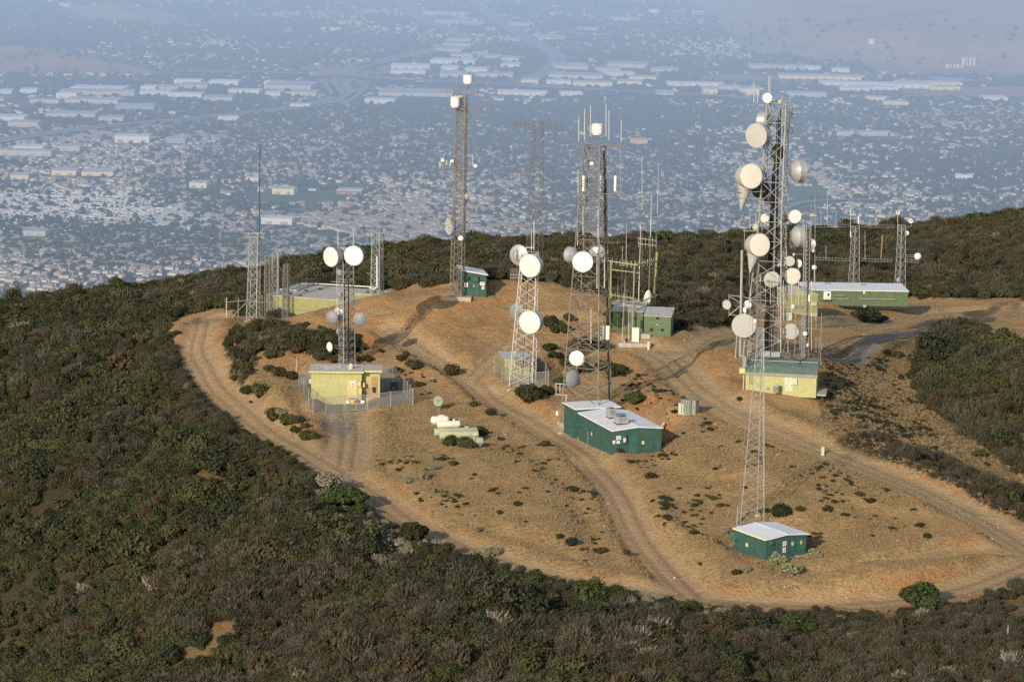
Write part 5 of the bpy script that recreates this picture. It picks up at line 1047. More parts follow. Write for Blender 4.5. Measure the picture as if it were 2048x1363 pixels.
# ------------------------------------------------------------------ lattice masts
TOW = {}
class Tower:
    def __init__(s, key, label, base, top, wb, wt, n=4, yaw=.6, panels=18, rl=.06, rb=.032, mat='galv', mid=None, D=None, horiz=1, name='lattice_mast', ladder=True, cable=None, foot=True, cat='mast', zig=False, taper=1.0):
        """base/top: photo pixels of the axis at ground and at the top; wb, wt: widths in photo pixels"""
        if D is None: P = G(*base)
        else: P = unproj(base[0], base[1], D); P.z = min(P.z, hz(P.x, P.y))
        s.P = P; k = mpp(P.y); T = unproj(top[0], top[1], P.y); s.T = T; s.k = k; s.n = n; s.yaw = yaw; s.wb = wb * k / 1.25; s.wt = wt * k / 1.25; s.taper = taper
        s.H = T.z - P.z; s.root = empty(name, P, label, cat); s.mid = mid
        KEEP_OUT.append((P.x, P.y, s.wb * .6 + .3))
        m = M[mat]; s.m = m
        lev = [s.H * i / panels for i in range(panels + 1)]
        for c in range(n):
            mb = MB()
            for a, b in zip(lev[:-1], lev[1:]): mb.tube(s.cor(c, a if a > 0 else -.3), s.cor(c, b), rl, 5, cap=False)
            mb.build('leg', m, s.root)
        br = MB()
        for i in range(panels):
            for c in range(n):
                a0, a1 = s.cor(c, lev[i]), s.cor(c, lev[i + 1]); b0, b1 = s.cor((c + 1) % n, lev[i]), s.cor((c + 1) % n, lev[i + 1])
                if zig:
                    if (i + c) % 2: br.tube(a0, b1, rb, 4, cap=False)
                    else: br.tube(b0, a1, rb, 4, cap=False)
                else: br.tube(a0, b1, rb, 4, cap=False); br.tube(b0, a1, rb, 4, cap=False)
                if horiz and (i % horiz == 0) and i: br.tube(a0, b0, rb, 4, cap=False)
        for c in range(n): br.tube(s.cor(c, s.H), s.cor((c + 1) % n, s.H), rb, 4)
        br.build('bracing', m, s.root)
        if foot:
            for c in range(n):
                q = s.cor(c, 0); zz = hz(P.x + q.x, P.y + q.y) - P.z; fb = MB(); fb.box((q.x, q.y, zz - .1), (.6, .6, .6)); fb.build('footing', M['concrete'], s.root)
        if ladder:
            ld = MB(); 
            for sx in (-.18, .18): ld.tube(s.cen(0) + Vector((sx, 0, 0)), s.cen(s.H) + Vector((sx, 0, 0)), .018, 4)
            z_ = .3
            while z_ < s.H: q = s.cen(z_); ld.tube(q + Vector((-.18, 0, 0)), q + Vector((.18, 0, 0)), .012, 3, cap=False); z_ += .45
            ld.build('ladder', m, s.root)
        if cable:
            cnt, frac, corner, cr_ = cable; cb = MB(); rg = random.Random(3)
            for j in range(cnt):
                off = Vector((rg.uniform(-1, 1) * cr_ * 3, rg.uniform(-1, 1) * cr_ * 3, 0)); hh = s.H * (frac * (1 - .35 * rg.random() if cnt > 6 else 1)); st = 14; prev = None
                for i in range(st + 1):
                    z_ = hh * i / st; q = (s.cor(corner, z_) if corner is not None else s.cen(z_)) + off + Vector((rg.uniform(-1, 1), rg.uniform(-1, 1), 0)) * cr_ * .4
                    if prev is not None: cb.tube(prev, q, cr_ * rg.uniform(.6, 1), 5, cap=False)
                    prev = q
            cb.build('cable_run', M['black'], s.root)
        TOW[key] = s
    def cen(s, z):
        t = max(0, min(1, z / s.H)); d = (s.T - s.P); return Vector((d.x * t, 0, z))
    def wid(s, z):
        t = max(0, min(1, z / s.H))
        if s.mid: tm, wm = s.mid; wm = wm * s.k / 1.25; return s.wb + (wm - s.wb) * t / tm if t < tm else wm + (s.wt - wm) * (t - tm) / (1 - tm)
        return s.wb + (s.wt - s.wb) * t
    def cor(s, c, z):
        r_ = s.wid(z) / (math.sqrt(2) if s.n == 4 else math.sqrt(3)); a = s.yaw + 2 * PI * c / s.n
        return s.cen(z) + Vector((r_ * math.cos(a), r_ * math.sin(a), 0))
    def px(s, px, py, dy=0.0): return unproj(px, py, s.P.y + dy) - s.P
    def bar(s, pts, r_, mat=None, name='crossarm', dy=0.0):
        mb = MB(); q = [s.px(*p, dy) if len(p) == 2 else s.px(p[0], p[1], p[2]) for p in pts]
        for a, b in zip(q[:-1], q[1:]): mb.tube(a, b, r_, 6)
        return mb.build(name, M[mat] if mat else s.m, s.root)
    def whip(s, x, y0, y1, dy=0.0, r_=.035, mat='white_steel', name='whip_antenna', x1=None):
        mb = MB(); a = s.px(x, y0, dy); b = s.px(x if x1 is None else x1, y1, dy); mb.tube(a, b, r_, 6, r_ * .8); return mb.build(name, M[mat], s.root)
    def array(s, p0, p1, rows, n, hgt, r_=.03, dy=0.0, name='crossarm', mat=None, rod=.018, below=.35):
        """a horizontal boom with short upright rods"""
        a = s.px(*p0, dy); b = s.px(*p1, dy); mb = MB()
        for j in range(rows): off = Vector((0, 0, -.45 * j)); mb.tube(a + off, b + off, r_, 5)
        o = mb.build(name, M[mat] if mat else s.m, s.root); rb = MB()
        for i in range(n): q = a.lerp(b, (i + .5) / n); rb.tube(q - Vector((0, 0, hgt * below + .45 * (rows - 1))), q + Vector((0, 0, hgt)), rod, 4)
        rb.build('array_rod', M[mat] if mat else s.m, o); return o
def standoff(root, P, T, dish_back):
    pass

def facing(az, el=0.0):
    a, e = R(az), R(el); return Vector((math.sin(a) * math.cos(e), -math.cos(a) * math.cos(e), math.sin(e)))
def dish(px, py, rpx, az, kind, tower=None, D=None, label='', face='white', body='shroud', el=0.0, dy=0.0, depth=.75, pole=None, name='dish_antenna', cat='dish antenna'):
    Dd = (TOW[tower].P.y if tower else D) + dy; P = unproj(px, py, Dd); r_ = rpx * mpp(Dd); f = facing(az, el)
    up = Vector((0, 0, 1)); xax = up.cross(f).normalized(); yax = f.cross(xax); q = Matrix((xax, yax, f)).transposed().to_quaternion()
    root = empty(name, P, label, cat, quat=q); inv = q.inverted()
    if kind == 'drum':
        mb = MB(); d = r_ * depth; mb.lathe([(r_ * .985, 0), (r_, -.02), (r_, -d), (r_ * .97, -d)], 40); mb.build('shroud', M[body], root, smooth=True)
        rm = MB(); rm.lathe([(r_ * .97, .01), (r_ * 1.035, .01), (r_ * 1.035, -.07), (r_ * .99, -.07)], 40)
        for k in range(14): a = 2 * PI * k / 14; rm.box((r_ * 1.03 * math.cos(a), r_ * 1.03 * math.sin(a), -.04), (.07, .07, .1), a)
        rm.build('rim', M['shroud' if body != 'dark_grey' else 'dark_grey'], root)
        mb = MB(); mb.lathe([(0, .012 + r_ * .025), (r_ * .5, .010 + r_ * .02), (r_ * .97, .008)], 40); mb.build('radome_face', M[face], root, smooth=True)
        mb = MB(); mb.lathe([(r_ * .97, -d), (r_ * .75, -d - r_ * .22), (r_ * .42, -d - r_ * .42), (r_ * .16, -d - r_ * .5), (0, -d - r_ * .5)], 36); bk = mb.build('back_shell', M[body], root, smooth=True)
        rb = MB()
        for k in range(8):
            a = 2 * PI * k / 8; e = Vector((math.cos(a), math.sin(a), 0)); rb.tube(e * r_ * .97 + Vector((0, 0, -d - .03)), e * r_ * .2 + Vector((0, 0, -d - r_ * .55)), .03, 4)
        rb.build('back_strut', M['galv_dark'], bk); back = -d - r_ * .5
    elif kind == 'dome':
        mb = MB(); mb.lathe([(0, r_ * .42), (r_ * .3, r_ * .39), (r_ * .6, r_ * .28), (r_ * .85, r_ * .12), (r_, -.02), (r_ * 1.0, -r_ * .12)], 36); mb.build('radome_face', M[face], root, smooth=True)
        mb = MB(); mb.lathe([(r_, -r_ * .12), (r_ * .8, -r_ * .3), (r_ * .45, -r_ * .44), (0, -r_ * .5)], 36); mb.build('back_shell', M[body], root, smooth=True); back = -r_ * .5
    elif kind in ('open', 'back'):
        mb = MB(); n_ = 8; pr = [(r_ * i / n_, r_ * .30 * (i / n_) ** 2 - r_ * .3) for i in range(n_ + 1)]; pr2 = [(x, z - .035) for x, z in pr[::-1]]
        mb.lathe(pr + pr2, 36); mb.build('reflector', M[face], root, smooth=True)
        rb = MB()
        for k in range(12): a = 2 * PI * k / 12; e = Vector((math.cos(a), math.sin(a), 0)); rb.tube(e * r_ * .97 + Vector((0, 0, -.05)), e * r_ * .1 + Vector((0, 0, -r_ * .34)), .022, 4)
        rb.lathe([(r_ * .5, -r_ * .26), (r_ * .53, -r_ * .26), (r_ * .53, -r_ * .3), (r_ * .5, -r_ * .3)], 24); rb.build('back_strut', M['galv_dark' if kind == 'back' else body], root)
        fd = MB()
        for k in range(3): a = 2 * PI * k / 3 + .5; fd.tube((r_ * .8 * math.cos(a), r_ * .8 * math.sin(a), -r_ * .1), (0, 0, r_ * .45), .02, 4)
        fd.tube((0, 0, r_ * .38), (0, 0, r_ * .5), r_ * .07, 8); fd.build('feed_horn', M['galv_dark'], root); back = -r_ * .36
    elif kind == 'grid':
        mb = MB()
        for k in range(15):
            y_ = r_ * (-.93 + 1.86 * k / 14); hw = math.sqrt(max(0, r_ * r_ - y_ * y_)); st = 8; pv = None
            for i in range(st + 1): x_ = -hw + 2 * hw * i / st; p_ = Vector((x_, y_, r_ * .28 * ((x_ * x_ + y_ * y_) / r_ / r_ - 1))); (mb.tube(pv, p_, .016, 3, cap=False) if pv is not None else None); pv = p_
        for a in np.linspace(0, 2 * PI, 25)[:-1]: mb.tube((r_ * math.cos(a), r_ * math.sin(a), 0), (r_ * math.cos(a + .262), r_ * math.sin(a + .262), 0), .035, 4, cap=False)
        mb.build('grid_reflector', M[face], root); fd = MB(); fd.tube((0, 0, -r_ * .28), (0, 0, r_ * .5), .03, 5).tube((0, 0, r_ * .4), (0, 0, r_ * .52), r_ * .12, 8); fd.build('feed_horn', M['galv_dark'], root); back = -r_ * .3
    # mounting: pipe and arm towards the tower axis
    mt = MB(); b_ = Vector((0, 0, back)); upl = inv @ Vector((0, 0, 1)); mp = b_ - Vector((0, 0, .12)); mt.tube(mp - upl * r_ * .55, mp + upl * r_ * .55, .055, 8); mt.tube(b_ + Vector((0, 0, .1)), mp, .12, 8)
    if tower:
        t_ = TOW[tower]; wz = P.z - t_.P.z; best = min(((t_.P + t_.cor(c, wz)) for c in range(t_.n)), key=lambda v: (v - P).length)
        tv = inv @ (best - P)
        for e in (-.3, .3): mt.tube(mp + upl * r_ * e, tv + upl * r_ * e * .8, .045, 5)
    elif pole is not None:
        gp = Vector((P.x, P.y, hz(P.x, P.y))); mt.tube(mp, inv @ (gp - P - f * (.25 - back)), .06, 8)
        KEEP_OUT.append((P.x, P.y, .8))
    mt.build('mounting_bracket', M['galv_dark'], root)
    return root
def drum_antenna(px, y0, y1, wpx, tower, label, dy=0.0):
    t_ = TOW[tower]; b = unproj(px, y1, t_.P.y + dy); tp = unproj(px, y0, t_.P.y + dy); h_ = tp.z - b.z; r_ = wpx * t_.k / 2
    root = empty('drum_antenna', b, label, 'drum antenna')
    mb = MB(); mb.lathe([(0, h_), (r_ * .75, h_ * .985), (r_ * .95, h_ * .94), (r_, h_ * .88), (r_, h_ * .2), (r_ * .9, h_ * .16)], 32); mb.build('radome', M['white'], root, smooth=True)
    mb = MB(); mb.lathe([(r_ * .9, h_ * .16), (r_ * .86, h_ * .1), (r_ * .45, h_ * .02), (r_ * .3, 0), (0, 0)], 32); mb.build('base_cone', M['white'], root, smooth=True)
    bd = MB()
    for z_ in (.22, .86): bd.lathe([(r_ * 1.0, h_ * z_), (r_ * 1.025, h_ * z_), (r_ * 1.025, h_ * (z_ + .03)), (r_ * 1.0, h_ * (z_ + .03))], 32)
    for k in range(5): a = 2 * PI * k / 5 + .4; bd.box((r_ * 1.01 * math.cos(a), r_ * 1.01 * math.sin(a), h_ * .54), (.05, .08, h_ * .6), a)
    bd.build('seam_band', M['dish_grey'], root)
    mt = MB(); mt.tube((0, 0, 0), (0, 0, -.45), .07, 8); tv = (t_.P + t_.cor(0, b.z - t_.P.z)) - b; tv2 = (t_.P + t_.cor(2 % t_.n, b.z - t_.P.z)) - b
    mt.tube((0, 0, -.3), Vector((tv.x, tv.y, -.4)), .045, 6); mt.tube((0, 0, -.3), Vector((tv2.x, tv2.y, -.4)), .045, 6); mt.build('mounting_bracket', M['galv_dark'], root)
    return root
def horn(px, py, rpx, az, tipx, tipy, tower, label, dy=-1.0):
    t_ = TOW[tower]; D = t_.P.y + dy; P = unproj(px, py, D); k = mpp(D); r_ = rpx * k; root = empty('horn_antenna', P, label, 'horn antenna'); f = facing(az, 8)
    up = Vector((0, 0, 1)); xax = up.cross(f).normalized(); yax = f.cross(xax); rm = Matrix((xax, yax, f)).transposed().to_4x4()
    mb = MB(); mb.lathe([(0, .06), (r_ * .6, .04), (r_ * .97, .0)], 40, rm); mb.build('radome_face', M['cream'], root, smooth=True)
    mb = MB(); mb.lathe([(r_ * .97, 0), (r_ * 1.03, 0.01), (r_ * 1.03, -.06), (r_, -.08), (r_, -r_ * .5), (r_ * .97, -r_ * .9), (r_ * .84, -r_ * 1.25), (r_ * .55, -r_ * 1.5), (0, -r_ * 1.6)], 40, rm); mb.build('reflector_housing', M['dish_grey'], root, smooth=True)
    tip = unproj(tipx, tipy, D) - P - f * r_ * .75; c0 = -f * r_ * .85 + Vector((0, 0, -r_ * .25)); d_ = tip - c0; 
    cm = MB(); cm.tube(tip, c0, .07, 36, r_ * .80, cap=False); cm.build('cone', M['dish_grey'], root, smooth=True)
    bd = MB(); tt = .30; q = c0 + d_ * tt
    zz = d_.normalized().to_track_quat('Z', 'Y').to_matrix().to_4x4(); zz.translation = q; rr_ = r_ * .80 * (1 - tt) + .03
    bd.lathe([(rr_, 0), (rr_ + .05, 0), (rr_ + .03, .18), (rr_ - .06, .18)], 36, zz); bd.build('support_ring', M['galv'], root)
    mt = MB(); wz = P.z - t_.P.z
    for c in range(2):
        for e in (-.5, .4): v_ = t_.P + t_.cor(c + 1, wz + e * r_) - P; mt.tube(q + Vector((0, 0, e * .3)), v_, .05, 5)
    mt.tube(tip, tip - Vector((0, 0, 2.0)), .06, 6); mt.build('mounting_bracket', M['galv_dark'], root); return root
def panel_antenna(px, py, w_, h_, tower, label, dy=-.8, mat='white', group=None):
    t_ = TOW[tower]; P = unproj(px, py, t_.P.y + dy); k = t_.k; root = empty('panel_antenna', P, label, 'panel antenna', group); W_, H_ = w_ * k, h_ * k
    mb = MB(); mb.lathe([(0, H_ / 2), (W_ * .42, H_ / 2), (W_ / 2, H_ / 2 - .05), (W_ / 2, -H_ / 2 + .05), (W_ * .42, -H_ / 2), (0, -H_ / 2)], 14); mb.v = [(v[0], v[1] * .6, v[2]) for v in mb.v]; mb.build('radome', M[mat], root, smooth=True)
    mb = MB(); mb.tube((0, W_ * .6, H_ * .45), (0, W_ * .6, -H_ * .62), .04, 6)
    for e in (-.3, .3): mb.box((0, W_ * .35, H_ * e), (.08, W_ * .6, .08))
    mb.build('mounting_pipe', M['galv_dark'], root); return root

# west group by the low building
Tower('a', 'tall grey lattice mast with double crossbar top and thin whip at the road end', (506, 642), (510, 474), 27, 21, 4, .55, 8, .085, .045, 'galv', horiz=2)
a = TOW['a']; a.bar([(489, 467), (530, 466)], .07); a.bar([(488, 473), (528, 474)], .05); a.bar([(519, 474), (519.5, 320), (520, 289)], .08, 'dark_grey', 'whip_mast'); a.whip(520, 330, 289, r_=.05, mat='white_steel'); a.bar([(497, 474), (497, 462)], .04); a.whip(518, 540, 476, r_=.06, mat='black', name='cable_run')
a.bar([(500, 600), (454, 604)], .04, None, 'guard_rail', -1); a.bar([(545, 604), (500, 604)], .035, None, 'guard_rail', -1); a.bar([(476, 643), (477, 596)], .06, None, 'rail_post', -1); a.bar([(453, 642), (453, 595)], .08, 'box_pale', 'rail_post', -1); a.bar([(464, 634), (495, 602)], .05, None, 'guard_rail', -1); a.bar([(524, 640), (524, 590)], .05, None, 'rail_post', -1)
Tower('b', 'rust stained slim lattice mast between two grey ones by the low building', (536, 628), (536, 511), 15, 12, 4, .5, 8, .06, .035, 'rust_steel', D=478, foot=False, ladder=False)
Tower('c', 'slim grey lattice mast tallest of the pair at the end of the low building', (549, 620), (551, 504), 17, 14, 4, .7, 7, .07, .04, 'galv', D=486, foot=False, ladder=False)
Tower('d', 'slim grey lattice mast standing in front of the low olive building wall', (571, 636), (573, 528), 14, 12, 4, .5, 8, .06, .035, 'galv_dark', D=460, foot=False)
Tower('e', 'grey lattice mast with pale waveguide duct at the back corner of the low building', (754, 578), (755, 467), 24, 21, 4, .4, 9, .08, .045, 'galv', D=486, foot=False)
e = TOW['e']; e.bar([(754.5, 574), (754, 512)], .2, 'white_steel', 'waveguide_duct', -1.2); e.bar([(754.5, 574), (748, 578), (738, 575)], .16, 'white_steel', 'duct_elbow', -1.2); e.bar([(744, 575), (744, 458)], .05); e.whip(759, 468, 460); e.bar([(733, 546), (750, 549)], .04)
# mast behind the fenced shed
Tower('f', 'lattice mast with two big white drums and grey domes behind the fenced yellow shed', (692, 734), (690, 500), 42, 36, 3, .35, 16, .055, .038, 'galv', horiz=1, cable=(3, .92, None, .07))
f = TOW['f']; f.whip(676, 500, 457, r_=.06); f.whip(707, 494, 458, r_=.06); f.bar([(662, 563), (711, 565)], .04); f.bar([(674, 494), (674, 610), (671, 640)], .045, 'white_steel', 'standoff_pipe', -1.2)
f.whip(697, 722, 560, dy=-.9, r_=.13, mat='black', name='cable_run')
for (x, y, r_, az, kd, fc, bd, dy, lb) in [
 (661.5, 513.5, 19.5, -38, 'drum', 'cream', 'dome_grey', -1.6, 'big cream faced drum dish turned left on top of the yellow shed mast'),
 (707, 511, 19.5, -14, 'drum', 'white', 'dome_grey', -1.6, 'big white faced drum dish beside the cream one on the yellow shed mast'),
 (686, 508, 15, 170, 'drum', 'shroud', 'shroud', 1.4, 'grey drum dish seen from behind between the two big white drums'),
 (677.5, 545, 6.8, -28, 'dome', 'dome_grey', 'dome_grey', -1.4, 'small grey dome dish just below the big cream faced drum'),
 (686, 545, 7.2, 150, 'dome', 'shroud', 'shroud', 1.0, 'small grey dish seen from behind next to the upper small dome'),
 (677, 589, 6.8, -28, 'dome', 'dome_grey', 'dome_grey', -1.4, 'small grey dome dish midway up the mast over the low building roof'),
 (663.5, 634.5, 13.6, -26, 'dome', 'dome_grey', 'dome_grey', -1.6, 'left one of the two grey dome dishes halfway up the yellow shed mast'),
 (720, 638, 13.8, -8, 'dome', 'dome_grey', 'dome_grey', -1.6, 'right one of the two grey dome dishes halfway up the yellow shed mast'),
 (681, 627, 14.5, 165, 'back', 'shroud', 'shroud', 1.4, 'pale grey dish seen from behind between the two grey domes'),
 (678.5, 662, 7.5, 40, 'dome', 'dome_grey', 'dome_grey', -.4, 'small grey dish close to the lattice below the three domes'),
 (658.5, 693.5, 9.6, -52, 'dome', 'white', 'white', -1.2, 'white dome dish low on the left of the mast above the yellow shed roof')]:
    dish(x, y, r_, az, kd, 'f', None, lb, fc, bd, dy=dy)
# rusty three-drum mast
Tower('g', 'tall rusty lattice mast carrying three white drums beside the sloped roof shed', (914, 593), (924, 190), 29, 22, 4, .52, 30, .065, .032, 'rust_steel', horiz=2, cable=(1, .97, 0, .07))
g = TOW['g']; g.whip(926.5, 588, 172, dy=-.4, r_=.11, mat='thin_steel', name='corner_leg', x1=935); g.array((890, 180), (958, 184), 2, 9, .8, .04, .6); g.bar([(914, 222), (966, 221), (938, 250)], .05); g.bar([(925, 214), (949, 238)], .05); g.bar([(902, 402), (958, 405), (926, 438)], .045); g.bar([(930, 404), (945, 420)], .04)
g.array((880, 334), (953, 340), 1, 2, .3, .07, -1.0); g.bar([(880, 334), (884, 340), (953, 343)], .05, dy=1.0)
g.whip(945, 332, 307, dy=-.5, r_=.04)
for i, (x, y, w_, h_) in enumerate([(885, 320, 6, 6), (904, 322, 6, 5), (950.5, 331.5, 6.5, 6)]): v = g.px(x, y, -1.0); part_box('antenna_box', 'white', g.root, v, (w_ * g.k, .3, h_ * g.k))
for i, (x, y, w_, h_) in enumerate([(880, 329, 3, 10), (893, 325, 2.6, 9), (900, 328, 3, 8)]): v = g.px(x, y, -1.0); part_box('antenna_tube', 'dish_grey', g.root, v, (w_ * g.k, .2, h_ * g.k))
for nm, pts in (('guy_wire', [(910, 300), (770, 430)]), ('guy_wire', [(932, 240), (1000, 560)])): g.bar(pts, .012, 'black', nm, 2.0)
drum_antenna(936.3, 149.5, 170, 19, 'g', 'topmost white drum antenna on the rusty three-drum mast'); drum_antenna(910.8, 193, 217, 19, 'g', 'front one of the two white drums below the top of the rusty mast', -.9); drum_antenna(918, 190.5, 210, 17, 'g', 'white drum half hidden behind the front one near the rusty mast top', 1.1)
for (x, y, r_, az, kd, fc, bd, dy, lb) in [(898, 451.5, 17.5, -62, 'open', 'dish_grey', 'galv_dark', -.8, 'grey open dish turned left on the lower part of the rusty mast'), (936, 392.5, 9, 112, 'drum', 'dish_grey', 'shroud', .2, 'small grey drum dish pointing right at mid height of the rusty mast'), (921.5, 476.5, 5.2, -5, 'dome', 'white', 'white', -1.2, 'little round white dish low on the rusty mast'), (929, 455, 12, 160, 'grid', 'galv_dark', 'galv_dark', 1.2, 'dark grid dish behind the lattice opposite the grey open dish')]:
    dish(x, y, r_, az, kd, 'g', None, lb, fc, bd, dy=dy)
# thin distant mast with antenna arrays
Tower('h', 'thin brown lattice mast with two long toothed crossarms, standing beyond the knoll', (1068, 560), (1075.5, 243), 34, 21, 4, .4, 17, .04, .022, 'thin_steel', D=505, foot=False, ladder=False, horiz=0, zig=False)
h = TOW['h']; 
for (p0, p1, n_) in (((1027, 245), (1062, 250), 4), ((1086, 248), (1128, 253), 4), ((1021, 346), (1062, 347), 5), ((1086, 346), (1127, 352), 5), ((1010, 449), (1056, 450), 4), ((1086, 450), (1127, 455), 4)): h.array(p0, p1, 2, n_, 1.0, .05, 0, rod=.035)
# white dish mast in front of the container
Tower('i', 'white lattice mast with two pairs of big dishes in front of the container shed', (1045, 766), (1060, 506), 58, 38, 4, .62, 12, .07, .036, 'white_steel', horiz=0, cable=(2, .8, None, .05))
i_ = TOW['i']; i_.bar([(1068, 500), (1068, 440)], .06, 'white_steel', 'top_pipe'); i_.bar([(1063, 500), (1063, 462)], .05, 'white_steel', 'top_pipe'); i_.bar([(1045, 495), (1068, 495)], .07, 'white_steel'); i_.bar([(1044, 620), (1068, 620)], .08, 'white_steel'); i_.whip(1071, 608, 572, r_=.09, mat='cream', name='tube_antenna'); i_.array((1020, 549), (1040, 549), 2, 7, 1.0, .025, 1.0)
for (x, y, r_, az, kd, fc, bd, dy, lb) in [
 (1059.5, 531.5, 22.5, -24, 'drum', 'cream', 'shroud', -1.8, 'upper big cream faced drum dish on the white mast'), (1059, 644, 22.8, -24, 'drum', 'cream', 'shroud', -1.8, 'lower big cream faced drum dish on the white mast'),
 (1038, 510, 21, 150, 'back', 'shroud', 'shroud', 1.6, 'large pale dish seen from behind at the top left of the white mast'), (1035, 623, 18, 150, 'back', 'dome_grey', 'shroud', 1.6, 'grey mesh dish seen from behind beside the lower cream drum'),
 (1046, 716, 16, 175, 'grid', 'galv_dark', 'galv_dark', 1.4, 'dark grid dish behind the white mast just over the container roof')]:
    dish(x, y, r_, az, kd, 'i', None, lb, fc, bd, dy=dy)
# big brown mast by the long building
Tower('j', 'big tapering brown lattice mast with whips and one drum over the long green building', (1172, 838), (1189, 292), 100, 42, 4, .42, 15, .09, .046, 'rust_steel', horiz=1, ladder=True, cable=(4, .98, 0, .11), taper=.9)
j = TOW['j']
j.array((1156, 287), (1243, 290), 2, 9, .3, .045, -.6); j.bar([(1156, 292), (1200, 296), (1243, 292)], .05, dy=1.0); j.array((1153, 388), (1242, 388), 1, 10, .25, .06, -1.0); j.bar([(1153, 384), (1200, 391), (1242, 385)], .04, dy=1.0); j.array((1165, 484), (1240, 485), 1, 8, .7, .04, 0)
for (x, a_, b_) in [(1157.5, 283, 232), (1169, 280, 218), (1181, 272, 210), (1212, 272, 207), (1218, 280, 220), (1242.5, 284, 240), (1156, 386, 339), (1155, 490, 433), (1166, 470, 410), (1196, 485, 415)]: j.whip(x, a_, b_, r_=.055 if a_ < 470 else .07, dy=-.8)
j.whip(1195, 246, 196, r_=.03, mat='thin_steel'); j.whip(1241.5, 386, 292, r_=.035, mat='galv')
for (x, a_, b_) in [(1194, 577, 510), (1209, 575, 516), (1182, 686, 619)]: j.whip(x, a_, b_, r_=.08, dy=-1.4)
j.bar([(1120, 765), (1120, 785)], .05, 'white_steel', 'side_frame', -1.5); j.bar([(1112, 767), (1133, 768)], .05, 'white_steel', 'side_frame', -1.5); j.bar([(1111, 788), (1133, 790)], .05, 'white_steel', 'side_frame', -1.5); j.bar([(1112, 764), (1112, 790)], .045, 'white_steel', 'side_frame', -1.5); j.bar([(1133, 790), (1129, 842)], .12, 'galv', 'conduit_pipe', -1.5)
j.array((1160, 677), (1228, 683), 1, 4, .3, .06, -1.2); v = j.px(1114, 826, -1.6); part_box('meter_box', 'white', j.root, v, (.3, .2, .6))
drum_antenna(1194.5, 246.5, 272, 23.5, 'j', 'white drum antenna on the very top of the big brown mast among whips')
for (x, lb) in ((1167, 'left one of the three slim white panel antennas on the brown mast crossarm'), (1200, 'middle one of the three slim white panel antennas on the brown mast crossarm'), (1230.5, 'right one of the three slim white panel antennas on the brown mast crossarm')): panel_antenna(x, 367, 5.2, 31, 'j', lb)
panel_antenna(1205, 665, 8, 28, 'j', 'grey white tube antenna, left of the pair low on the brown mast', -1.8, 'dish_grey'); panel_antenna(1215.5, 665, 8, 28, 'j', 'bright white tube antenna, right of the pair low on the brown mast', -1.8)
for (x, y, r_, az, kd, fc, bd, dy, lb) in [
 (1165.3, 523.5, 20.3, -4, 'drum', 'white', 'shroud', -2.2, 'big bright white dish facing the viewer on the brown mast'), (1137, 508.5, 15.5, -128, 'drum', 'dish_grey', 'shroud', -.6, 'grey drum dish pointing away left beside the big bright white dish'),
 (1197, 508, 19.5, 172, 'back', 'shroud', 'shroud', 1.8, 'big pale dish seen from behind through the brown mast lattice'), (1153.5, 716.5, 15.5, -10, 'dome', 'white', 'white', -2.0, 'white dish with a seam low on the left leg of the brown mast'),
 (1146.5, 757.5, 19.3, 42, 'dome', 'dome_grey', 'shroud', -2.2, 'smooth blue grey dish turned right, lowest on the brown mast'), (1183.5, 327.5, 4.2, 0, 'dome', 'white', 'white', -1.0, 'tiny white dish between the drum and the upper crossarm of the brown mast')]:
    dish(x, y, r_, az, kd, 'j', None, lb, fc, bd, dy=dy)
# the great dish tower
Tower('k', 'great grey lattice tower crowded with dishes and horn antennas behind the yellow building', (1531, 712), (1556.5, 205), 96, 47, 4, .50, 13, .115, .055, 'galv', horiz=1, mid=(.55, 56), ladder=True, cable=(22, .86, None, .11))
k_ = TOW['k']; k_.bar([(1530, 212), (1507, 205), (1507, 198)], .05); k_.whip(1508, 205, 163, r_=.05); k_.whip(1515.5, 205, 180, r_=.06)
k_.bar([(1480, 720), (1484, 500)], .19, 'galv', 'support_pipe', -2); k_.bar([(1470, 730), (1475, 650)], .10, 'galv', 'support_pipe', -2.5); k_.bar([(1495, 725), (1497, 650)], .12, 'galv', 'support_pipe', -1); k_.bar([(1474, 385), (1530, 383)], .06, 'galv_dark', 'platform', -2); k_.bar([(1474, 380), (1474, 395)], .04); k_.bar([(1474, 395), (1528, 397)], .04, None, 'platform', -2); k_.bar([(1488, 382), (1520, 423)], .06, 'rust_steel', 'platform_brace'); k_.bar([(1489, 425), (1489, 500)], .04, None, 'standoff_pipe')
k_.bar([(1457, 592), (1490, 610)], .06, None, 'outrigger', -1.5); k_.bar([(1460, 590), (1500, 596)], .06, None, 'outrigger', -1.5); k_.bar([(1458, 630), (1480, 612)], .06, None, 'outrigger', -1.5); k_.bar([(1457, 628), (1480, 632)], .06, None, 'outrigger', -1.5); k_.bar([(1458, 588), (1458, 632)], .05, None, 'outrigger', -1.5)
k_.bar([(1486, 459), (1520, 441)], .05); k_.bar([(1486, 462), (1520, 462)], .05)
for (x, a_, b_) in [(1500, 460, 418), (1512, 460, 424), (1540, 190, 150), (1537, 190, 155), (1580, 216, 194), (1564, 200, 192)]: k_.whip(x, a_, b_, r_=.04)
v = k_.px(1559, 203, -1.2); part_box('beacon_box', 'sign_yellow', k_.root, v, (.35, .3, .4))
crd = MB(); crd.tube(k_.cen(0), k_.cen(k_.H * .62), .55, 10, .35); 
for (x, a_, b_) in [(1545, 690, 240), (1549, 640, 230), (1541, 700, 520), (1552, 560, 300), (1555, 400, 240), (1537, 698, 560), (1559, 330, 215), (1533, 700, 600)]: k_.whip(x - (700 - a_) * 0 , a_, b_, dy=-.9, r_=.11, mat='black', name='cable_run', x1=x + (a_ - b_) * .02)
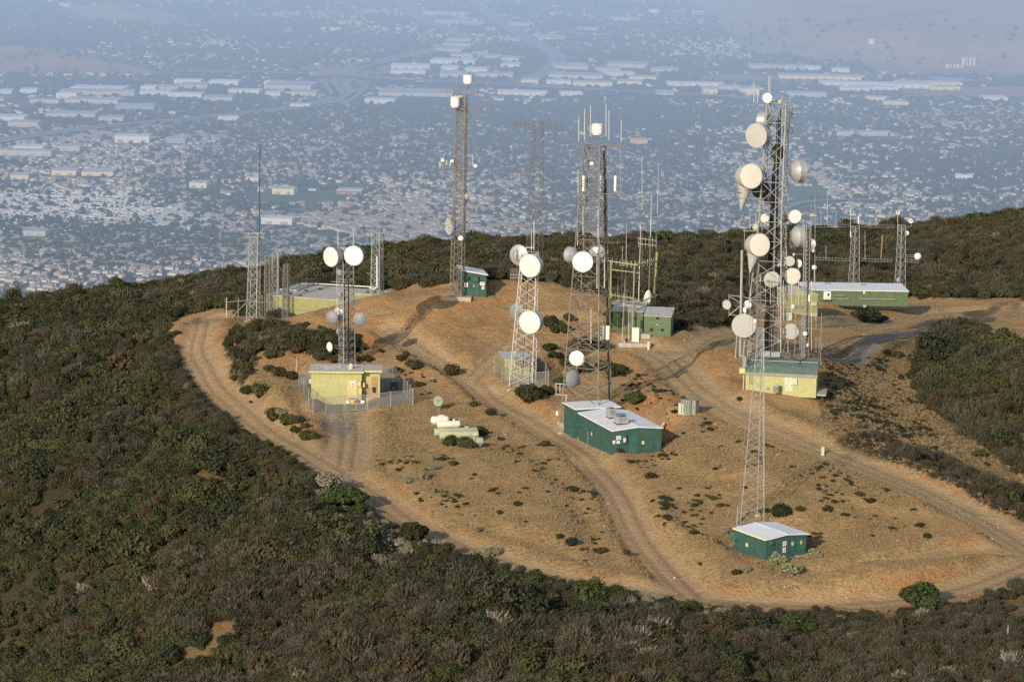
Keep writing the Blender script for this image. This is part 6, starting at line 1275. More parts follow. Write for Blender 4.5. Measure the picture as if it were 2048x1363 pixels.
for (x, a_, b_) in [(1543, 700, 420), (1560, 340, 210), (1547, 640, 300)]: k_.whip(x, a_, b_, dy=-1.3, r_=.06, mat='galv', name='waveguide', x1=x + 6)
horn(1502, 352, 24.5, 22, 1490, 420, 'k', 'upper cream faced horn antenna with cone tail on the great tower', -2.6); horn(1519, 489.5, 22.5, 22, 1507, 546, 'k', 'lower cream faced horn antenna with cone tail on the great tower', -3.2)
for (x, y, r_, az, kd, fc, bd, dp, dy, lb) in [
 (1534.5, 196, 9.6, -22, 'drum', 'white', 'shroud', .3, -1.2, 'small white dish at the very top of the great tower'), (1585.5, 227.5, 10, 150, 'grid', 'galv_dark', 'galv_dark', .5, 1.0, 'dark grid dish, upper one of two near the great tower top'), (1576, 260.5, 9.5, 160, 'grid', 'galv_dark', 'galv_dark', .5, 1.0, 'dark grid dish, lower one of two near the great tower top'),
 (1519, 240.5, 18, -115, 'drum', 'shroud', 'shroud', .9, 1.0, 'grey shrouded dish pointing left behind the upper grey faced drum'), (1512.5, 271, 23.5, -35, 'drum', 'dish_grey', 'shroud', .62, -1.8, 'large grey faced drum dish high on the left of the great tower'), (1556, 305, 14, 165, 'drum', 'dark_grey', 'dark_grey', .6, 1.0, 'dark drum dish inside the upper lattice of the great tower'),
 (1603, 341, 23, 112, 'drum', 'dish_grey', 'shroud', .55, .6, 'large grey drum dish pointing right high on the great tower'), (1518, 378, 17, -150, 'drum', 'dark_grey', 'dark_grey', .8, 2.2, 'dark drum dish below the upper horn antenna'), (1540, 394, 12, 160, 'drum', 'dark_grey', 'dark_grey', .5, 1.6, 'dark drum dish among the cables below the upper horn antenna'),
 (1590, 433, 13.6, 18, 'drum', 'white', 'shroud', .6, -1.4, 'white faced drum dish on the right leg over the lower dishes'), (1569.5, 436, 8, 160, 'drum', 'dark_grey', 'dark_grey', .5, 1.4, 'small dark dish seen from behind next to the white faced drum'), (1529.5, 436.5, 8.8, 12, 'drum', 'cream', 'dish_grey', .3, -1.4, 'small cream dish above the lower horn antenna'), (1511, 455, 7, -30, 'dome', 'dish_grey', 'dish_grey', .3, -.6, 'small pale dish on a strut left of the small cream dish'),
 (1603, 472, 22, 106, 'drum', 'dish_grey', 'shroud', .5, .4, 'large grey drum dish pointing right below the white faced drum'), (1560, 517, 16.5, -4, 'open', 'cream', 'shroud', .3, 1.6, 'cream dish crossed by struts behind the great tower lattice'), (1579.5, 522, 9.6, -14, 'drum', 'dish_grey', 'shroud', .35, -1.8, 'small grey faced dish overlapping the crossed cream dish'),
 (1544, 559, 15.8, -6, 'drum', 'dish_grey', 'dome_grey', .5, -2.0, 'grey faced drum dish in front of the black cable bundle'), (1585, 552, 16.5, 12, 'drum', 'cream', 'shroud', .45, -.6, 'cream faced drum dish right of the cable bundle at mid height'), (1563, 548, 15, 165, 'drum', 'dark_grey', 'dark_grey', .5, 1.6, 'dark dish seen from behind between the grey and the cream drum'), (1597.5, 526.5, 8.4, -55, 'dome', 'white', 'white', .3, -.4, 'white dome dish turned left between the tower and the slim cable mast'),
 (1453.5, 609, 9.8, -32, 'drum', 'dish_grey', 'dark_grey', .5, -1.5, 'small grey drum dish far out on the left outrigger'), (1495, 609, 8.5, -25, 'dome', 'white', 'white', .3, -1.4, 'small white dish between the support pipes'), (1487.5, 651, 23.3, -10, 'drum', 'dish_grey', 'shroud', .35, -3.0, 'largest low grey dish on the left with shadow stripes of the lattice'),
 (1576, 632, 9.8, -28, 'drum', 'dish_grey', 'dark_grey', .5, -1.6, 'small grey drum dish with dark shroud above the low right dish'), (1581.5, 662.5, 15.4, -3, 'drum', 'dish_grey', 'shroud', .3, -1.8, 'plain grey dish low on the right leg of the great tower'), (1509, 642, 4.5, -30, 'dome', 'white', 'white', .3, -3.2, 'tiny white pod dish at the rim of the largest low grey dish'), (1489, 620, 6.8, -70, 'dome', 'white', 'white', .3, -2.4, 'oval white dish seen edge on above the largest low grey dish')]:
    dish(x, y, r_, az, kd, 'k', None, lb, fc, bd, dy=dy, depth=dp)
# slim cable mast right of it
Tower('l', 'slim lattice mast wrapped in black cable beside the great tower', (1609, 712), (1614, 452), 17, 14, 3, .3, 30, .05, .025, 'galv', D=404, horiz=0, cable=(3, .9, 0, .08), foot=False, ladder=False)
l_ = TOW['l']
for (x, a_, b_, dy) in [(1622, 480, 408, 0), (1600, 700, 640, 0), (1630, 640, 392, 1), (1623, 700, 560, 0), (1638, 705, 678, 0), (1632, 705, 672, 0), (1644, 700, 685, 0), (1583, 640, 548, -1), (1597, 610, 520, 0), (1567, 640, 560, -1), (1555, 610, 556, -1), (1531, 615, 556, -1.5), (1541, 608, 555, -1.5), (1632, 660, 600, 1)]: l_.whip(x, a_, b_, dy, r_=.045, mat='white_steel' if x % 2 else 'galv')
l_.bar([(1523, 612), (1606, 614)], .05); l_.bar([(1523, 620), (1606, 622)], .04); l_.bar([(1590, 655), (1640, 657)], .03); l_.bar([(1602, 578), (1632, 579)], .04); v = l_.px(1625, 429, 1); part_box('marker_sleeve', 'sign_yellow', l_.root, v, (.25, .25, .35)); v = l_.px(1618, 596, -.5); part_box('antenna_tube', 'white', l_.root, v, (.2, .2, 1.0)); l_.whip(1521, 563, 551, 0, r_=.1, mat='white')
for (x, y, r_, az, kd, fc, bd, dy, lb) in [(1622, 488, 11.5, 140, 'back', 'shroud', 'shroud', .8, 'pale mesh dish seen from behind on the slim cable mast top'), (1627.5, 501.5, 4.2, 60, 'dome', 'white', 'white', -.3, 'little white dome under the pale mesh dish'), (1588.5, 509, 3.6, 20, 'dome', 'shroud', 'shroud', -.3, 'tiny grey dish left of the slim cable mast'), (1587, 613, 5.2, 40, 'dome', 'white', 'white', -1.0, 'little white dish on the horizontal rails between tower and slim mast'), (1610, 667, 4.5, -20, 'dome', 'white', 'white', -.6, 'little white dish low on the slim cable mast'), (1616, 690, 4.2, 50, 'dome', 'white', 'white', -.6, 'lowest little white dish on the slim cable mast')]:
    dish(x, y, r_, az, kd, 'l', None, lb, fc, bd, dy=dy)
Tower('l2', 'thin three sided lattice mast between the horn cone and the cable bundle', (1517, 700), (1517, 545), 10, 10, 3, .2, 22, .04, .02, 'galv_dark', D=400, horiz=0, foot=False, ladder=False)
# slender front tower
Tower('m', 'slender bare grey three legged lattice tower rising behind the small green shed', (1507.5, 1046), (1523, 655), 62, 14, 3, 1.25, 19, .055, .024, 'galv', horiz=0, ladder=False, foot=True)
m_ = TOW['m']; m_.bar([(1473, 1048), (1500, 760), (1515, 640)], .03, 'galv_dark', 'cable_run'); v = m_.px(1475, 1030, .2); m_.bar([(1474, 1052), (1477, 1012)], .15, 'dome_grey', 'conduit_pipe')
# two masts at the long green building
Tower('n', 'grey lattice mast in front of the long green building, nearer the generator', (1706, 603), (1711.5, 452), 29, 19, 3, .35, 9, .06, .032, 'galv', horiz=0, foot=False)
Tower('o', 'grey lattice mast at the outer end of the long green building with small dishes', (1798.5, 605), (1804, 450), 29, 18, 3, .35, 9, .06, .032, 'galv', horiz=0, foot=False)
n_ = TOW['n']; o_ = TOW['o']
n_.whip(1701, 470, 408, r_=.06); n_.whip(1717, 446, 431, r_=.14, mat='white', name='tube_antenna'); n_.whip(1719, 470, 398, r_=.03, mat='galv'); n_.whip(1701.5, 474, 462, r_=.12, mat='white', name='tube_antenna'); n_.array((1628, 450), (1700, 449), 2, 12, .4, .02, 0, rod=.015); n_.array((1722, 449), (1790, 451), 2, 12, .4, .02, 0, rod=.015)
for (x, a_, b_) in [(1652, 518, 490), (1730, 518, 461), (1655, 450, 384), (1642, 450, 420), (1752, 450, 424), (1672, 447, 420)]: n_.whip(x, a_, b_, r_=.035)
n_.bar([(1762, 516), (1765, 470)], .1, 'rust_panel', 'banded_tube_antenna'); n_.array((1630, 515), (1700, 517), 2, 11, .35, .025, 0, rod=.018); n_.array((1716, 517), (1785, 519), 2, 11, .35, .025, 0, rod=.018)
o_.array((1812, 518), (1838, 521), 2, 4, .35, .03, 0); o_.whip(1795.5, 470, 430, r_=.05); o_.bar([(1809, 455), (1823, 452), (1823, 442)], .035)
for q in ((1694, 566), (1706, 568), (1712, 570)): v = n_.px(*q, 1.5); part_box('equipment_frame', 'dark_grey', n_.root, v, (.5, .5, .9))
v = o_.px(1794, 562, 1.0); 
for (x, y, r_, az, kd, fc, bd, T_, dy, lb) in [(1795.5, 425, 4.2, 0, 'open', 'cream', 'galv_dark', 'o', -.3, 'small open cream dish on a pole over the outer mast'), (1821.5, 442, 4.2, -20, 'open', 'white', 'galv_dark', 'o', -.3, 'small white dish on the right arm near the outer mast top'), (1814, 466, 4.2, 150, 'back', 'white', 'shroud', 'o', .4, 'small white dish seen from behind on the outer mast'), (1835.5, 512.5, 6.8, 0, 'dome', 'white', 'white', 'o', -.4, 'round white dish at the far end of the long horizontal boom'), (1796, 560, 6, -120, 'back', 'cream', 'cream', 'o', -.8, 'cream folded dish leaning at the foot of the outer mast')]:
    dish(x, y, r_, az, kd, T_, None, lb, fc, bd, dy=dy)
dish(1628.5, 534.5, 4.8, -5, 'dome', None, 505, 'little cream dish on a thin pole before the long green building', 'cream', 'cream', pole=True)
# ground dishes
dish(876, 801.5, 10.3, -22, 'open', None, G(876, 822).y, 'faded green dish on a short post behind the gas tanks', 'dish_green', 'dish_green', el=12, pole=True)
dish(1296.5, 838.5, 8.2, -62, 'open', None, G(1292, 850).y + 1.5, 'small cream dish behind the right side of the long green building', 'cream', 'dark_grey', el=28, pole=True)
dish(1325, 851, 7.6, -78, 'open', None, G(1330, 862).y + .5, 'cream dish seen edge on at the right corner of the long green building', 'cream', 'dark_grey', el=28, pole=True)
dish(1294, 598, 18.5, -72, 'open', None, B7a.p.y + 5.0, 'white open dish seen nearly edge on over the leaf green sheds', 'white', 'galv_dark', el=12, pole=True)
# timber antenna frame over the leaf green sheds
D0 = B7a.p.y
def PX(x, y, d): return unproj(x, y, D0 + d)
base = PX(1265, 655, -1.5); base.z = hz(base.x, base.y); fr = empty('timber_antenna_frame', base, 'tall pole frame with toothed curved timber arms over the leaf green sheds', 'antenna frame')
def fbar(pts, r_, mat, name, dd=0):
    mb = MB(); q = [PX(p[0], p[1], p[2] if len(p) > 2 else dd) - base for p in pts]
    for a_, b_ in zip(q[:-1], q[1:]): mb.tube(a_, b_, r_, 7)
    return mb.build(name, M[mat], fr)
def farray(p0, p1, n, hgt, mat, r_=.11):
    a_, b_ = PX(*p0) - base, PX(*p1) - base; mb = MB(); mb.tube(a_, b_, r_, 6); o = mb.build('timber_arm', M[mat], fr); rb = MB()
    for i in range(n): q = a_.lerp(b_, (i + .5) / n); rb.tube(q - Vector((0, 0, hgt)), q + Vector((0, 0, hgt)), .025, 4)
    rb.build('array_rod', M['white_steel'], o)
fbar([(1265, 657, -1.5), (1269, 530, -1.5)], .13, 'box_grey', 'pole'); fbar([(1308, 604, 6), (1314, 504, 6)], .2, 'wood', 'pole'); fbar([(1220, 655, 1), (1222, 520, 1)], .16, 'wood', 'pole')
fbar([(1314, 512, 6), (1314, 504, 6)], .22, 'rust_panel', 'pole_cap')
farray((1213, 521, 1), (1275, 530, -1.5), 8, .55, 'yellow_timber'); farray((1275, 530, -1.5), (1316, 521, 6), 7, .55, 'wood'); farray((1224, 539, 1), (1280, 546, -1.5), 1, .05, 'yellow_timber', .09); farray((1268, 541, -1.5), (1318, 534, 6), 1, .05, 'box_grey', .08); farray((1240, 530, 3), (1316, 523, 6), 9, .5, 'wood', .09)
farray((1212, 588, 1), (1272, 597, -1.5), 8, .5, 'wood'); farray((1222, 603, 1), (1280, 600, 2), 5, .3, 'box_grey', .09); farray((1224, 606, .5), (1282, 613, -1.5), 1, .05, 'yellow_timber', .1); farray((1268, 608, -1.5), (1316, 590, 6), 6, .4, 'wood', .09)
def pole_mast(px0, py0, px1, py1, D, r_, label, mat='galv', extra=None, name='antenna_pole'):
    P = unproj(px0, py0, D); P.z = min(P.z, hz(P.x, P.y)); T = unproj(px1, py1, D) - P; root = empty(name, P, label, 'antenna pole'); mb = MB(); mb.tube((0, 0, -.3), T * .6, r_, 6, r_ * .8); mb.build('lower_pole', M[mat], root); mb = MB(); mb.tube(T * .6, T, r_ * .7, 6, r_ * .5); mb.build('upper_whip', M['white_steel'], root)
    KEEP_OUT.append((P.x, P.y, .4))
    for (a_, b_, rr_, mt) in (extra or []): mb = MB(); mb.tube(unproj(*a_, D) - P, unproj(*b_, D) - P, rr_, 5); mb.build('crossarm', M[mt], root)
    return root
pole_mast(1244, 690, 1248, 586, G(1244, 692).y, .05, 'slim pale pole in front of the leaf green shed door', 'white_steel')
pole_mast(1258, 682, 1257, 612, G(1258, 684).y, .06, 'white pole beside the white service cabinet', 'white_steel')
pole_mast(1251, 605, 1253.5, 446, D0 + 4, .06, 'tall pole with white whip at the back of the timber frame', 'thin_steel')
pole_mast(1277, 600, 1281.5, 450, D0 + 5, .09, 'pole with white whip near the middle of the timber frame', 'white_steel')
pole_mast(1244, 575, 1245, 492, D0 + 5, .05, 'short thin pole at the left of the timber frame', 'galv')
pole_mast(1285, 560, 1284, 312, D0 + 55, .07, 'tall thin whip pole rising against the valley behind the timber frame', 'thin_steel')
pole_mast(1298, 575, 1303, 392, D0 + 30, .10, 'dark pole with ladder crossbar array and grid fence antenna', 'galv_dark', [((1273, 394), (1333, 400), .035, 'thin_steel'), ((1275, 476), (1312, 481), .04, 'white_steel'), ((1275, 486), (1312, 491), .04, 'white_steel')] + [((1277 + i * 7, 474), (1277 + i * 7, 494), .025, 'white_steel') for i in range(6)])
pole_mast(1311, 570, 1317, 327, D0 + 40, .06, 'tall whip pole right of the crossbar pole', 'thin_steel'); pole_mast(1235, 640, 1236, 568, D0 - 1, .035, 'thin stub pole beside the leaf green shed wall', 'galv')
pole_mast(1249, 640, 1249, 558, D0 - 1, .035, 'thin pole second from the left before the leaf green shed', 'galv')
pole_mast(1628, 602, 1629, 535, 505, .06, 'thin pole carrying the little cream dish', 'white_steel')
for i, (x, y0, y1, D_) in enumerate([(1500, 690, 575, 402), (1549, 655, 570, 405), (1558, 640, 560, 404), (1593, 600, 555, 404), (1642, 700, 625, 402)]): pole_mast(x, y0, x + 1, y1, D_, .035, 'thin whip pole number among the antenna cluster'.replace(' number', '') + [' left of the thin three sided mast', ' behind the grey faced drum dish', ' nearest the yellow block wall', ' between the cream drum and slim mast', ' right of the slim cable mast'][i], 'galv')
# equipment at the tower foot
P_ = unproj(1540, 716, 401); P_.z = hz(P_.x, P_.y)
eq = empty('equipment_cabinet', P_, 'row of grey metal cabinets at the foot of the great tower', 'cabinet')
part_box('cabinet_body', 'shroud', eq, (-.7, 0, .9), (1.3, 1, 1.8)); part_box('cabinet_body', 'shroud', eq, (.75, 0, .85), (1.3, 1, 1.7)); part_box('cabinet_body', 'dome_grey', eq, (2.4, 0, .6), (1.1, 1, 1.2))
# ------------------------------------------------------------------ valley far below
ZV = -750.0
def V(px, py): p = unproj_z(px, py, ZV); return (p.x, p.y)
HILLFOOT = [(1300, -60), (1380, 10), (1440, 45), (1490, 100), (1540, 116), (1640, 124), (1760, 128), (2060, 146), (2300, 160)]
HF = [V(a, max(b, -150)) for a, b in HILLFOOT]
HILLP = [V(*p) for p in [(1300, -90), (1380, 8), (1440, 45), (1480, 96), (1530, 112), (1640, 124), (1760, 128), (2060, 146), (2500, 165), (2500, -180), (1300, -180)]]
LEFTP = [[(-60, 96), (60, 92), (130, 100), (250, 118), (330, 138), (370, 152), (200, 146), (-60, 150)], [(120, 14), (230, 6), (330, 22), (410, 56), (360, 66), (250, 48), (150, 40)], [(620, 132), (770, 120), (790, 150), (650, 160)]]
TANP = [[(1380, 152), (1500, 146), (1640, 158), (1600, 166), (1420, 166)], [(1790, 176), (2100, 172), (2100, 198), (1800, 196)], [(740, 126), (775, 130), (760, 148), (730, 148)], [(-40, 590), (90, 582), (60, 625), (-40, 640)], [(860, 462), (1010, 466), (1000, 480), (880, 478)], [(870, 484), (960, 484), (960, 494), (880, 492)], [(560, 440), (700, 470), (640, 480)], [(1700, 120), (2060, 138), (2060, 156), (1750, 146)]]
GREENP = [[(1560, 374), (1650, 370), (1662, 396), (1590, 404)], [(1540, 408), (1640, 400), (1700, 402), (1590, 424)], [(480, 384), (700, 380), (700, 404), (500, 410)], [(620, 372), (700, 362), (760, 372), (700, 380)], [(240, 80), (300, 78), (300, 92), (240, 92)], [(330, 92), (400, 90), (400, 102), (330, 104)], [(800, 176), (840, 172), (860, 186), (800, 184)]]
LAKES = [[(716, 488), (745, 484), (764, 488), (752, 497), (722, 498)], [(600, 496), (650, 494), (640, 504), (604, 506)], [(1840, 154), (1925, 157), (1960, 163), (1880, 163)]]
ROADV = [([(936, -10), (980, 30), (1022, 58), (1062, 84), (1090, 99), (1116, 118), (1105, 138), (1080, 152), (1039, 170)], 30), ([(800, 0), (844, 38), (885, 56), (922, 76), (885, 98), (820, 112), (765, 124), (700, 148), (678, 170), (690, 190), (650, 206), (580, 218), (513, 227), (420, 236), (342, 244), (222, 254), (103, 268), (-20, 286)], 34),
 ([(359, 150), (496, 151), (640, 156), (700, 158), (817, 167), (988, 175), (1193, 187), (1380, 196), (1500, 204)], 24), ([(690, 158), (720, 165), (728, 178), (712, 190), (700, 200), (684, 210)], 14), ([(640, 160), (660, 176), (672, 196)], 14), ([(1300, 40), (1500, 24), (1640, 12)], 10), ([(1560, 424), (1600, 408), (1680, 402), (1760, 404)], 12)]
RVW = [(smooth_line([V(*p) for p in pts], 5), hw) for pts, hw in ROADV]
def inw(x, y, polys_px):
    r_ = np.zeros(np.shape(x), bool)
    for P in polys_px: r_ |= in_poly(x, y, [V(*p) for p in P])
    return r_
def zvalley(x, y):
    x = np.asarray(x, float); y = np.asarray(y, float)
    ins = in_poly(x, y, HILLP); d = seg_dist(x, y, HF); h = np.where(ins, d, 0)
    rid = 1 - np.abs(fbm(x, y, 1900, 55, 5, .5) * 2 - 1)
    hh = 330 * (1 - np.exp(-h / 2200)) * (0.35 + 1.0 * rid) + np.where(ins, 40 * sstep(0, 300, h), 0) + 24 * sstep(0, 400, h) * (fbm(x, y, 380, 65, 4) - .5) * 2
    lf = np.zeros(x.shape)
    for P in LEFTP:
        W_ = [V(*p) for p in P]; i2 = in_poly(x, y, W_); dd = seg_dist(x, y, W_ + [W_[0]]); lf = np.maximum(lf, np.where(i2, 60 * sstep(0, 420, dd), 0))
    far = 900 * sstep(16000, 30000, y) * (0.4 + fbm(x, y, 5200, 75, 4))
    return ZV + hh * (y < 30000) + lf * (.5 + fbm(x, y, 700, 85, 3)) + far
def build_valley():
    nu, nv = 520, 560
    u = np.linspace(-.62, .62, nu); dI = np.concatenate([np.linspace(500, 4000, 12, endpoint=False), 4000 * (16000 / 4000) ** np.linspace(0, 1, nv), np.linspace(16500, 70000, 60)])
    U, D = np.meshgrid(u, dI, indexing='ij'); X = U * D; Y = D; Z = zvalley(X, Y)
    wob = fbm(X, Y, 500, 95, 4) - .5; Xw = X + wob * 300; Yw = Y + wob * 500
    brown = (in_poly(Xw, Yw, HILLP) | inw(Xw, Yw, LEFTP)).astype(float); tan = inw(Xw, Yw, TANP).astype(float); green = inw(X, Y, GREENP).astype(float)
    n = X.size; idx = np.arange(n).reshape(X.shape); q = np.stack([idx[:-1, :-1], idx[1:, :-1], idx[1:, 1:], idx[:-1, 1:]], -1).reshape(-1, 4)
    me = bpy.data.meshes.new('valley_floor'); me.vertices.add(n); me.vertices.foreach_set('co', np.stack([X, Y, Z], -1).astype(np.float32).ravel()); me.loops.add(q.size); me.loops.foreach_set('vertex_index', q.astype(np.int32).ravel())
    me.polygons.add(len(q)); me.polygons.foreach_set('loop_start', np.arange(0, q.size, 4, dtype=np.int32)); me.update(calc_edges=True); me.polygons.foreach_set('use_smooth', np.ones(len(q), bool))
    a = me.attributes.new('mask', 'FLOAT_COLOR', 'POINT'); a.data.foreach_set('color', np.stack([brown, tan, green, np.ones_like(X)], -1).astype(np.float32).ravel()); me.validate()
    o = bpy.data.objects.new('valley_floor', me); COL.objects.link(o); tag(o, 'hazy suburban valley floor rising to brown hills', kind='structure')
    m, n_, b = new_mat('valley ground'); at = nd(n_, 'ShaderNodeAttribute', attribute_name='mask'); sp = nd(n_, 'ShaderNodeSeparateColor'); n_.links.new(at.outputs['Color'], sp.inputs[0]); P = nd(n_, 'ShaderNodeNewGeometry').outputs['Position']
    n1 = noise(n_, .004, 6, .6, P); n2 = noise(n_, .03, 6, .75, P); n3 = noise(n_, .0012, 4, .6, P)
    vo = nd(n_, 'ShaderNodeTexVoronoi'); vo.inputs['Scale'].default_value = .05; n_.links.new(P, vo.inputs['Vector'])
    c = ramp(n_, n2.outputs[0], [(.35, (.035, .045, .026)), (.5, (.07, .075, .048)), (.6, (.22, .195, .15)), (.68, (.09, .09, .06)), (.78, (.26, .235, .19))])
    c = mix(n_, mth(n_, 'MULTIPLY', ramp(n_, n1.outputs[0], [(.5, (0, 0, 0)), (.62, (1, 1, 1))]), .45), c, (.16, .135, .10))
    c = mix(n_, ramp(n_, vo.outputs['Color'], [(.74, (0, 0, 0)), (.8, (.6, .6, .6))]), c, (.30, .27, .23))
    br = ramp(n_, n1.outputs[0], [(.3, (.22, .14, .08)), (.5, (.33, .205, .115)), (.62, (.19, .15, .09)), (.72, (.30, .20, .115))])
    br = mix(n_, mth(n_, 'MULTIPLY', ramp(n_, n2.outputs[0], [(.5, (0, 0, 0)), (.66, (1, 1, 1))]), .5), br, (.10, .09, .055))
    c = mix(n_, sp.outputs[0], c, br); c = mix(n_, sp.outputs[1], c, mix(n_, n1.outputs[0], (.30, .18, .10), (.25, .17, .10))); c = mix(n_, sp.outputs[2], c, (.075, .12, .042))
    n_.links.new(c, b.inputs['Base Color']); b.inputs['Roughness'].default_value = 1; b.inputs['Specular IOR Level'].default_value = 0; me.materials.append(m)
build_valley()
m_asph = paint('pale highway surface', (.20, .195, .185), .9, .1, (.15, .14, .13), .4, scale=.02)
for i, (Ln, hw) in enumerate(RVW):
    mb = MB(); pts = np.array(Ln); t = np.gradient(pts, axis=0); t /= np.linalg.norm(t, axis=1)[:, None] + 1e-9; nrm = np.stack([-t[:, 1], t[:, 0]], 1); el = 9 if i == 2 else 0
    for s_ in ((-1, -.06), (.06, 1)):
        A = pts + nrm * hw * s_[0]; B = pts + nrm * hw * s_[1]; za = zvalley(A[:, 0], A[:, 1]) + 4.0 + el; zb = zvalley(B[:, 0], B[:, 1]) + 4.0 + el; zz = np.maximum(za, zb)
        for k in range(len(A) - 1): mb.quad((A[k][0], A[k][1], zz[k]), (B[k][0], B[k][1], zz[k]), (B[k + 1][0], B[k + 1][1], zz[k + 1]), (A[k + 1][0], A[k + 1][1], zz[k + 1]))
    o = mb.build('highway', m_asph); tag(o, kind='structure')
m_lake, n_, b_ = new_mat('lake water'); b_.inputs['Base Color'].default_value = (.09, .15, .2, 1); b_.inputs['Roughness'].default_value = .25
for P in LAKES:
    mb = MB(); mb.quad(*[(*V(*p), ZV + 2.0) for p in P]); o = mb.build('lake_water', m_lake); tag(o, kind='structure')
# warehouses
WH = """195 180 108 7 w;192 189 150 6 t;297 179 30 5 w;337 178 45 6 t;386 176 55 7 t;376 166 55 4 w;308 188 62 5 w;370 193 70 5 w;448 168 60 5 w;489 186 64 5 w;544 168 30 4 w;578 177 95 11 t;596 170 40 4 w;609 190 50 6 t;544 190 30 5 w;134 195 42 5 w;55 185 34 5 w;8 186 26 5 w;185 205 110 6 t;434 200 60 6 t;267 217 78 7 g;140 232 100 7 t;18 240 60 7 w;45 252 60 6 t;455 240 42 4 w;220 240 50 5 t;262 284 70 6 w;352 285 40 6 g;58 299 60 6 w;140 301 40 6 t;50 310 110 5 t;192 350 64 9 c;128 349 50 6 c;37 357 36 7 c;505 361 26 5 c;398 374 36 6 c;568 387 45 6 c;700 387 52 6 r;555 447 64 4 w;130 11 22 3 c;820 135 78 6 w;815 146 70 6 w;900 140 34 6 w;954 143 45 6 w;906 153 55 7 t;907 126 90 6 w;899 102 60 5 t;912 92 55 4 t;926 114 45 5 t;977 116 45 5 t;960 109 30 4 t;990 153 75 5 t;1022 133 38 6 w;1022 121 36 5 t;1141 137 70 9 t;1155 156 110 7 t;1258 134 80 7 t;1216 142 50 5 t;1238 151 60 5 w;1261 167 50 6 c;1288 159 55 5 c;1330 142 55 6 t;1118 167 50 4 w;1186 171 80 5 c;1060 166 35 5 c;1022 188 56 6 w;1073 190 45 5 w;1142 190 44 4 w;830 191 150 11 t;760 206 60 6 w;919 82 50 4 t;1022 82 40 4 t;1100 80 50 8 t;892 29 90 4 t;947 50 40 5 g;899 46 60 5 t;1039 51 40 4 t;700 48 50 4 t;1309 24 20 3 w;1278 286 34 4 o;1553 137 110 5 t;1615 138 60 5 w;1642 157 165 6 c;1683 143 35 4 c;1700 170 120 5 w;1751 178 90 6 w;1815 175 110 6 w;1860 168 130 5 c;1711 180 60 5 w;1615 192 80 5 t;1421 188 28 6 c;1502 188 40 6 c;1379 171 90 4 w;1793 208 50 4 c;1991 199 50 5 w;1693 270 36 4 t;1745 270 60 4 t;1930 356 34 4 w;1752 199 40 4 c;1420 172 60 4 w;1330 188 40 4 w;1460 178 44 4 t;1890 178 60 4 c;70 470 46 5 t;600 214 40 4 w;90 205 60 4 t;660 60 40 3 w;1180 60 50 3 t;1250 40 60 3 t;1120 30 40 3 t"""
def wmat(nm, c): return paint(nm, c, .8, .07, tuple(x * .75 for x in c), .35, scale=.03)
WM = {'w': (wmat('white tilt wall', (.60, .58, .54)), wmat('pale roof', (.62, .61, .59))), 't': (wmat('tan tilt wall', (.44, .41, .35)), wmat('grey roof far', (.36, .36, .35))), 'c': (wmat('cream tilt wall', (.66, .55, .33)), wmat('cream roof', (.46, .44, .39))), 'g': (wmat('grey wall far', (.30, .31, .32)), wmat('grey deck', (.36, .37, .38))), 'r': (wmat('brick red wall', (.30, .12, .09)), wmat('pale roof far', (.55, .55, .57))), 'o': (wmat('orange tan wall', (.58, .36, .18)), wmat('tan roof', (.42, .37, .30)))}
WLAB = {'w': 'white flat roofed warehouse on the hazy valley floor', 't': 'tan and grey flat roofed warehouse on the hazy valley floor', 'c': 'cream sunlit flat roofed building on the hazy valley floor'}
WBOX = []
for i, row in enumerate(WH.split(';')):
    cx, cy_, w_, d_, t_ = row.split(); cx, cy_, w_, d_ = float(cx), float(cy_), float(w_), float(d_); x, y = V(cx, cy_ + 2); z = float(zvalley(x, y)); k = mpp(y)
    x2, y2 = V(cx, cy_ + 2 - d_ * .85); dep = max(40, min(y2 - y, 330)); W_ = w_ * k * .97; hgt = random.uniform(8, 12) * (1.6 if row.startswith(('262', '134', '947', '1502', '1421')) else 1); yaw = random.choice([-.08, -.04, 0, .05, .1]) - .03
    root = empty('warehouse', (x, y + dep / 2, z), '', 'warehouse', rz=yaw); ww = MB(); ww.box((0, 0, hgt / 2 - 6), (W_, dep, hgt + 12)); wl = ww.build('wall', WM[t_][0], root); rf = MB(); rf.box((0, 0, hgt + .5), (W_ + 1, dep + 1, 1.0)); ro = rf.build('roof', WM[t_][1], root)
    dk = MB(); nb = max(2, int(W_ / 26))
    for j in range(nb): dk.box((-W_ / 2 + W_ * (j + .5) / nb, -dep / 2 - .15, hgt * .28), (W_ / nb * random.uniform(.25, .5), .3, hgt * .45))
    dk.build('loading_door', WM['g'][0], root)
    if random.random() < .6:
        sk = MB()
        for j in range(random.randint(3, 9)): sk.box((random.uniform(-.45, .45) * W_, random.uniform(-.4, .4) * dep, hgt + 1.6), (random.uniform(4, 10), random.uniform(4, 12), 1.6))
        sk.build('roof_vent', WM['t'][1], ro)
    sp = {'g': ('grey parking structure beside the white warehouses' if cx < 500 and cy_ < 250 else 'grey flat block on the far valley floor near %s' % ('the diagonal highway' if cx > 900 else 'the white school like hall')), 'r': 'brick red hall with pale roof by the green sports field', 'o': 'orange tan building seen behind the big brown mast'}
    if t_ in WLAB: root['label'] = WLAB[t_]; root['group'] = 'flat roofed warehouses on the valley floor, ' + {'w': 'white', 't': 'tan and grey', 'c': 'cream'}[t_]
    else: root['label'] = sp[t_]
    WBOX.append((x, y + dep / 2, W_ / 2 + 12, dep / 2 + 60))
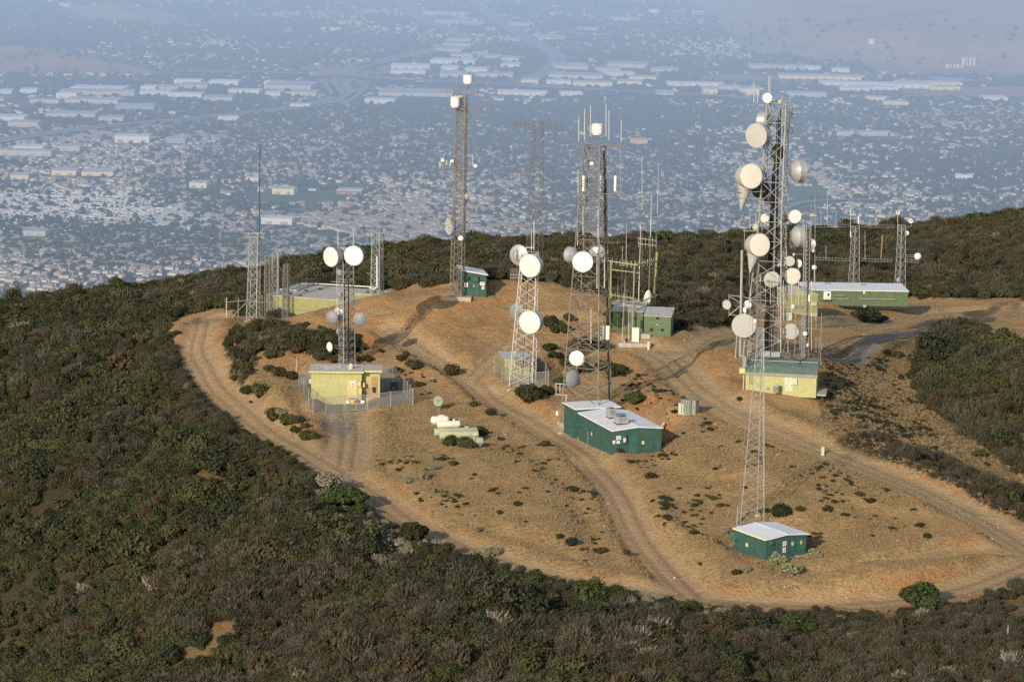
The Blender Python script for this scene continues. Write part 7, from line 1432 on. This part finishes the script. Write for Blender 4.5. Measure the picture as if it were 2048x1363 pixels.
# silos and water tank
for (px, py, n_s, hgt, lb) in ((1941, 137, 4, 30, 'cluster of tall white silos under the far brown hills'), (1913, 137, 5, 15, 'row of shorter pale silos left of the tall white silos')):
    x, y = V(px, py); z = float(zvalley(x, y)); root = empty('grain_silo', (x, y, z), lb, 'silo')
    for j in range(n_s): mb = MB(); mb.lathe([(0, hgt), (5.5, hgt - 2), (6.0, hgt - 4), (6.0, -10)], 14); mb.build('silo_cylinder', WM['t' if j % 3 else 'c'][0], root, loc=((j - n_s / 2) * 12.5, (j % 2) * 8, 0))
d_ = ray(1744, 86); ys = np.arange(8000, 13000, 20.); zz = zvalley(d_.x / d_.y * ys, ys); kk = int(np.argmax(d_.z / d_.y * ys < zz)); x, y = d_.x / d_.y * ys[kk], ys[kk]; root = empty('water_tank', (x, y, zz[kk]), 'round pale water tank on the far brown hillside', 'water tank'); mb = MB(); mb.lathe([(0, 13), (12, 12), (13, 10), (13, -12)], 20); mb.build('shell', WM['w'][0], root); mb = MB(); mb.lathe([(0, 14.5), (12.5, 12.6), (13.6, 11)], 20); mb.build('roof', WM['w'][1], root)
# houses
def house_mesh(seed, wall, roof, w_, d_, h_, rise, hip):
    mb = MB(); mb.cur = 0; mb.box((0, 0, h_ / 2 - 2), (w_, d_, h_ + 4)); mb.cur = 1; o = .6; b = len(mb.v); k = w_ * .28 if hip else 0
    mb.v += [(-w_ / 2 - o, -d_ / 2 - o, h_), (w_ / 2 + o, -d_ / 2 - o, h_), (w_ / 2 + o, d_ / 2 + o, h_), (-w_ / 2 - o, d_ / 2 + o, h_), (-w_ / 2 - o + k, 0, h_ + rise), (w_ / 2 + o - k, 0, h_ + rise)]
    for f in ((0, 1, 5, 4), (1, 2, 5), (2, 3, 4, 5), (3, 0, 4)): mb.f.append(tuple(b + i for i in f)); mb.mi.append(1)
    mb.cur = 0; mb.box((w_ * .3, -d_ * .5 - 2.2, h_ * .42 - 2), (w_ * .38, 5, h_ * .84 + 4)); mb.cur = 1; mb.box((w_ * .3, -d_ * .5 - 2.4, h_ * .86), (w_ * .42, 6, .5))
    me = bpy.data.meshes.new('house'); me.from_pydata(mb.v, [], mb.f); me.materials.append(wall); me.materials.append(roof); me.polygons.foreach_set('material_index', mb.mi); me.update(); return me
hm = lambda n, c: wmat(n, c)
hw_ = [hm('cream stucco', (.60, .54, .43)), hm('white stucco', (.66, .62, .55)), hm('tan stucco', (.42, .36, .28)), hm('beige stucco', (.52, .46, .36))]; hr_ = [hm('tile roof', (.30, .225, .175)), hm('grey shingle', (.24, .23, .22)), hm('tan shingle', (.32, .26, .20)), hm('pale roof house', (.50, .48, .45))]
HM = [house_mesh(1, hw_[0], hr_[0], 17, 11, 4.2, 2.2, True), house_mesh(2, hw_[1], hr_[1], 19, 12, 3.6, 2.2, False), house_mesh(3, hw_[2], hr_[2], 15, 11, 5.6, 2.2, True), house_mesh(4, hw_[3], hr_[0], 20, 13, 5.8, 2.6, True), house_mesh(5, hw_[1], hr_[3], 22, 8, 3.2, .8, False), house_mesh(6, hw_[0], hr_[2], 18, 12, 5.4, 2.4, True)]
def free(x, y):
    k = ~(in_poly(x, y, HILLP)) & ~inw(x, y, LEFTP) & ~inw(x, y, GREENP) & ~inw(x, y, TANP) & ~inw(x, y, LAKES)
    for Ln, hw in RVW: k &= seg_dist(x, y, Ln) > hw + 18
    for (a, b, wx_, dy_) in WBOX: k &= ~((np.abs(x - a) < wx_) & (np.abs(y - b) < dy_))
    return k
IND = [[(0, 150), (640, 160), (640, 215), (480, 235), (0, 260)], [(760, 90), (1340, 110), (1380, 200), (1000, 200), (760, 215)], [(1350, 125), (2060, 160), (2060, 205), (1350, 200)]]
def city():
    n0 = 120000; y = 4300 * (15500 / 4300) ** (RNG.random(n0) ** .85); x = RNG.uniform(-.225, .225, n0) * y
    # snap into rows of lots
    cell = (vnoise(x, y, 900, 777) * 5).astype(int); ang = np.array([.15, -.3, .6, -.1, .35])[np.clip(cell, 0, 4)]
    xr = x * np.cos(ang) + y * np.sin(ang); yr = -x * np.sin(ang) + y * np.cos(ang); yr = np.round(yr / 44) * 44 + RNG.choice([-9, 9], n0); xr = np.round(xr / 19) * 19 + RNG.normal(size=n0) * 1.5
    x = xr * np.cos(ang) - yr * np.sin(ang); y = xr * np.sin(ang) + yr * np.cos(ang)
    z = zvalley(x, y); px, py = project(x, y, z); k = free(x, y) & (px > -120) & (px < 2170) & (py < 640) & (py > -60)
    ind = np.zeros(len(x), bool)
    for P in IND: ind |= in_poly(px, py, P)
    dens = fbm(x, y, 700, 888, 3); park = in_poly(px, py, [(-50, 385), (250, 385), (420, 425), (430, 470), (200, 480), (-50, 470)])
    pr = np.where(ind, .08, np.clip((dens - .34) * 3.0, .15, .85)) * np.clip(6500 / y, .6, 1.0); pr = np.where(park, 1, pr); belt = in_poly(px, py, [(700, 190), (1380, 215), (1380, 260), (900, 250), (700, 230)]); pr = np.where(belt, pr * .2, pr)
    k &= RNG.random(n0) < pr; x, y, z, px, py, ang, park = x[k], y[k], z[k], px[k], py[k], ang[k], park[k]; n = len(x)
    q = RNG.random(n); vi = np.where(park, 4, np.where(q < .2, 0, np.where(q < .42, 1, np.where(q < .62, 2, np.where(q < .78, 3, np.where(q < .84, 4, 5)))))); rz = ang + RNG.choice([0, PI / 2, PI, 0], n) + RNG.normal(size=n) * .05
    # crest rows: what stands clear of the hilltop
    crest = np.interp(px, [0, 200, 480, 700, 1000, 1350, 1600, 1850, 2048], [600, 574, 540, 494, 470, 462, 455, 440, 410]); vis = (py < crest - 4) & (px > 5) & (px < 2043); order = np.argsort(np.where(vis, y, 1e9))[:300]; sel = np.zeros(n, bool); sel[order] = True
    for i in order:
        o = bpy.data.objects.new('house', HM[vi[i]]); COL.objects.link(o); o.location = (x[i], y[i], z[i]); o.rotation_euler = (0, 0, rz[i]); o.scale = (.85,) * 3; tag(o, 'small pale house among dark trees on the valley floor close behind the ridge', 'house', 'houses on the valley floor')
    r_ = ~sel; sc = RNG.uniform(.55, .95, r_.sum()); sc = sc * np.clip(y[r_] / 6500, 1, 1.7) ** .5
    scatter('distant_housing', np.stack([x, y, z], 1)[r_], np.stack([sc] * 3, 1), rz[r_], vi[r_], variants(HM, 'house'), 'sea of small pale houses spread over the hazy valley'); print('houses', n)
    # trees
    TM = []
    for s_, mt in ((1, 'vtree_a'), (2, 'vtree_b'), (3, 'vtree_c')):
        TM.append(bush_mesh('valley_tree', VT[s_ - 1], 200 + s_, 'leaf', 130, .42, 6, 1.15))
    n0 = 170000; y = 4200 * (16500 / 4200) ** (RNG.random(n0) ** .8); x = RNG.uniform(-.235, .235, n0) * y; z = zvalley(x, y); px, py = project(x, y, z)
    hl = in_poly(x, y, HILLP) | inw(x, y, LEFTP); fr_ = free(x, y); d1 = fbm(x, y, 420, 999, 4, .6); pr = np.clip((d1 - .34) * 3.2, .12, 1) * .75
    ind = np.zeros(len(x), bool)
    for P in IND: ind |= in_poly(px, py, P)
    pr = np.where(ind, pr * .75, pr); belt = in_poly(px, py, [(700, 196), (1380, 218), (1380, 262), (900, 250), (700, 232)]); pr = np.where(belt, .85, pr); near = (px > 60) & (px < 1500) & (y < 5300); pr = np.where(near, np.clip(pr * 1.8, 0, .95), pr)
    k = (fr_ & (RNG.random(n0) < pr)) | (hl & (RNG.random(n0) < .03) & (py > 40)); k &= (px > -150) & (px < 2200) & (py > -60)
    x, y, z = x[k], y[k], z[k]; n = len(x); s_ = RNG.uniform(3.6, 7.6, n) * np.clip(y / 5500, 1, 2.0) ** .75
    scatter('valley_trees', np.stack([x, y, z - .5], 1), np.stack([s_, s_, s_ * RNG.uniform(.8, 1.5, n)], 1), RNG.uniform(0, 6.28, n), RNG.integers(0, 3, n), variants(TM, 'valley_tree'), 'dark suburban tree cover across the valley'); print('vtrees', n)
VT = [leaf_mat('valley tree leaves', [(.034, .050, .020), (.054, .072, .028), (.042, .056, .026)], scale=.004), leaf_mat('valley tree leaves olive', [(.06, .075, .030), (.085, .10, .038)], scale=.004), leaf_mat('valley tree leaves dark', [(.030, .046, .020), (.044, .06, .026)], scale=.004)]
city()
# haze over the valley: one homogeneous volume
SIG = 1.38e-4
mb = MB(); mb.box((0, 31900, -300), (90000, 58600, 1400)); o = mb.build('haze', None if False else bpy.data.materials.new('haze air')); tag(o, 'blue morning haze filling the valley', kind='stuff')
m = o.data.materials[0]; m.use_nodes = True; n_ = m.node_tree; n_.nodes.clear(); out = n_.nodes.new('ShaderNodeOutputMaterial'); ab = n_.nodes.new('ShaderNodeVolumeAbsorption'); em = n_.nodes.new('ShaderNodeEmission'); ad = n_.nodes.new('ShaderNodeAddShader')
ab.inputs['Color'].default_value = (0, 0, 0, 1); ab.inputs['Density'].default_value = SIG; em.inputs['Color'].default_value = (.405, .535, .735, 1); em.inputs['Strength'].default_value = SIG * 1.0  # constant blue emission stands in for daylight scattered by the air
n_.links.new(ab.outputs[0], ad.inputs[0]); n_.links.new(em.outputs[0], ad.inputs[1]); n_.links.new(ad.outputs[0], out.inputs['Volume'])
# ------------------------------------------------------------------ ground cover, last: it keeps clear of what is built
chaparral(); low_cover()
